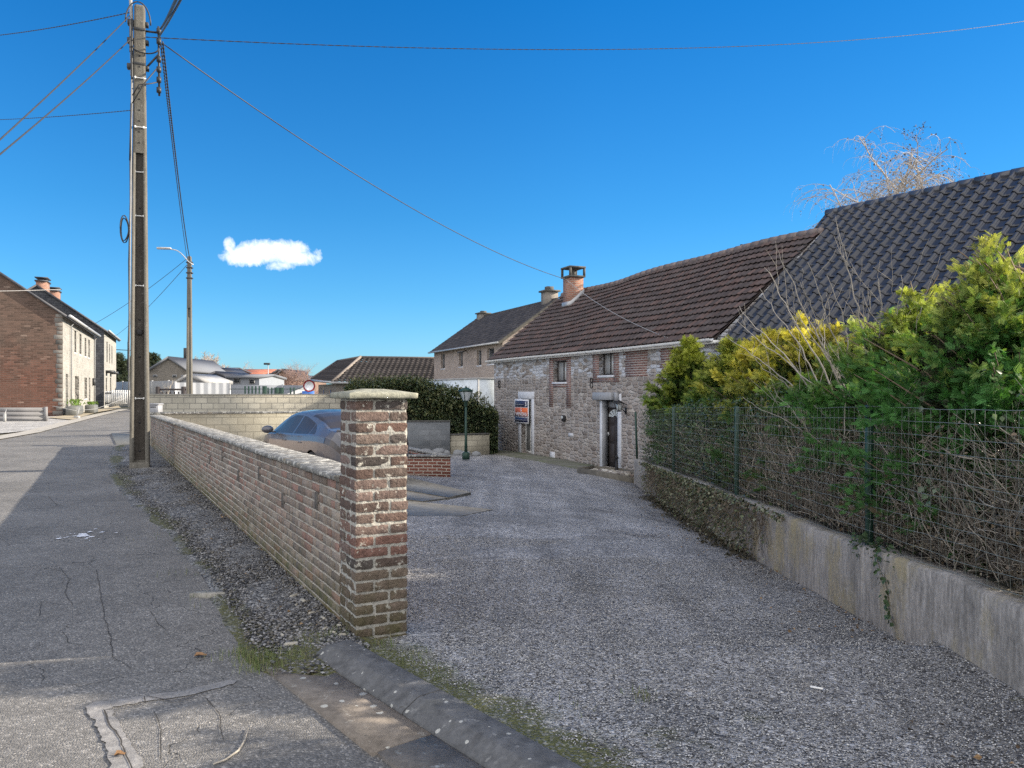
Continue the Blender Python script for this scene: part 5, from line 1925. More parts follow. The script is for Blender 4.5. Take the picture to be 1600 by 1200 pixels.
def gable_front(name, label, pl, pr, yb, ye, pa, ya, Y, depth, wall, roof, wins=(), over=.3, chim=None, group=None):
    """gable faces the camera"""
    L = at(pl, ye, Y); Rr = at(pr, ye, Y); A = at(pa, ya, Y)
    root = thing(name, label, 'house', (L[0], Y, 0), 0, group)
    w = Rr[0]-L[0]; zb = at(0, yb, Y)[2]; ax = A[0]-L[0]
    mb = MB()
    mb.poly([(0, 0, zb), (w, 0, zb), (w, 0, Rr[2]), (ax, 0, A[2]), (0, 0, L[2])]); mb.quad((w, 0, zb), (w, depth, zb), (w, depth, Rr[2]), (w, 0, Rr[2])); mb.quad((0, depth, zb), (0, 0, zb), (0, 0, L[2]), (0, depth, L[2]))
    mb.poly([(w, depth, zb), (0, depth, zb), (0, depth, L[2]), (ax, depth, A[2]), (w, depth, Rr[2])])
    mb.build('walls', wall, root)
    mb = MB()
    for (p, q) in (((0, L[2]), (ax, A[2])), ((w, Rr[2]), (ax, A[2]))):
        d = np.array(p)-np.array(q); d = d/np.linalg.norm(d)*over; p2 = np.array(p)+d
        a = [(p2[0], -over, p2[1]+.15), (p2[0], depth, p2[1]+.15), (q[0], depth, q[1]+.15), (q[0], -over, q[1]+.15)]
        b = [(v[0], v[1], v[2]-.3) for v in a]
        mb.add(a+b, [[0, 1, 2, 3], [7, 6, 5, 4], [0, 4, 5, 1], [1, 5, 6, 2], [2, 6, 7, 3], [3, 7, 4, 0]])
    rf = mb.build('roof', roof, root)
    for (a, b, t, bo) in wins:
        p, q = at(a, bo, Y), at(b, t, Y)
        mb = MB(); mb.box((p[0]-L[0], -.04, p[2]), (q[0]-L[0], .02, q[2])); f = mb.build('window', M['gray_metal'], root)
        mb = MB(); mb.box((p[0]-L[0]+.08, -.05, p[2]+.08), (q[0]-L[0]-.08, -.042, q[2]-.08)); mb.build('pane', M['glass'], f)
    if chim:
        p = at(chim[0], chim[1], Y+depth*.5)
        mb = MB(); mb.box((p[0]-L[0]-.4, depth*.5-.4, p[2]-2), (p[0]-L[0]+.9, depth*.5+.4, p[2])); mb.build('chimney', M['gray_brick'], root)
    return root


def long_front(name, label, pl, pr, yb, ye, yr, Y, depth, wall, roof, wins=(), cat='building', hipl=0):
    """eaves face the camera"""
    L = at(pl, ye, Y); Rr = at(pr, ye, Y)
    zr = at(0, yr, Y+depth/2)[2]
    root = thing(name, label, cat, (L[0], Y, 0))
    w = Rr[0]-L[0]; zb = at(0, yb, Y)[2]; ze = L[2]
    mb = MB(); shell(mb, w, depth, zb, ze, zr); mb.build('walls', wall, root)
    mb = MB()
    for (y0, z0, y1) in ((-.3, ze, depth/2), (depth+.3, ze, depth/2)):
        a = [(-.2, y0, z0+.1), (w+.2, y0, z0+.1), (w+.2, y1, zr+.12), (-.2, y1, zr+.12)]
        b = [(v[0], v[1], v[2]-.2) for v in a]
        mb.add(a+b, [[0, 1, 2, 3], [7, 6, 5, 4], [0, 4, 5, 1], [1, 5, 6, 2], [2, 6, 7, 3], [3, 7, 4, 0]])
    mb.build('roof', roof, root)
    for (a, b, t, bo) in wins:
        p, q = at(a, bo, Y), at(b, t, Y)
        mb = MB(); mb.box((p[0]-L[0], -.04, p[2]), (q[0]-L[0], .02, q[2])); f = mb.build('window', M['white_metal'], root)
        mb = MB(); mb.box((p[0]-L[0]+.08, -.05, p[2]+.08), (q[0]-L[0]-.08, -.042, q[2]-.08)); mb.build('pane', M['glass'], f)
    return root


M['metal_roof'] = flat('metal_roof', (.15, .16, .18), .95, .06, 3, .1, 10)
M['roof_red'] = brickmat('roof_red', (.36, .13, .08), (.48, .20, .13), (.16, .06, .045), .35, .30, .03)
gable_front('gray_gable_house', 'grey brick house with broad gable and shiny roof beyond the wall', 233, 293, 625, 578, 264, 558.5, 95, 14, M['gray_brick'], M['metal_roof'], [(239, 246, 585.5, 589.5), (269.5, 276.5, 585.5, 590), (283, 290, 586, 590)], chim=(284, 560))
long_front('dark_roof_hall', 'long building with dark grey roof behind the grey gable house', 293, 345, 625, 582, 575.5, 110, 14, M['gray_brick'], M['slate_roof'])
gable_front('white_gable', 'small white gable peeping between dark roof and red roof', 337, 358, 625, 584, 345, 576, 108, 8, M['white_metal'], M['slate_roof'])
gable_front('white_tent', 'small shed with white pitched roof behind the corrugated fence', 278, 321, 620, 596, 295, 586, 66, 6, M['white_fence'], M['white_metal'], over=.2)
gable_front('black_shed', 'low black gabled shed beside the white workshop', 313, 357, 625, 591, 337, 582, 74, 9, M['slate_roof'], M['slate_roof'], over=.1)
long_front('white_workshop', 'white flat workshop with two dark windows', 357, 405, 622, 589.5, 586.5, 73, 8, M['white_fence'], M['metal_roof'], [(365, 376, 591.5, 599), (389, 398.5, 592.5, 600)])
long_front('red_roof_hall', 'brick building with red tiled roof beyond the workshop', 347, 418, 622, 589.5, 578, 120, 12, M['brown_brick'], M['roof_red'])
r_ = [o for o in COL.objects if o.name.startswith('red_roof_hall')][0]
p = at(364, 575, 124)-np.array(r_.location); mb = MB(); mb.box((p[0]-.6, p[1]-.5, p[2]-3), (p[0]+.8, p[1]+.5, p[2])); mb.build('chimney', M['dark_metal'], r_)
gable_front('brown_gable_house', 'brown brick house with two stepped gables right of the red roof', 424, 456, 625, 592, 441.5, 577.5, 112, 12, M['brown_brick'], M['slate_roof'])
gable_front('brown_side_house', 'darker gabled house tucked behind the brown gable', 414, 446, 625, 590, 434, 578.5, 122, 10, M['brown_brick'], M['slate_roof'])
long_front('low_brown_house', 'low brown roofed house near the no entry disc', 452, 482, 625, 594, 588, 125, 12, M['brown_brick'], M['slate_roof'])
long_front('small_brick_cottage', 'small pale cottage roof between slate house and utility pole', 186, 206, 622, 594, 588, 105, 8, M['tan_brick'], M['tile_gray'] if False else M['slate_roof'])

# fences in the middle distance
def panel_fence(name, label, pts, zb, zt, mat, post, gap=2.0, corr=0.0):
    (x0, y0), (x1, y1) = pts
    L = math.hypot(x1-x0, y1-y0); ang = math.atan2(y1-y0, x1-x0)
    root = thing(name, label, 'fence', (x0, y0, 0), ang)
    mb = MB()
    if corr:
        n = int(L/corr)*4
        xs = np.linspace(0, L, n+1)
        w = np.where((np.arange(n+1) % 4) < 2, 0, .14)
        mb.grid(np.array([[(x, d, zb) for x, d in zip(xs, w)], [(x, d, zt) for x, d in zip(xs, w)]]), flip=True)
        mb.grid(np.array([[(x, d+.05, zb) for x, d in zip(xs, w)], [(x, d+.05, zt) for x, d in zip(xs, w)]]))
    else:
        mb.box((0, 0, zb), (L, .06, zt))
    mb.build('panels', mat, root)
    x = 0
    while x <= L+.01:
        mb = MB(); mb.box((x-.06, -.05, zb), (x+.06, .12, zt+.08)); x += gap
        mb.build('post', post, root)
    return root


a, b = at(170, 612, 92), at(276, 612, 80)
panel_fence('panel_fence', 'grey white concrete panel fence at the end of the lane', ((a[0], a[1]), (b[0], b[1])), -.2, 2.65, M['white_fence'], M['zinc'], 4)
a, b = at(274, 612, 58), at(359, 612, 62)
panel_fence('corrugated_fence', 'tall white corrugated metal fence behind the second utility pole', ((a[0], a[1]), (b[0], b[1])), -.3, 2.2, M['white_fence'], M['zinc'], 70, corr=.62)
a, b = at(359, 612, 64), at(476, 612, 66)
panel_fence('white_wall_fence', 'long low white panel wall leading to the round sign', ((a[0], a[1]), (b[0], b[1])), -.3, 2.05, M['white_fence'], M['zinc'], 4.2)
# green yard gates
root = thing('green_fence', 'dark green metal fence panels in front of the white panel wall', 'fence', tuple(at(382, 612, 52)*np.array([1, 1, 0])))
mb = MB()
for (pa, pb, dens) in ((382, 405, 1), (410, 414, 3), (418, 426, 2), (429, 437, 4), (453, 460, 2)):
    a = at(pa, 612, 52); b = at(pb, 612, 52); x = a[0]
    while x < b[0]:
        w = .09 if dens < 3 else .3
        mb.box((x-root.location[0], -.03, -.3), (x+w-root.location[0], .03, 1.78+.1*(dens % 2))); x += .24 if dens < 3 else .32
a = at(358, 612, 52); b = at(476, 612, 52)
mb.box((a[0]-root.location[0], .04, 1.66), (b[0]-root.location[0], .07, 1.70))
mb.build('bars', M['green_metal'], root)
# wooden rail behind block wall
root = thing('rail_fence', 'short dark wooden rail fence on top of the cream block wall', 'fence', (-14.0, 30.0, 0))
mb = MB()
a = at(243, 612, 30)[0]+14; b = at(289, 612, 30)[0]+14
for x in (a, b-.15):
    mp = MB(); mp.box((x, 0, -.2), (x+.15, .12, 1.70)); mp.build('post', M['wood_dark'], root)
mb.box((a, .02, 1.55), (b, .08, 1.62)); mb.box((a, .02, 1.30), (b, .08, 1.38))
x = a+.2
while x < b:
    mb.box((x, .081, 1.2), (x+.05, .10, 1.5)); x += .16
mb.build('rails', M['wood_dark'], root)

# white picket gate at lane end
a = at(163.5, 635, 74); b = at(204, 635, 74)
root = thing('picket_gate', 'white picket gate closing the lane beside the slate gable', 'gate', (a[0], a[1], .0))
mb = MB()
w = b[0]-a[0]
n = 12
for i in range(n):
    x = i*w/n
    mb.box((x+.02, 0, .15), (x+w/n-.05, .04, 1.65 if i > 2 else 1.55))
mb.build('pickets', M['paint_white'], root)
mb = MB(); mb.box((0, .041, .3), (w, .08, .42)); mb.box((0, .041, 1.3), (w, .08, 1.42)); mb.build('rails', M['paint_white'], root)
mb = MB(); mb.box((.05, -.03, .34), (w*.26, -.001, .44)); mb.box((.05, -.03, 1.33), (w*.26, -.001, 1.43)); mb.build('hinges', M['iron'], root)

# mailbox in front of the block wall
p = at(240, 648, 21.9)
root = thing('mailbox', 'grey metal mailbox mounted at the far end of the brick wall', 'mailbox', (p[0], p[1], p[2]))
mb = MB(); mb.box((-.20, -.14, .0), (.20, .14, .28), cham=.015); mb.box((-.22, -.16, .281), (.22, .16, .32), cham=.01); mb.build('box', M['gray_metal'], root)
mb = MB(); mb.box((-.13, -.146, .21), (.13, -.139, .235)); mb.build('slot', M['dark_metal'], root)
mb = MB(); mb.box((-.05, -.05, -.9), (.05, .05, 0)); mb.build('post', M['gray_metal'], root)

# round sign with blue panel
Y = 42
p = at(483, 603, Y)
root = thing('round_sign', 'round white road sign with dark red ring above a blue plate', 'sign', (p[0], Y, 0))
th = np.linspace(0, 2*math.pi, 33)[:-1]
mb = MB()
def disc(mb, r, y0, y1):
    n = len(th)
    V = [(r*math.cos(t), y0, p[2]+r*math.sin(t)) for t in th]+[(r*math.cos(t), y1, p[2]+r*math.sin(t)) for t in th]
    mb.add(V, [[i, (i+1) % n, n+(i+1) % n, n+i] for i in range(n)])
    mb.Fl.append((np.array([list(range(n))])+mb.nv-2*n, 0)); mb.Fl.append((np.array([[2*n-1-i for i in range(n)]])+mb.nv-2*n, 0))
disc(mb, .335, 0, .02); mb.build('backing', M['dark_metal'], root)
mb = MB(); disc(mb, .32, -.006, -.001); mb.build('red_ring', M['sign_red'], root)
mb = MB(); disc(mb, .25, -.012, -.007); mb.build('white_disc', M['sign_white'], root)
q0, q1 = at(472, 616, Y), at(491, 611, Y)
mb = MB(); mb.box((q0[0]-p[0]-.0, 0, q0[2]-.2), (q1[0]-p[0], .02, q1[2])); mb.build('blue_plate', M['sign_blue'], root)
mb = MB(); mb.tube([(0, .05, -.5), (0, .05, p[2]+.3)], .035, 6); mb.build('post', M['zinc'], root)


# ------------------------------------------------------------------ utility poles
def hprofile(W_, D_, f, rec):
    """H section: flanges left/right, recess front and back; centred"""
    a, d = W_/2, D_/2
    return [(-a, -d), (-a+f, -d), (-a+f+.012, -d+rec), (a-f-.012, -d+rec), (a-f, -d), (a, -d), (a, d), (a-f, d), (a-f-.012, d-rec), (-a+f+.012, d-rec), (-a+f, d), (-a, d)]


def loft(mb, prof_z, mat=0, caps=True):
    n = len(prof_z[0][0])
    V = []
    for pr, z in prof_z:
        V += [(p[0], p[1], z) for p in pr]
    F = []
    for k in range(len(prof_z)-1):
        for i in range(n):
            j = (i+1) % n
            F.append([k*n+i, k*n+j, (k+1)*n+j, (k+1)*n+i])
    mb.add(V, F, mat=mat)
    if caps:
        m = len(prof_z)-1
        mb.Fl.append((np.array([[m*n+i for i in range(n)]])+mb.nv-len(V), mat))


def utility_pole(x, y, H, Wb, Wt, Db, Dt, label, rz=0.0, detail=True):
    root = thing('utility_pole', label, 'utility pole', (x, y, 0), rz)
    w = lambda z: Wb+(Wt-Wb)*z/H
    d = lambda z: Db+(Dt-Db)*z/H
    zr0, zr1 = .14, H*.68
    mb = MB()
    rect = lambda z: [(-w(z)/2, -d(z)/2), (-w(z)/2+.04, -d(z)/2), (-w(z)/2+.05, -d(z)/2-.0), (w(z)/2-.05, -d(z)/2), (w(z)/2-.04, -d(z)/2), (w(z)/2, -d(z)/2), (w(z)/2, d(z)/2), (w(z)/2-.04, d(z)/2), (w(z)/2-.05, d(z)/2), (-w(z)/2+.05, d(z)/2), (-w(z)/2+.04, d(z)/2), (-w(z)/2, d(z)/2)]
    loft(mb, [(rect(-.3), -.3), (rect(zr0), zr0)])
    hp = lambda z: hprofile(w(z), d(z), .062*w(z)/.37+.008, min(.10, d(z)*.36))
    loft(mb, [(hp(zr0+.03), zr0), (hp(zr1), zr1)])
    loft(mb, [(rect(zr1), zr1), (rect(H-.05), H-.05), ([(a*.8, b*.8) for a, b in rect(H)], H)])
    mb.build('concrete_shaft', M['pole'], root)
    if detail:
        mb = MB()
        z = .35
        rec = lambda z: -d(z)/2+min(.10, d(z)*.36)
        while z < zr1-.1:
            mb.tube([(0, rec(z)-.004, z), (0, rec(z)+.02, z)], .022, 8); z += .72 if z > 1 else .55
        z = zr1+.2
        while z < H-.8:
            mb.tube([(0, -d(z)/2-.004, z), (0, -d(z)/2+.02, z)], .018, 8); z += .21
        mb.build('bolt_holes', M['iron'], root)
        for z in (1.37, 3.55, 4.9, 5.75, 6.6, 7.55):
            mb = MB()
            yy = rec(z) if z < zr1 else -d(z)/2
            mb.tube([(-.07, yy-.02, z), (.07 if z < zr1 else w(z)/2+.01, yy-.02, z)], .010, 5)
            mb.box((-.085, yy-.04, z-.02), (-.06, yy, z+.02)); mb.box((.06, yy-.04, z-.02), (.085, yy, z+.02))
            mb.build('cable_clip', M['paint_white'], root)
        mb = MB(); yy = rec(2.65); mb.box((-.05, yy-.05, 2.6), (.05, yy, 2.70), cham=.01); mb.build('socket', M['iron'], root)
        # web lining darker
        mb = MB()
        za, zb_ = zr0+.04, zr1-.02
        mb.quad((-w(za)/2+.062*w(za)/.37+.022, rec(za)-.002, za), (w(za)/2-.062*w(za)/.37-.022, rec(za)-.002, za), (w(zb_)/2-.062*w(zb_)/.37-.022, rec(zb_)-.002, zb_), (-w(zb_)/2+.062*w(zb_)/.37+.022, rec(zb_)-.002, zb_))
        mb.build('shaft_web', M['pole_web'], root)
        # cables running down the left side
        mb = MB()
        for k, (r_, top, bot, off) in enumerate(((.018, H-.7, 5.0, .0), (.012, H-1.2, 4.6, .035), (.022, H-.3, 1.9, -.05))):
            zs = np.linspace(top, bot, 14)
            mb.tube([(-w(z)/2-.03-.008*math.sin(z*3+k), -d(z)/2+.06+off, z) for z in zs], r_, 6)
        th_ = np.linspace(0, 4.2*math.pi, 44)
        mb.tube([(-w(4.75)/2-.13-(.075+.012*math.sin(t*.7))*math.cos(t)*.9, -d(4.7)/2-.02+.006*t, 4.62+(.23+.03*math.sin(t*1.3))*math.sin(t)) for t in th_], .012, 5)
        mb.build('hanging_cable', M['cable'], root)
        mb = MB(); mb.tube([(-w(8.6)/2-.04, -.02, 7.6), (-w(8.6)/2-.05, -.02, H-.2), (-w(H)/2-.09, -.02, H+.6)], .03, 8); mb.tube([(-w(6)/2-.012, -d(5)/2+.01, 7.5), (-w(1)/2-.02, -d(1)/2, 1.2)], .014, 6); mb.build('conduit', M['conduit'], root)
        mb = MB()
        zt = H-.45
        mb.tube([(w(zt)/2, 0, zt-.02), (.33, -.02, zt-.02)], .020, 6)
        mb.tube([(w(zt)/2, 0, zt-.75), (.33, -.02, zt-.45)], .020, 6)
        mb.tube([(.33, -.02, zt+.10), (.345, -.02, zt-1.25)], .022, 6)
        for z in (zt, zt-.2, zt-.55, zt-.75, zt-.95, zt-1.15):
            mb.tube([(.34, -.05, z-.05), (.34, -.05, z+.05)], .045, 7)
        for z in (zt+.1, zt-.25, zt-.75):
            mb.box((-w(z)/2-.12, -.06, z-.05), (-w(z)/2, .06, z+.05), cham=.01)
            mb.box((w(z)/2, -.06, z-.04), (w(z)/2+.06, .06, z+.04), cham=.01)
        mb.box((-w(zt)/2-.01, -d(zt)/2-.012, zt-.05), (w(zt)/2+.01, d(zt)/2+.012, zt), cham=.005); mb.box((-w(zt)/2-.01, -d(zt)/2-.012, zt-.72), (w(zt)/2+.01, d(zt)/2+.012, zt-.67), cham=.005)
        mb.build('bracket', M['dark_metal'], root)
        mb = MB()
        t = np.linspace(0, math.pi, 16)
        mb.tube([(-.02-.22*math.cos(q), -.13, zt+.05+.42*math.sin(q)) for q in t], .014, 5)
        mb.tube([(.10-.24*math.cos(q), -.10, zt-.35-.14*math.sin(q)) for q in t], .014, 5)
        mb.tube([(-.16+.0*q, -.15, zt+.1-.2*q) for q in t], .010, 5)
        mb.tube([(-.12, -.14, zt-1.35), (.0, -.2, zt-1.15), (.15, -.16, zt-1.1), (.33, -.06, zt-1.0)], .012, 5)
        mb.tube([(-.12, -.14, zt-1.5), (.1, -.2, zt-1.1), (.33, -.06, zt-.7)], .012, 5)
        mb.tube([(-.14, -.12, zt-1.5), (-.16, -.14, zt-2.6)], .016, 5)
        mb.build('jumper_cables', M['cable'], root)
    return root


PX, PY, PH = -7.22, 14.9, 8.98
p1 = utility_pole(PX, PY, PH, .35, .185, .26, .14, 'tall concrete utility pole carrying the wires, nearest on the gravel verge', R(21))
p2 = at(296, 612, 44.0)
p2r = utility_pole(p2[0], 44.0, 9.25, .32, .20, .26, .18, 'second utility pole farther off with a curved street lamp arm', R(8), detail=False)
mb = MB()
zt = 9.1
for z in (8.9, 8.6, 8.3, 8.0):
    mb.box((-.16, -.12, z-.04), (.18, .12, z+.04), cham=.01)
mb.box((-.30, -.1, 3.4), (-.12, 0, 4.0), cham=.01)
mb.build('bracket', M['dark_metal'], p2r)
mb = MB()
t = np.linspace(0, 1, 12)
mb.tube([(.10*(1-q)-1.35*q+.15*(q < .01), -.12, 8.75+.75*math.sin(min(1, q*1.6)*1.57)-.0*q+.15*q) for q in t], .03, 6)
mb.build('lamp_arm', M['zinc'], p2r)
mb = MB(); mb.box((-1.75, -.2, 9.60), (-.95, .0, 9.72), cham=.04); mb.build('lamp_head', M['zinc'], p2r)
# thin distant street lamp
p = at(419, 612, 80)
root = thing('street_lamp', 'thin distant street lamp beside the red roof', 'street lamp', (p[0], 80, 0))
mb = MB(); mb.tube([(0, 0, -.3), (0, 0, 4.3)], .05, 6); mb.build('post', M['zinc'], root)
mb = MB(); mb.box((-.45, -.1, 4.3), (.2, .1, 4.5), cham=.04); mb.build('lamp_head', M['dark_metal'], root)


def cable(p, q, sag, r_, label, mat='cable', n=40, beads=0, group='overhead wires', ext=1.0):
    p, q = np.array(p, float), np.array(q, float)
    t = np.linspace(0, ext, n)
    P_ = p+(q-p)*t[:, None]
    P_[:, 2] -= sag*4*t*(1-t)
    mid = P_[n//2].copy()
    mb = MB()
    if beads:
        L = np.linalg.norm(q-p)
        t2 = np.linspace(0, ext, int(ext*L/beads*6))
        for ph in (0, math.pi):
            Q = p+(q-p)*t2[:, None]; Q[:, 2] -= sag*4*t2*(1-t2)
            a = t2*L/beads*2*math.pi+ph
            Q[:, 2] += np.cos(a)*r_*.9; Q[:, 0] += np.sin(a)*r_*.9
            mb.tube(Q-mid, r_*.8, 4)
    else:
        mb.tube(P_-mid, r_, 5)
    o = mb.build('overhead_wire', M[mat])
    o.location = mid
    return tag(o, label, 'wire', group)


def pw(px, py, Y):
    return tuple(at(px, py, Y))


PT = pw(250, 58, 14.85)
cable(pw(249, 50, 14.85), pw(292, 402, 43.8), .25, .011, 'twisted wire pair from the near pole down to the second pole, left strand', beads=.35)
cable(pw(254, 66, 14.85), pw(297, 407, 43.8), .45, .015, 'thicker twisted wire from the near pole down to the second pole, right strand', beads=.35)
cable(pw(251, 45, 14.85), pw(300, -60, 6.0), .05, .020, 'thick cable leaving the pole top towards the upper edge, upper one')
cable(pw(245, 62, 14.85), pw(330, -95, 6.0), .05, .016, 'thick cable leaving the pole top towards the upper edge, lower one')
cable(pw(257, 70, 14.85), pw(886, 437, 31.0), .55, .012, 'long wire running from the pole across the sky to the stone house chimney')
cable(pw(886, 438, 31.0), tuple(house_world(13.7, -.30, 2.74)), .25, .012, 'pale wire lying across the brown roof from chimney to gutter', mat='cable_gray')
cable(pw(228, 58, 14.85), pw(1700, 16, 30.0), .75, .007, 'long nearly level wire crossing the sky to the right edge', beads=.35, ext=1.6)
cable(pw(205, 19, 14.85), pw(-90, 62, 22.0), .10, .008, 'topmost wire leaving the pole to the left edge', beads=.3)
cable(pw(203, 24, 14.85), pw(-60, 272, 8.0), .04, .010, 'steep wire dropping from the pole top to the left edge, upper one')
cable(pw(205, 60, 14.85), pw(-60, 290, 8.0), .05, .010, 'steep wire dropping from the pole to the left edge, lower one')
cable(pw(208, 172, 14.85), pw(-80, 188, 24.0), .06, .006, 'faint wire leaving the pole to the left at mid height', beads=.3)
cable(pw(291, 405, 43.8), pw(131, 515, 54.0), .25, .014, 'wire from the second pole to the pale stone house front')
cable(pw(292, 414, 43.8), pw(176, 528, 85.0), .35, .016, 'wire from the second pole to the slate clad house')
cable(pw(95, 452, 46.5), pw(-20, 455, 40.0), .02, .02, 'pale wire in front of the red brick gable', mat='cable_gray')
# ------------------------------------------------------------------ parked car
def car():
    Ct = np.array([-3.93, 16.45]); a = R(34)
    hx = np.array([-math.sin(a), math.cos(a)])          # heading
    g = float(gz(-3.93, 16.45))+.004
    root = thing('parked_car', 'dark blue grey fastback car parked behind the brick wall', 'car', (Ct[0], Ct[1], g), math.atan2(hx[1], hx[0]))
    # local x forward (0 = centre), y left
    xs_ = np.array([0, .04, .12, .30, .55, .90, 1.3, 1.7, 2.1, 2.5, 2.9, 3.2, 3.5, 3.8, 4.2, 4.5, 4.65, 4.70])
    zt_ = np.array([.80, 1.00, 1.075, 1.10, 1.125, 1.24, 1.34, 1.405, 1.44, 1.435, 1.38, 1.27, 1.12, 1.00, .90, .78, .62, .45])
    zb_ = np.array([.72, .86, .93, .965, .985, .985, .965, .945, .935, .925, .915, .905, .90, .88, .82, .70, .56, .40])
    wb_ = np.array([.60, .74, .80, .86, .895, .915, .925, .925, .925, .925, .92, .92, .915, .90, .85, .74, .60, .48])
    wr_ = np.array([.50, .62, .67, .70, .69, .635, .60, .59, .585, .59, .61, .65, .72, .74, .70, .60, .48, .38])
    nx, nu = 190, 120
    X = np.concatenate([np.linspace(0, .3, 24, endpoint=False), np.linspace(.3, 4.4, 150, endpoint=False), np.linspace(4.4, 4.7, 16)])
    f = lambda A: np.interp(X, xs_, A)
    def smooth(v):
        k = np.array([1, 2, 3, 2, 1.])/9
        return np.convolve(np.pad(v, 2, mode='edge'), k, 'valid')
    zt, zb, wb, wr = [smooth(smooth(f(A))) for A in (zt_, zb_, wb_, wr_)]
    zlow = .20+.12*np.clip((.35-X)/.35, 0, 1)+.05*np.clip((X-4.3)/.4, 0, 1)
    # half section control points (param 0..1) : sill, side, shoulder, belt, rail, roof edge, centre
    rail = zt-.075*np.clip((X-.5)/.6, .3, 1)
    S = []
    for i in range(len(X)):
        cp = np.array([[wb[i]*.82, zlow[i]], [wb[i]*.965, zlow[i]+.10], [wb[i]*1.0, .55*zb[i]+.1], [wb[i]*1.0, zb[i]-.13], [wb[i]*.965, zb[i]-.015], [wb[i]*.955, zb[i]], [wr[i]+(wb[i]*.955-wr[i])*.45, zb[i]+(rail[i]-zb[i])*.55], [wr[i]+.015, rail[i]], [wr[i]*.86, rail[i]+(zt[i]-rail[i])*.55], [wr[i]*.45, zt[i]-.006], [0, zt[i]]])
        d = np.array([0, .06, .18, .33, .42, .45, .58, .72, .80, .90, 1.0])
        u = np.linspace(0, 1, nu)
        # catmull via piecewise smoothing
        c = np.stack([np.interp(u, d, cp[:, k]) for k in (0, 1)], -1)
        k = np.array([1, 2, 3, 4, 3, 2, 1.]); k /= k.sum()
        c2 = np.stack([np.convolve(np.pad(c[:, q], 3, mode='reflect', reflect_type='odd'), k, 'valid') for q in (0, 1)], -1)
        c2[-1, 0] = 0
        S.append(c2)
    S = np.array(S)                                   # (nx, nu, 2)
    U = np.linspace(0, 1, nu)
    half = np.stack([np.broadcast_to(X[:, None], S.shape[:2])-2.35, S[..., 0], S[..., 1]], -1)
    other = half[:, ::-1].copy(); other[..., 1] *= -1
    full = np.concatenate([half, other[:, 1:]], 1)
    Uf = np.concatenate([U, U[::-1][1:]])
    n, m = full.shape[:2]
    idx = np.arange(n*m).reshape(n, m)
    F = np.stack([idx[:-1, :-1], idx[1:, :-1], idx[1:, 1:], idx[:-1, 1:]], -1)
    Xc = (X[:-1]+X[1:])/2
    Uc = (Uf[:-1]+Uf[1:])/2
    XX, UU = np.meshgrid(Xc, Uc, indexing='ij')
    sidefrac = (UU-.455)/(.70-.455)
    # side glass outline
    rear_lim = .80+.55*np.clip(sidefrac, 0, 1)**1.5 + .10*np.clip(.25-sidefrac, 0, 1)
    top_lim = np.interp(XX, [.8, 1.2, 1.9, 2.6, 3.0, 3.35, 3.55], [.35, .80, .97, .97, .78, .30, .0])
    side = (sidefrac > .02) & (sidefrac < top_lim) & (XX > rear_lim) & (XX < 3.5)
    pillar = (np.abs(XX-2.05) < .035) | (np.abs(XX-1.12-.12*sidefrac) < .012)
    side &= ~pillar
    rearw = (UU > .765-.03*np.clip(XX-.5, 0, 1)) & (XX > .46) & (XX < 1.62)
    roofg = (UU > .80) & (XX > 1.66) & (XX < 2.72)
    wind = (UU > .765) & (XX > 2.78) & (XX < 3.62)
    lamp = (XX < .34) & (UU > .335) & (UU < .425) & (XX > .0)
    arch = np.zeros_like(side)
    zc = .5*(full[:-1, :-1, 2]+full[1:, 1:, 2])
    for cx in (.86, 3.80):
        arch |= ((XX-cx)**2+(zc-.33)**2 < .365**2) & (UU < .42)
    masks = {'side_window': side, 'rear_window': rearw, 'glass_roof': roofg, 'windscreen': wind, 'tail_light': lamp}
    used = arch.copy()
    for k in masks: used |= masks[k]

    def sub(mask):
        q = F[mask]
        ids, inv = np.unique(q, return_inverse=True)
        return full.reshape(-1, 3)[ids], inv.reshape(q.shape)
    mb = MB(); V, Q = sub(~used); mb.add(V, Q)
    # rear and front end caps
    for i in (0, n-1):
        ring = full[i]
        mb.add(ring, [list(range(m))] if i == 0 else [list(range(m))[::-1]])
    mb.Fl.append((np.array([[0, 1, 2]]), 0)) if False else None
    body = mb.build('body', M['car'], root, smooth=True)
    left = full.reshape(-1, 3)[F[..., 0]][..., 1] > 0
    for k, mk in masks.items():
        if k in ('side_window', 'tail_light'):
            for sd_ in (left, ~left):
                mb = MB(); V, Q = sub(mk & sd_); mb.add(V-np.array([0, 0, .0]), Q)
                mb.build(k, M['car_glass'] if k == 'side_window' else M['lamp_dark'], root, smooth=True)
        else:
            mb = MB(); V, Q = sub(mk); mb.add(V, Q); mb.build(k, M['car_glass'], root, smooth=True)
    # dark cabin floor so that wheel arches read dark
    mb = MB(); mb.box((-2.1, -.80, .22), (2.1, .80, .60)); mb.build('underbody', M['tyre'], root)
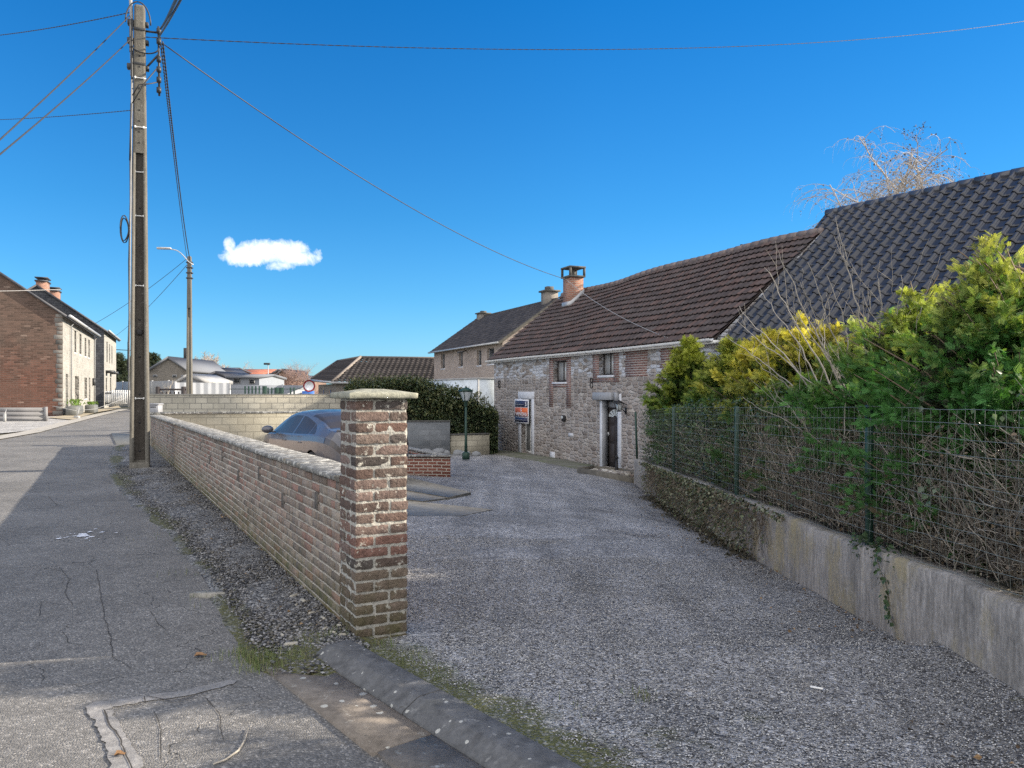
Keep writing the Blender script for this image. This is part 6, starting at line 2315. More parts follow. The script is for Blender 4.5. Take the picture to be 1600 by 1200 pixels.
    for cx in (.86-2.35, 3.80-2.35):
        for sy in (-1, 1):
            w = empty('wheel', (cx, sy*.80, .335)); w.parent = root
            th = np.linspace(0, 2*math.pi, 37)
            prof = [(.20, -.11), (.31, -.11), (.335, -.085), (.335, .085), (.31, .11), (.20, .11)]
            mb = MB(); mb.grid(np.array([[(r_*math.cos(t), y_, r_*math.sin(t)) for r_, y_ in prof] for t in th])); mb.build('tyre', M['tyre'], w, smooth=False)
            mb = MB()
            for k in range(10):
                t = k*math.pi/5
                mb.box((.03, -.02, -.022), (.235, .02, .022), M=np.array([[math.cos(t), 0, -math.sin(t)], [0, 1, 0], [math.sin(t), 0, math.cos(t)]]), T=np.array([.13*math.cos(t), sy*.085, .13*math.sin(t)]))
            mb.grid(np.array([[(r_*math.cos(t), y_, r_*math.sin(t)) for r_, y_ in ((.20, -.1), (.235, -.1), (.235, .1), (.20, .1))] for t in th]))
            mb.build('rim', M['rim'], w)
    for sy in (-1, 1):
        mb = MB()
        t = np.linspace(0, math.pi, 7); ph = np.linspace(0, 2*math.pi, 13)
        T_, P_ = np.meshgrid(t, ph, indexing='ij')
        mb.grid(np.stack([.09*np.cos(T_)*1.0, .13*np.sin(T_)*np.cos(P_), .085*np.sin(T_)*np.sin(P_)], -1)+np.array([3.22-2.35, sy*1.04, 1.0]), flip=True)
        mb.box((3.18-2.35, min(sy*.88, sy*1.0), .93), (3.26-2.35, max(sy*.88, sy*1.0), .96))
        mb.build('door_mirror', M['car'], root, smooth=True)
    mb = MB()
    for sx in (1.35, 2.35):
        mb.box((sx-2.35, .915, .80), (sx-2.35+.22, .935, .825), cham=.004); mb.box((sx-2.35, -.935, .80), (sx-2.35+.22, -.915, .825), cham=.004)
    mb.build('door_handle', M['car'], root)
    mb = MB(); mb.box((-2.375, -.26, .60), (-2.345, .26, .72), cham=.005); mb.build('number_plate', M['sign_white'], root)
    # spoiler lip
    mb = MB()
    ys = np.linspace(-.66, .66, 21)
    mb.grid(np.array([[(-2.35+.05+.16*(abs(y)/.7)**2, y, 1.06), (-2.35+.015+.16*(abs(y)/.7)**2, y, 1.105), (-2.35+.10+.16*(abs(y)/.7)**2, y, 1.10)] for y in ys]), flip=True)
    mb.build('spoiler', M['car'], root, smooth=True)


car()


# ------------------------------------------------------------------ garden lamp, gate, trailer
def garden_lamp():
    Y = 24.4
    p = at(728, 713, Y)
    z0 = p[2]
    root = thing('garden_lamp', 'green garden lamp post with a tapering four sided lantern in front of the hedge', 'lamp post', (p[0], Y, z0))
    mb = MB()
    mb.tube([(0, 0, -.1), (0, 0, .10), (0, 0, .14)], [.12, .12, .06], 8); mb.tube([(0, 0, .1), (0, 0, .5), (0, 0, 1.66)], [.055, .042, .034], 8)
    mb.tube([(0, 0, 1.58), (0, 0, 1.62), (0, 0, 1.72), (0, 0, 1.74)], [.04, .065, .05, .09], 8)
    mb.build('post', M['green_metal'], root)
    Rz = rot_z(R(30))
    zb, zt = 1.76, 2.06
    mb = MB()
    for sx, sy in ((-1, -1), (1, -1), (1, 1), (-1, 1)):
        mb.tube(np.array([(sx*.075, sy*.075, zb), (sx*.155, sy*.155, zt)]) @ Rz.T, .012, 4)
    for a, z in ((.075, zb), (.155, zt)):
        q = np.array([(-a, -a, z), (a, -a, z), (a, a, z), (-a, a, z), (-a, -a, z)]) @ Rz.T
        for i in range(4): mb.tube([q[i], q[i+1]], .012, 4)
    mb.build('lantern_frame', M['green_metal'], root)
    mb = MB()
    a, b = .07, .15
    V = np.array([(-a, -a, zb), (a, -a, zb), (a, a, zb), (-a, a, zb), (-b, -b, zt), (b, -b, zt), (b, b, zt), (-b, b, zt)]) @ Rz.T
    mb.add(V, [[0, 1, 5, 4], [1, 2, 6, 5], [2, 3, 7, 6], [3, 0, 4, 7]])
    mb.build('lantern_glass', M['lantern_glass'], root)
    mb = MB()
    a = .19
    V = np.array([(-a, -a, zt+.01), (a, -a, zt+.01), (a, a, zt+.01), (-a, a, zt+.01), (-.05, -.05, zt+.12), (.05, -.05, zt+.12), (.05, .05, zt+.12), (-.05, .05, zt+.12)]) @ Rz.T
    mb.add(V, [[0, 1, 5, 4], [1, 2, 6, 5], [2, 3, 7, 6], [3, 0, 4, 7], [4, 5, 6, 7], [3, 2, 1, 0]])
    mb.tube([(0, 0, zt+.12), (0, 0, zt+.18)], .02, 6)
    mb.build('lantern_roof', M['green_metal'], root)


garden_lamp()

# green garden gate between wall and house corner
g_ = float(gz(-1, 32))
a = at(758.5, 700, 29.4); b = at(767.5, 700, 31.9)
root = thing('garden_gate', 'open dark green sheet gate at the corner of the stone house', 'gate', (a[0], a[1], -.93), math.atan2(b[1]-a[1], b[0]-a[0]))
w = math.hypot(b[0]-a[0], b[1]-a[1])
mb = MB()
mb.box((0, -.02, .10), (.06, .02, 1.62)); mb.box((w-.06, -.02, .10), (w, .02, 1.62)); mb.box((.06, -.02, .10), (w-.06, .02, .16)); mb.box((.06, -.02, 1.56), (w-.06, .02, 1.62)); mb.box((.06, -.015, .80), (w-.06, .015, .85))
mb.build('gate_frame', M['green_metal'], root)
mb = MB(); mb.box((.061, -.008, .161), (w-.061, .008, 1.559)); mb.build('gate_sheet', flat('gate_sheet', (.12, .19, .14), .6, .2, 5, .2, 30), root)
mb = MB(); q = at(770.3, 700, 31.4); mb.box((-.0, 0, 0), (.10, .10, 1.66), cham=.01)
mb.V[-1] = mb.V[-1]+np.array([w+.02, -.05, -.02]); mb.build('gate_post', M['green_metal'], root)

# white trailer box behind the hedge
c = at(747, 590, 37.0)
root = thing('white_trailer', 'white box trailer standing behind the laurel hedge', 'trailer', (c[0], c[1], -1.0), math.atan2(-.47*-1, .88))
# local x along the bright right face, local y away-left along shaded face
ux = np.array([.88, .47]); uy = np.array([-.47, .88])
zt = c[2]+1.0
mb = MB(); mb.box((0, 0, .35), (2.4, 6.6, zt-.08)); mb.build('box_body', M['trailer'], root)
mb = MB(); mb.box((-.03, -.03, zt-.079), (2.43, 6.63, zt), cham=.01); mb.box((-.02, -.02, .3), (.05, .05, zt-.08))
mb.box((-.015, .3, zt-.78), (-.001, 6.4, zt-.74)); mb.build('trim', M['white_metal'], root)
mb = MB(); mb.tube([(-.03, 3.9, zt-.55), (-.005, 3.9, zt-.55)], .0, 4) if False else None
th_ = np.linspace(0, 2*math.pi, 20)
mb.add([(-.02, 4.1+.28*math.cos(t), zt-.65+.38*math.sin(t)) for t in th_[:-1]], [list(range(19))[::-1]]); mb.build('round_vent', M['bluestone'], root)
mb = MB()
for (x, y) in ((.15, 3.0), (2.25, 3.0), (.15, 4.0), (2.25, 4.0)):
    mb.tube([(x-.12, y, .33), (x+.12, y, .33)], .33, 16)
mb.build('wheels', M['tyre'], root)

# ------------------------------------------------------------------ vegetation
def leaf_template(w=.55, fold=.15):
    V = np.array([(0, 0, 0), (.35, w*.5, fold), (1, 0, .05), (.35, -w*.5, fold), (.5, 0, 0)])
    F = np.array([(0, 4, 2, 1), (0, 3, 2, 4)])
    return V, F


def frames(D, r, roll=None):
    """rotation matrices with x axis along D"""
    D = D/np.linalg.norm(D, axis=1, keepdims=True)
    up = r.normal(size=D.shape)*.7+np.array([0, 0, 1.0])
    Y = np.cross(up, D); Y /= np.linalg.norm(Y, axis=1, keepdims=True)+1e-9
    Z = np.cross(D, Y)
    return np.stack([D, Y, Z], -1)


def spray_template():
    """flat fan of a cypress spray: stem with tapering side fronds that branch again"""
    V, F = [], []

    def frond(o, d, L, w):
        o = np.array(o); d = np.array(d); s = np.array([-d[1], d[0], 0])
        b = len(V)
        V.extend([o-s*w*.25, o+d*L*.55-s*w*.6+(0, 0, .03), o+d*L+np.array([0, 0, -.02]), o+d*L*.5+s*w*.6+(0, 0, .03)])
        F.append([b, b+1, b+2, b+3])
    frond((0, 0, 0), (1, 0, 0), 1.0, .07)
    for i, x in enumerate((.16, .30, .44, .57, .69, .80)):
        for sg in (-1, 1):
            a = sg*R(42)
            L = .42*(1-x)**.55+.06
            o = np.array([x+.03*sg, 0, .02])
            d = np.array([math.cos(a), math.sin(a), 0])
            frond(o, d, L, .06)
    V = np.array(V)
    V[:, 2] += -.22*(V[:, 0]**2)+.05*np.abs(V[:, 1])
    return V, np.array(F)


SPV, SPF = spray_template()


def conifer(name, label, x, y, z0, top, rad, seed, green=(.045, .085, .025), gold=(.30, .28, .055), goldz=.6, nb=150, ns=26, size=(.10, .20), low=.15, sq=1.0, cam_bias=True, lean=(0, 0)):
    r = np.random.default_rng(seed)
    Hh = top-z0
    root = thing(name, label, 'conifer', (x, y, z0))
    D, T, S, C = [], [], [], []
    tips = []
    ns = int(ns*2.9); size = (size[0]*.62, size[1]*.62)
    for b in range(nb):
        h = low+(1-low)*r.random()**.85
        th = r.random()*2*math.pi
        if cam_bias and r.random() < .45:
            th = math.pi*1.25+r.normal()*.9
        env = min(1.0, ((1-h)/.42)**.55) * (0.8+.2*min(1, h/.3))
        lump = 1+.20*math.sin(th*3+seed)+.15*math.sin(th*5+h*9+seed)+.12*r.normal()
        rr = rad*env*lump
        el = .25+.9*h+.2*r.normal()
        d = np.array([math.cos(th)*math.cos(el), math.sin(th)*math.cos(el)*sq, math.sin(el)])
        tip = np.array([math.cos(th)*rr+lean[0]*h, math.sin(th)*rr*sq+lean[1]*h, Hh*h+.10*r.normal()])
        L = .45+.25*r.random()
        k = ns
        s = r.random(k)**.8
        curl = np.array([0, 0, -.16])*((1-s)**2)[:, None]
        pos = tip-d*L*s[:, None]+curl+r.normal(size=(k, 3))*np.array([.05, .05, .035])*(.35+1.1*s[:, None])
        dd = d+r.normal(size=(k, 3))*.38+np.array([0, 0, -.30])*((1-s)[:, None])
        D.append(dd); T.append(pos)
        sz = size[0]+(size[1]-size[0])*r.random(k)
        S.append(sz)
        hz_ = pos[:, 2]/Hh
        out = 1-s
        gmix = np.clip((hz_-goldz-.05)*2.2+.30*out+.12*r.normal(size=k)+.14*r.normal(), 0, 1)*np.clip(out*1.3-.05, 0, .9)
        c = np.array(green)*(1-gmix[:, None])+np.array(gold)*gmix[:, None]
        c = c*(.6+.7*r.random((k, 1)))*(.8+.4*r.random())
        dead = r.random(k) < np.clip((.28-hz_)*1.6, 0, .5)
        c[dead] = np.array([.11, .085, .055])*(.7+.6*r.random((dead.sum(), 1)))
        C.append(c)
        tips.append((tip, d, L))
    D, T, S, C = map(np.concatenate, (D, T, S, C))
    Mx = frames(D, r)*S[:, None, None]
    mb = MB(); mb.inst(SPV, SPF, Mx, T, C)
    mb.build('foliage', M['conifer'], root)
    mb = MB()
    mb.tube([(0, 0, -.3), (lean[0]*.4, lean[1]*.4, Hh*.5), (lean[0]*.9, lean[1]*.9, Hh*.9)], [.07, .05, .01], 6, (.16, .12, .09))
    for tip, d, L in tips[::2]:
        b0 = np.array([0, 0, max(.1, tip[2]-.5*np.hypot(*tip[:2])-.1)])
        mid = (b0+tip)/2+np.array([0, 0, -.05])
        mb.tube([b0, mid, tip-d*.05], [.013, .009, .003], 3, (.15, .115, .085), cap=False)
    mb.build('trunk', M['twig'], root)
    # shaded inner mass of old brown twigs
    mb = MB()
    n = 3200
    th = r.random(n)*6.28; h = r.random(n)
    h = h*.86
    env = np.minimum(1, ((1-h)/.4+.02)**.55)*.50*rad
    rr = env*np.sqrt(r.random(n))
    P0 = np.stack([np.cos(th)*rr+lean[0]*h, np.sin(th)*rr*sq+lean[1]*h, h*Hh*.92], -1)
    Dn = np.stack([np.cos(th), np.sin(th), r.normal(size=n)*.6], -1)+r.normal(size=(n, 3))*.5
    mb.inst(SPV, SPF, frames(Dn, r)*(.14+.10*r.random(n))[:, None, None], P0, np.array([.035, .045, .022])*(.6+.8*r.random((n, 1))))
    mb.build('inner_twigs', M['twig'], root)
    return root


def hedge_conifers():
    G1, G2 = (.075, .155, .04), (.06, .125, .04)
    zs = lambda y: retz(y)-.05
    conifer('conifer', 'bushy golden tipped conifer at the far end of the hedge next to the stone house', 3.95, 17.2, zs(17.2), 2.72, .80, 1, G1, (.42, .44, .07), .42, 190, 30, (.14, .28), .05)
    conifer('conifer', 'lower green conifer second from the stone house', 4.25, 14.9, zs(14.9), 2.50, .88, 2, G1, (.46, .46, .08), .52, 170, 28, (.13, .26), .05)
    conifer('conifer', 'conifer with bright yellow sunlit top in the middle of the hedge', 4.25, 12.6, zs(12.6), 2.62, .95, 3, G2, (.72, .62, .10), .42, 230, 30, (.12, .24), .05)
    conifer('conifer', 'second yellow topped conifer behind the bare shrub', 4.10, 10.4, zs(10.4), 2.50, .98, 4, G2, (.70, .60, .10), .46, 230, 30, (.11, .22), .05)
    conifer('conifer', 'dark green conifer low behind the bare grey shrub', 4.0, 8.4, zs(8.4), 2.26, .92, 5, (.07, .15, .04), (.32, .38, .08), .60, 170, 28, (.10, .20), .1)
    conifer('conifer', 'green conifer with a drooping top right of the bare shrub', 3.62, 6.85, zs(6.85), 2.42, .85, 6, (.075, .19, .05), (.46, .48, .10), .60, 200, 32, (.08, .17), .1)
    conifer('conifer', 'tallest green conifer with curling golden tip at the right edge', 3.50, 5.25, zs(5.25), 2.55, .86, 7, (.07, .19, .05), (.52, .50, .12), .62, 260, 34, (.07, .15), .15, lean=(-.10, .15))
    conifer('conifer', 'conifer cut by the right edge of the picture', 3.55, 3.7, zs(3.7), 2.35, .78, 8, (.07, .18, .05), (.48, .48, .12), .65, 150, 26, (.08, .16), .15)
    # curling leader on the tallest one
    

hedge_conifers()


def twigs(mb, n, start, length, rad, pal, r, seg=7, wander=.35, up=.3, bias=None):
    """many thin wandering twigs, vectorised, three sided"""
    P = start.copy()
    d = r.normal(size=(n, 3)); d[:, 2] = np.abs(d[:, 2])*.6+up
    if bias is not None: d += bias
    d /= np.linalg.norm(d, axis=1, keepdims=True)
    pts = [P.copy()]
    step = (length/seg)[:, None]
    grav = r.random((n, 1))*.22
    for k in range(seg):
        d = d+r.normal(size=(n, 3))*wander*.5
        d[:, 2:] -= grav*k/seg
        d /= np.linalg.norm(d, axis=1, keepdims=True)
        P = P+d*step
        pts.append(P.copy())
    A = np.array(pts).transpose(1, 0, 2)               # n, seg+1, 3
    T_ = np.gradient(A, axis=1)
    T_ /= np.linalg.norm(T_, axis=2, keepdims=True)+1e-9
    ref = np.array([.3, .2, 1.0])
    N1 = np.cross(T_, ref); N1 /= np.linalg.norm(N1, axis=2, keepdims=True)+1e-9
    N2 = np.cross(T_, N1)
    w = (rad[:, None]*np.linspace(1, .35, seg+1)[None])[..., None]
    rings = np.stack([A+w*(math.cos(t)*N1+math.sin(t)*N2) for t in (0, 2.09, 4.19)], 2)   # n, seg+1, 3, 3
    V = rings.reshape(-1, 3)
    base = (np.arange(n)*(seg+1)*3)[:, None, None]
    k = np.arange(seg)[None, :, None]*3
    j = np.arange(3)[None, None, :]; j2 = (j+1) % 3
    F = np.stack([base+k+j, base+k+j2, base+k+3+j2, base+k+3+j], -1).reshape(-1, 4)
    pal = np.array(pal)
    c = pal[r.integers(0, len(pal), n)]*(.7+.6*r.random((n, 1)))
    mb.add(V, F, np.repeat(c, (seg+1)*3, 0))
    return A


def thicket():
    r = np.random.default_rng(40)
    mb = MB()
    pal = [(.25, .22, .18), (.16, .14, .115), (.34, .305, .255), (.09, .078, .065), (.22, .195, .16)]
    for (n, x0, xw, y0, y1, zz, L0, L1, r0, r1, up) in ((2600, .16, .75, 3.3, 9.2, .55, .35, .8, .0016, .0040, .35), (1100, .14, .5, 3.3, 10, .25, .6, 1.3, .003, .0065, .9), (260, .13, .2, 3.3, 9, .6, .6, 1.2, .003, .006, .1), (900, .16, .8, 9.0, 19.6, .6, .5, 1.1, .003, .007, .4), (2600, .16, .45, 3.3, 10, .10, .2, .5, .0015, .003, .2)):
        y = y0+(y1-y0)*r.random(n)
        x = retx(y)+x0+xw*r.random(n)
        z = retz(y)+zz*1.35*r.random(n)
        hmax = .86+.36*vnoise(y[:, None], 1.3, 4)
        L = L0+(L1-L0)*r.random(n)
        L = np.minimum(L, (retz(y)+hmax-z).clip(.25, 9)*1.3)
        twigs(mb, n, np.stack([x, y, z], -1), L, r0+(r1-r0)*r.random(n)**2, pal, r, up=up, wander=.27, bias=np.array([-.15, .1, 0]))
    V = mb.V
    for k in range(len(V)):
        lim = retx(V[k][:, 1])+.115
        V[k][:, 0] = np.where(V[k][:, 0] < lim, lim+(lim-V[k][:, 0])*.35, V[k][:, 0])
    o = mb.build('bramble_thicket', M['twig'])
    tag(o, 'tangled brown bramble twigs packed behind the wire fence', 'brambles', kind='stuff')
    # leaves of bramble, ivy and elder showing through
    mb = MB()
    TV, TF = leaf_template(.7, .12)
    n = 5200
    y = 3.2+16.2*r.random(n)**1.25
    x = retx(y)+.10+.5*r.random(n)
    z = retz(y)+1.25*r.random(n)**.9
    keep = (vnoise(np.stack([x, y, z], -1), 2.2, 5) > .25) | (r.random(n) < .12)
    keep &= ~((y < 7.3) & (z < retz(y)+.55) & (r.random(n) < .8))
    P = np.stack([x, y, z], -1)[keep]
    m_ = len(P)
    D = r.normal(size=(m_, 3))*.8+np.array([-.6, -.3, -.1])
    s = (.022+.028*r.random(m_))*(1+.06*(P[:, 1]-5).clip(0, 9))
    pal = np.array([(.045, .08, .03), (.06, .10, .035), (.035, .06, .028), (.09, .13, .05), (.05, .065, .04)])
    mb.inst(TV, TF, frames(D, r)*s[:, None, None], P, pal[r.integers(0, 5, m_)]*(.7+.6*r.random((m_, 1))))
    n = 5200
    y = 3.3+7*r.random(n)
    x = retx(y)+.10+.6*r.random(n)
    z = retz(y)+.02+.95*r.random(n)**1.3
    P = np.stack([x, y, z], -1)
    D = r.normal(size=(n, 3))*.8+np.array([-.3, -.2, -.6])
    bp = np.array([(.14, .10, .065), (.20, .15, .10), (.09, .07, .05), (.06, .075, .035), (.26, .22, .16)])
    mb.inst(TV, TF, frames(D, r)*(.014+.022*r.random(n))[:, None, None], P, bp[r.integers(0, 5, n)]*(.6+.7*r.random((n, 1))))
    n = 9000
    y = 8.6+10.9*r.random(n)
    x = retx(y)+.11+.45*r.random(n)
    z = retz(y)+1.30*r.random(n)
    keep = (vnoise(np.stack([x*.5, y, z*1.5], -1), 1.7, 9) > -.15)
    P = np.stack([x, y, z], -1)[keep]
    m_ = len(P)
    D = r.normal(size=(m_, 3))*.7+np.array([-.6, -.3, -.3])
    mb.inst(TV, TF, frames(D, r)*(.035+.03*r.random(m_))[:, None, None], P, pal[r.integers(0, 5, m_)]*(.6+.9*r.random((m_, 1))))
    # larger pale elder leaves near the camera
    for (px, py, Y, k) in ((1460, 775, 4.9, 26), (1520, 780, 4.75, 12), (1590, 860, 4.4, 12), (1580, 620, 4.8, 22), (1430, 640, 5.2, 16), (1545, 665, 4.8, 10), (1480, 720, 5.0, 8), (1590, 720, 4.6, 12)):
        c = at(px, py, Y); c[0] = max(c[0], retx(Y)+.05)
        P = c+r.normal(size=(k, 3))*np.array([.02, .09, .05])
        D = r.normal(size=(k, 3))*.6+np.array([-.4, -.5, -.5])
        mb.inst(TV*np.array([1, 1.2, 1]), TF, frames(D, r)*(.035+.02*r.random(k))[:, None, None], P, np.array([.11, .16, .10])*(.7+.6*r.random((k, 1))))
    tag(mb.build('bramble_leaves', M['leaf']), 'scattered green bramble and elder leaves among the brown twigs', 'leaves', kind='stuff')


thicket()


def bare_shrub():
    r = np.random.default_rng(12)
    base = at(1372, 735, 7.3)
    base[2] = retz(7.3)-.02
    root = thing('bare_shrub', 'leafless grey shrub with long upward arching branches above the fence', 'shrub', tuple(base))
    o = base
    tg = [(1212, 385, 8.2, .011), (1262, 410, 7.4, .009), (1194, 418, 8.6, .010), (1187, 450, 8.8, .009), (1155, 478, 9.2, .010), (1150, 500, 8.9, .009), (1318, 382, 7.2, .012), (1292, 430, 7.6, .009), (1130, 522, 9.2, .009), (1408, 430, 6.7, .008), (1372, 440, 6.8, .010), (1235, 480, 8.0, .009), (1180, 560, 8.6, .008), (1210, 610, 8.0, .008), (1280, 520, 7.3, .009), (1440, 470, 6.5, .007), (1320, 470, 7.7, .008), (1160, 620, 8.4, .007), (1250, 440, 7.5, .007)]
    mb = MB()
    col = np.array((.24, .225, .20))
    allp = []
    for (px, py, Y, rad) in tg:
        t_ = at(px, py, Y)
        b = base+np.array([r.normal()*.10, r.normal()*.22, 0])
        # rises steeply, then arches out to the tip
        c1 = b+np.array([(t_[0]-b[0])*.18, (t_[1]-b[1])*.15, (t_[2]-b[2])*.50+.1])
        c2 = b+(t_-b)*np.array([.75, .7, .80])+np.array([0, 0, -.02])
        t = np.linspace(0, 1, 26)[:, None]
        P = (1-t)**3*b+3*(1-t)**2*t*c1+3*(1-t)*t*t*c2+t**3*t_
        kinks = np.cumsum(r.normal(size=P.shape)*.012, 0)*np.minimum(1, np.linspace(0, 2, 26))[:, None]
        kinks -= kinks[-1]*np.linspace(0, 1, 26)[:, None]
        P = P+kinks
        w = rad*np.linspace(1.25, .28, 26)
        mb.tube(P-o, w, 5, col*(.8+.4*r.random()))
        allp.append((P, w))
    mb.build('branches', M['twig'], root)
    mb = MB()
    for P, w in allp:
        for k in range(5):
            i = r.integers(8, 24)
            d = P[min(i+1, 25)]-P[i-1]; d /= np.linalg.norm(d)
            q = r.normal(size=3)*.6; q[2] = abs(q[2])*.8
            dd = d*.8+q; dd /= np.linalg.norm(dd)
            L = .18+.35*r.random()
            t = np.linspace(0, 1, 8)[:, None]
            Q = P[i]+dd*L*t+np.array([0, 0, 1])*t*t*L*.3+np.cumsum(r.normal(size=(8, 3))*.008, 0)*np.minimum(1, t*3)
            mb.tube(Q-o, np.linspace(w[i]*.6, .0012, 8), 4, col*(.8+.4*r.random()), cap=False)
            if r.random() < .6:
                j = 4
                dd2 = dd+r.normal(size=3)*.6; dd2 /= np.linalg.norm(dd2)
                mb.tube(np.array([Q[j]+dd2*L*.45*s for s in np.linspace(0, 1, 5)])-o, [.002, .0018, .0016, .0013, .001], 3, col, cap=False)
    mb.build('twigs', M['twig'], root)


bare_shrub()


def ivy_on_wall():
    r = np.random.default_rng(21)
    root = thing('ivy', 'grey green ivy trailing over the far part of the retaining wall to the gravel', 'ivy', (retx(11), 11, -.3))
    o = np.array(root.location)
    TV, TF = leaf_template(.9, .10)
    mb = MB()
    n = 26000
    y = 7.4+10.4*r.random(n)
    u = r.random(n)
    zt = retz(y)+.04; zb = gz(retx(y), y)
    q = np.stack([y*1.0, u*1.2], -1)
    dens = vnoise(q, 2.3, 3)*.4+vnoise(q, 6, 8)*.25+.55
    dens *= sm(y, 7.6, 10.6)*(1-.8*sm(y, 13.5, 16.5))*.72
    dens *= .35+.65*sm(u+.35*vnoise(y[:, None], 3.1, 12)+.25*vnoise(y[:, None], 9, 2), -.05, .45)
    dens += .5*sm(u, .85, 1.0)
    keep = r.random(n) < dens.clip(0, 1)
    y, u, zt, zb = y[keep], u[keep], zt[keep], zb[keep]
    thick = .06+.13*r.random(len(y))*(1-np.abs(u-.5))
    bulge = .10*sm(y, 8.2, 10)*(1-sm(y, 13, 16))*(1-u)
    x = retx(y)-.012-thick*r.random(len(y))-bulge*r.random(len(y))
    z = zb+(zt-zb)*u
    P = np.stack([x, y, z], -1)-o
    D = r.normal(size=P.shape)*.55+np.array([-.45, -.2, -.7])
    s = .026+.022*r.random(len(P))
    pal = np.array([(.07, .09, .05), (.12, .15, .08), (.05, .06, .04), (.24, .25, .18), (.14, .115, .08)])
    mb.inst(TV, TF, frames(D, r)*s[:, None, None], P, pal[r.integers(0, 5, len(P))]*(.7+.6*r.random((len(P), 1))))
    # heap spilling on the gravel
    n = 2600
    y = 8.4+8*r.random(n); x = retx(y)-.05-.35*r.random(n)**2*(.5+.5*np.sin(y*2.1)**2); z = gz(x, y)+.03*r.random(n)+.10*np.exp(-(retx(y)-x)/.08)*r.random(n)
    P = np.stack([x, y, z], -1)-o
    D = r.normal(size=P.shape)*.6+np.array([-.5, -.3, .1])
    mb.inst(TV, TF, frames(D, r)*(.022+.02*r.random(n))[:, None, None], P, np.array([.06, .055, .038])*(.6+.9*r.random((n, 1))))
    mb.build('leaves', M['ivy'], root)
    mb = MB()
    n = 1100
    y = 8+9.2*r.random(n)**.9
    st = np.stack([retx(y)-.02-.05*r.random(n), y, retz(y)*1.0+.02-r.random(n)*.1], -1)-o
    L = .3+.45*r.random(n)
    twigs(mb, n, st, L, .0015+.0018*r.random(n), [(.15, .12, .09), (.10, .085, .06)], r, up=-1.6, wander=.35, bias=np.array([-.12, 0, -1.2]))
    V = mb.V[0]
    lim = retx(V[:, 1]+o[1])-.006-o[0]
    V[:, 0] = np.minimum(V[:, 0], lim)
    V[:, 2] = np.maximum(V[:, 2], gz(V[:, 0]+o[0], V[:, 1]+o[1])-o[2]+.01)
    mb.build('stems', M['twig'], root)
    # single strand near the camera
    root = thing('ivy_strand', 'single ivy strand with a few leaves hanging down the near retaining wall', 'ivy', (retx(5.3), 5.3, retz(5.3)))
    o = np.array(root.location)
    mb = MB()
    pts = []
    y = 5.38
    for t in np.linspace(0, 1, 12):
        pts.append((retx(y)-.025-.01*math.sin(t*9), y-.25*t, retz(y)+.03-.46*t))
    mb.tube(np.array(pts)-o, .0022, 4, (.10, .085, .05)); mb.build('stem', M['twig'], root)
    mb = MB()
    k = 40
    i = r.integers(0, 12, k); P = np.array(pts)[i]+r.normal(size=(k, 3))*np.array([.006, .02, .015])-o+np.array([-.012, 0, 0])
    D = r.normal(size=(k, 3))*.4+np.array([-.3, -.4, -.8])
    k2 = 90
    P2 = np.stack([retx(5.5)-.03+.10*r.random(k2), 5.15+.75*r.random(k2), retz(5.5)+.03+.05*r.random(k2)-.14*r.random(k2)**3], -1)-o
    D2 = r.normal(size=(k2, 3))*.6+np.array([-.6, -.3, .0])
    mb.inst(TV, TF, frames(np.vstack([D, D2]), r)*(.028+.02*r.random(k+k2))[:, None, None], np.vstack([P, P2]), np.array([.06, .10, .05])*(.7+.6*r.random((k+k2, 1))))
    mb.build('leaves', M['ivy'], root)


ivy_on_wall()


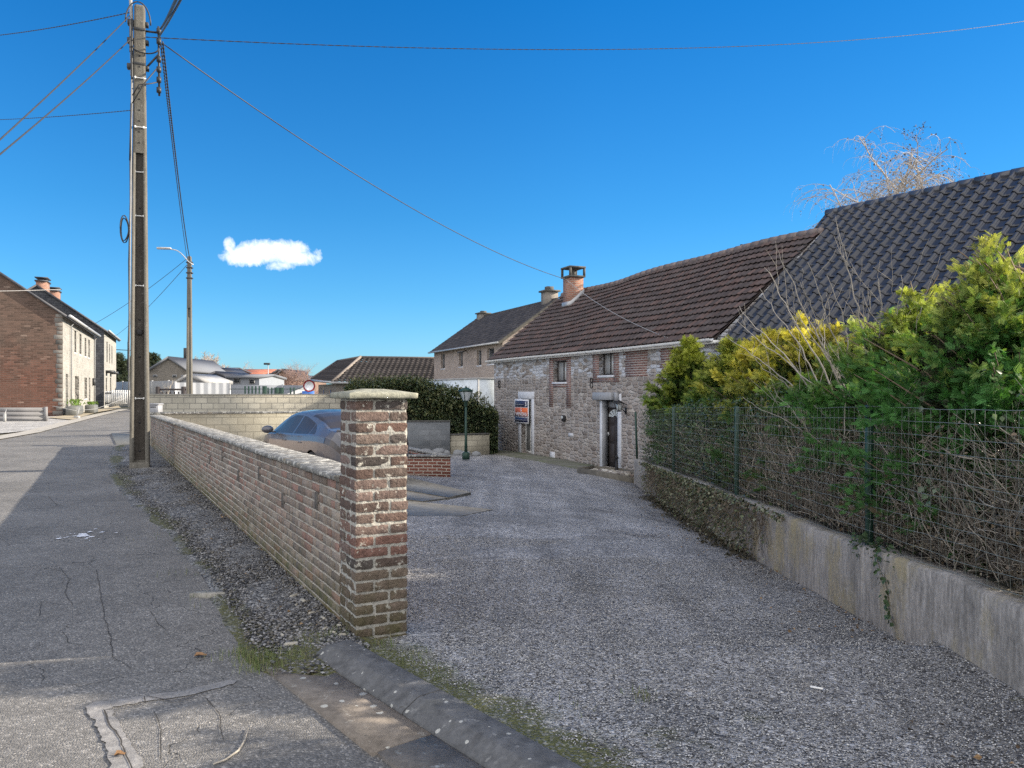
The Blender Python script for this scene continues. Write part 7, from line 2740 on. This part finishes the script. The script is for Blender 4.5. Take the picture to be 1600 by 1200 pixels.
def laurel():
    r = np.random.default_rng(31)
    root = thing('laurel_hedge', 'dense dark laurel hedge with glossy leaves behind the grey yard wall', 'hedge', (-3.2, 29.4, -.9))
    o = np.array(root.location)
    x0, x1 = -6.2, -.55
    top = lambda x: np.interp(x, [-6.4, -5.6, -4, -3.2, -2.4, -1.6, -1.1, -.55], [1.55, 1.78, 1.82, 1.70, 1.45, 1.35, 1.05, .62])
    front = lambda x: np.interp(x, [-6.4, -2.3, -2.2, -.5], [28.3, 28.5, 28.7, 29.3])
    n = 26000
    x = x0+(x1-x0)*r.random(n)
    u = r.random(n)
    zt = top(x)+.14*vnoise(np.c_[x, x*0], 3.2, 2)+.08*vnoise(np.c_[x, x*0], 9, 4)
    z = -.9+(zt+.9)*u**.8
    bul = .18*vnoise(np.c_[x, z], 1.9, 6)
    y = front(x)+.12+.35*r.random(n)**1.5-bul+.30*sm(u, .8, 1)
    tp = r.random(n) < .28
    y[tp] = (front(x)+1.3*r.random(n))[tp]; z[tp] = (zt+.10*r.normal(size=n)-.05)[tp]
    keep = vnoise(np.c_[x, y*.5, z], 5, 3) > -.75
    P = np.stack([x, y, z], -1)[keep]-o
    m_ = len(P)
    D = r.normal(size=(m_, 3))*.7+np.array([-.1, -.8, .25])
    TV, TF = leaf_template(.45, .10)
    s = .09+.06*r.random(m_)
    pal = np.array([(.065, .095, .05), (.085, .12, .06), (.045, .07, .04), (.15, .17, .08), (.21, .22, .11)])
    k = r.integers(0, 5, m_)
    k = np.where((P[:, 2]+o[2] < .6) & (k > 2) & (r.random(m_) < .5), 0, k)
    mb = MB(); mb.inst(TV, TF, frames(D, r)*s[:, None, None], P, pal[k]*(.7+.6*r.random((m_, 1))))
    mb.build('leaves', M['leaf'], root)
    # upright shoots on top
    mb = MB()
    n = 260
    x = x0+.2+(x1-x0-.5)*r.random(n)
    st = np.stack([x, front(x)+.2+.5*r.random(n), top(x)-.05], -1)-o
    A = twigs(mb, n, st, .18+.28*r.random(n), .004+.003*r.random(n), [(.10, .11, .05)], r, up=2.2, wander=.25)
    Q = A[:, 2:].reshape(-1, 3)
    D = r.normal(size=Q.shape)*.5+np.array([0, -.1, .6])
    mb.inst(TV, TF, frames(D, r)*.09, Q, np.array([.12, .13, .055])*(.7+.6*r.random((len(Q), 1))))
    mb.build('shoots', M['leaf'], root)
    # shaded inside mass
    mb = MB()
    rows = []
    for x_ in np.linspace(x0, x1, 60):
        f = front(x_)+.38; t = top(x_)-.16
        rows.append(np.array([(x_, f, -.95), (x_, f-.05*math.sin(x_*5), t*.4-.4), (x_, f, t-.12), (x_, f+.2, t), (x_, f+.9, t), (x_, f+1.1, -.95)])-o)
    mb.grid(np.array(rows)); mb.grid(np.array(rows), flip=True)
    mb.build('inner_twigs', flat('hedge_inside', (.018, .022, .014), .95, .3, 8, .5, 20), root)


laurel()


# bare trees
def bare_tree(name, label, x, y, z0, Hh, seed, weep=0.0, lf=(.26, 1.35, .85), col=(.30, .26, .23), spread=.5, levels=4, r0=.12, buds=0.0, group=None, cat='tree', nl=(7, 6, 5), trunkfrac=.35, leafcol=(.10, .07, .05), thin=1.0):
    r = np.random.default_rng(seed)
    root = thing(name, label, cat, (x, y, z0), 0, group)
    mt, mb = MB(), MB()
    ends = []

    def grow(p, d, L, rad, lev):
        n = 7
        P = [p]
        for i in range(n):
            d = d+r.normal(size=3)*.10+np.array([0, 0, .04 if lev < 2 else -.10*weep*(i/n)*(lev)])
            d = d/np.linalg.norm(d)
            P.append(P[-1]+d*L/n)
        P = np.array(P)
        w = np.linspace(rad, rad*.45, n+1)
        (mt if lev == 0 else mb).tube(P, w, 5 if lev < 2 else 3, np.array(col)*(.8+.4*r.random()), cap=False)
        if lev >= levels-1:
            ends.append(P)
            return
        k = nl[min(lev, len(nl)-1)]
        for j in range(k):
            t = trunkfrac+(1-trunkfrac)*(j+r.random())/k if lev == 0 else .25+.75*(j+r.random())/k
            i = min(int(t*n), n-1)
            q = P[i]+(P[i+1]-P[i])*(t*n-i)
            a = r.random()*6.28
            side = np.array([math.cos(a), math.sin(a), .2])
            dd = d*(1-spread)+side*spread
            dd /= np.linalg.norm(dd)
            grow(q, dd, L*(lf[0]+.14*r.random())*(lf[1]-t*lf[2]) if lev == 0 else L*(.40+.25*r.random()), w[i]*.55*thin, lev+1)
    grow(np.array([0, 0, 0.]), np.array([.0, 0, 1.]), Hh*.97, r0, 0)
    if buds:
        Q = np.concatenate(ends)
        Q = Q[r.random(len(Q)) < buds]
        TV, TF = leaf_template(.8, .1)
        D = r.normal(size=Q.shape)
        mb.inst(TV, TF, frames(D, r)*(.05+.06*r.random(len(Q)))[:, None, None], Q, np.array(leafcol)*(.6+.8*r.random((len(Q), 1))))
    mt.build('trunk', M['twig'], root)
    mb.build('crown', M['twig'], root)
    return root


def tree_px(name, label, px, ytop, Y, seed, **kw):
    p = at(px, ytop, Y)
    z0 = -.8
    return bare_tree(name, label, p[0], Y, z0, (p[2]-z0), seed, **kw)


tree_px('birch_tree', 'weeping leafless birch left of the others behind the black roof', 1283, 288, 36, 3, weep=2.4, spread=.62, r0=.15, levels=4, nl=(16, 11, 7), buds=.10, trunkfrac=.62, leafcol=(.16, .13, .10), col=(.42, .39, .36), lf=(.24, 1.0, .2))
tree_px('birch_tree', 'fuller leafless birch just behind the black roof ridge', 1366, 325, 38, 8, weep=1.6, spread=.5, r0=.13, levels=4, nl=(14, 8, 6), buds=.15, trunkfrac=.6, leafcol=(.16, .125, .10), col=(.40, .36, .33), lf=(.17, 1.0, .35))
tree_px('birch_tree', 'narrow leafless birch at the right above the black roof', 1463, 236, 34, 5, weep=.5, spread=.5, r0=.08, levels=4, nl=(16, 8, 5), buds=.25, trunkfrac=.6, leafcol=(.10, .085, .07), col=(.36, .32, .29), lf=(.13, 1.25, .85))
for i, (px, yt, Y) in enumerate(((304, 566, 160), (313, 562, 165), (321, 560, 160), (329, 561, 168), (337, 565, 162), (344, 570, 160))):
    tree_px('poplar_tree', 'pale bare poplar in the row behind the dark roofed hall', px, yt, Y, 50+i, spread=.42, r0=.30, levels=4, nl=(18, 9, 5), lf=(.25, 1.1, .6), group='pale bare poplars on the horizon', trunkfrac=.15, col=(.42, .37, .33), thin=1.2)
tree_px('distant_tree', 'faint bare tree behind the red roof', 386, 570, 150, 70, spread=.5, r0=.18, levels=4, nl=(9, 5, 4), col=(.45, .38, .34))
tree_px('distant_tree', 'small bare tree between brown houses and bungalow', 481, 577, 120, 71, lf=(.18, 1.2, .7), spread=.5, r0=.15, levels=4, nl=(9, 5, 4), col=(.36, .26, .22))
for i, (px, yt) in enumerate(((448, 588), (457, 586), (466, 590))):
    tree_px('brown_bush', 'reddish brown bare bush above the white panel wall', px, yt, 84, 80+i, lf=(.5, 1.2, .5), spread=.55, r0=.10, levels=4, nl=(16, 9, 6), col=(.36, .25, .21), group='reddish bushes before the brown houses', cat='bush', trunkfrac=.1)
tree_px('roadside_bush', 'thin bare bush before the pale panel fence', 250, 597, 56, 90, spread=.5, r0=.05, levels=4, nl=(8, 6, 4), col=(.40, .36, .30), cat='bush', trunkfrac=.1)


def dark_conifer(label, px, yt, Y, rad, seed):
    p = at(px, yt, Y)
    r = np.random.default_rng(seed)
    root = thing('pine_tree', label, 'tree', (p[0], Y, -.5))
    Hh = p[2]+.5
    mb = MB()
    D, T, S = [], [], []
    for k in range(34):
        h = .22+.76*k/34
        for q in range(6):
            a = r.random()*6.28
            L = rad*(1-h)**.7*(.6+.5*r.random())+.15
            n = 16
            t = r.random(n)
            d = np.array([math.cos(a), math.sin(a), .12])
            T.append(np.array([0, 0, h*Hh])+d*L*t[:, None]+r.normal(size=(n, 3))*.10)
            D.append(d+r.normal(size=(n, 3))*.5); S.append(.35+.35*r.random(n))
    D, T, S = map(np.concatenate, (D, T, S))
    mb.inst(SPV, SPF, frames(D, r)*S[:, None, None], T, np.array([.055, .07, .045])*(.6+.9*r.random((len(T), 1))))
    mb.build('crown', M['conifer'], root)
    mb = MB(); mb.tube([(0, 0, 0), (0, 0, Hh*.95)], [.2, .03], 6, (.12, .09, .07)); mb.build('trunk', M['twig'], root)


dark_conifer('dark pine right of the utility pole above the grey house', 239, 551, 125, 3.6, 1)
dark_conifer('dark pine half hidden by the utility pole', 224, 553, 128, 4.2, 2)
dark_conifer('dark pine left of the utility pole', 203, 560, 120, 3.4, 3)
dark_conifer('dark evergreen against the white front of the slate house', 184, 552, 104, 3.0, 4)


# ------------------------------------------------------------------ grass tufts and small litter
def grass():
    r = np.random.default_rng(61)
    lm = MB()
    n = 520
    y = 3.0+13*r.random(n)**1.4
    x = retx(y)-.03-.75*r.random(n)**2.2
    k = r.random(n) < .3
    x = np.where(k, wallx(y)-.02-.5*r.random(n)**2*np.where(y > 4.6, 1, 0), x)
    z = np.where(k, .035, gz(x, y)+.016)
    ok = (~k) | (y > 4.8)
    LV, LF = leaf_template(.7, .25)
    D = r.normal(size=(n, 3)); D[:, 2] *= .15
    s = .012+.022*r.random(n)
    bp = np.array([(.20, .13, .07), (.13, .085, .05), (.28, .20, .12), (.09, .07, .05)])
    lm.inst(LV, LF, (frames(D, r)*s[:, None, None])[ok], np.stack([x, y, z], -1)[ok], (bp[r.integers(0, 4, n)]*(.7+.6*r.random((n, 1))))[ok])
    tag(lm.build('leaf_litter', M['dead_leaf_c'] if 'dead_leaf_c' in M else M['twig']), 'small brown dead leaves strewn along the foot of the walls', 'leaf litter', kind='stuff')
    mb = MB()
    TV = np.array([(0, -.035, 0), (0, .035, 0), (.05, .02, .55), (.18, 0, 1.0), (.05, -.02, .55)]); TF = np.array([(0, 1, 2, 4)]); TF3 = np.array([(4, 2, 3)])
    clumps = [(372, 1026, 150, .06), (400, 1034, 220, .06), (430, 1032, 220, .06), (455, 1028, 160, .05), (400, 1048, 140, .05), (440, 1046, 140, .05), (470, 1036, 120, .04), (480, 1010, 80, .05), (510, 1000, 120, .04), (525, 992, 60, .04), (543, 1000, 40, .04), (600, 1010, 60, .06), (640, 1030, 60, .07), (680, 1055, 50, .06), (720, 1085, 40, .05), (1005, 1092, 60, .05), (900, 1120, 30, .06), (300, 900, 30, .12), (250, 840, 25, .15), (330, 935, 25, .12), (500, 1010, 40, .05)]
    for (px, py, n, s) in clumps:
        Y = 1800/(py-612); c = at(px, py, Y)
        P = c+np.c_[r.normal(size=(n, 2))*s, np.zeros(n)]
        P[:, 2] = .01
        a = r.random(n)*6.28
        h = .018+.035*r.random(n)
        Mx = np.zeros((n, 3, 3)); ln = .3+1.0*r.random(n)
        Mx[:, 0, 0] = np.cos(a)*h*ln*2; Mx[:, 1, 0] = np.sin(a)*h*ln*2
        Mx[:, 0, 1] = -np.sin(a)*h*1.2; Mx[:, 1, 1] = np.cos(a)*h*1.2; Mx[:, 2, 2] = h
        col = np.array([(.16, .21, .08), (.21, .24, .11), (.28, .26, .15), (.12, .16, .07)])[r.integers(0, 4, n)]
        mb.inst(TV, TF, Mx, P, col); mb.inst(TV, TF3, Mx, P, col)
    tag(mb.build('grass_tufts', M['grass']), 'small green grass tufts at the kerb and the pier foot', 'grass', kind='stuff')


grass()
r = np.random.default_rng(90)
chips = [(460, 937, .055), (474, 945, .05), (463, 952, .03), (483, 962, .025), (505, 973, .04), (455, 1014, .05), (441, 1000, .03), (520, 996, .03), (508, 990, .035), (535, 1000, .03), (487, 965, .03), (530, 985, .025)]
labs = ['pale broken brick chip on the verge at the foot of the long wall', 'pale flat rubble piece by the grass near the kerb end']
for i, (px, py, s) in enumerate(chips):
    Y = 1800/(py-612); c = at(px, py, Y)
    mb = MB(); s *= .8; mb.box((-s, -s*.35, -.010), (s, s*.35, .012), (.36, .34, .29), cham=.007, M=rot_z(r.random()*3.14))
    o = mb.build('rubble_chip', M['stone_bit'])
    o.location = (c[0], c[1], .028)
    tag(o, 'pale broken masonry chip on the gravel near the pier foot', 'chip', 'pale masonry chips near the pier')
# flat stone in the verge
c = at(320, 931, 1800/(931-612))
mb = MB(); mb.prism([(-.15, -.03), (.02, -.06), (.13, -.01), (.17, .06), (.07, .05), (-.08, .04)], -.03, .024, (.30, .27, .27))
o = mb.build('flat_stone', M['slab']); o.location = (c[0]+.05, c[1], .004); tag(o, 'pinkish flat stone sunk between road edge and verge gravel', 'stone')
# stick, leaves, white scrap
P = [at(px, py, 1800/(py-612)) for px, py in ((333, 1197), (352, 1190), (372, 1176), (382, 1160), (388, 1140))]
P = np.array(P); P[:, 2] = .008; c = P[2].copy()
mb = MB(); mb.tube(P-c, [.004, .005, .005, .004, .002], 5, (.36, .33, .28)); o = mb.build('stick', M['twig']); o.location = c; tag(o, 'thin curved pale stick lying on the asphalt near the bottom edge', 'stick')
for (px, py, lab, sz, cl) in ((313, 1027, 'curled tan leaf on the asphalt left of the grass', .035, 'dead_leaf'), (187, 1183, 'small brown leaf beside the mortar patch', .022, 'dead_leaf'), (487, 1058, 'dark shrivelled leaf on the gutter stone', .03, 'soil')):
    c = at(px, py, 1800/(py-612))
    mb = MB(); mb.grid(np.array([[(-sz, -sz*.2, .004), (0, -sz*.7, .02), (sz, -sz*.1, .008)], [(-sz*.9, .2*sz, .012), (0, 0, .006), (sz*1.1, .1*sz, .016)], [(-sz*.8, sz*.5, .02), (0, sz*.6, .018), (sz*.8, sz*.3, .01)]]))
    o = mb.build('fallen_leaf', M[cl]); o.location = (c[0], c[1], .016 if px > 400 else .004); tag(o, lab, 'leaf')
for (px, py, lab) in ((1276, 1082, 'small white scrap of plastic on the near gravel'),):
    c = at(px, py, 1800/(py-612))
    mb = MB(); mb.box((-.03, -.006, 0), (.03, .006, .008), cham=.002, M=rot_z(-.5)); o = mb.build('plastic_scrap', M['paint_white']); o.location = (c[0], c[1], .02); tag(o, lab, 'scrap')
# fallen twigs by the ivy
mb = MB()
c = np.array([at(1010, 806, 9.9)[0], 9.9, float(gz(1.8, 9.9))+.03])
twigs(mb, 14, np.tile(np.array([0, 0, 0.]), (14, 1))+r.normal(size=(14, 3))*np.array([.18, .1, .005]), .35+.3*r.random(14), np.full(14, .005), [(.10, .08, .06)], r, up=-.5, wander=.2, bias=np.array([-2.5, -.3, -.5]))
mb.V[0][:, 2] = np.abs(mb.V[0][:, 2])*.15
o = mb.build('dead_branch', M['twig']); o.location = c; tag(o, 'dead brown twig lying on the gravel beside the ivy', 'twig')
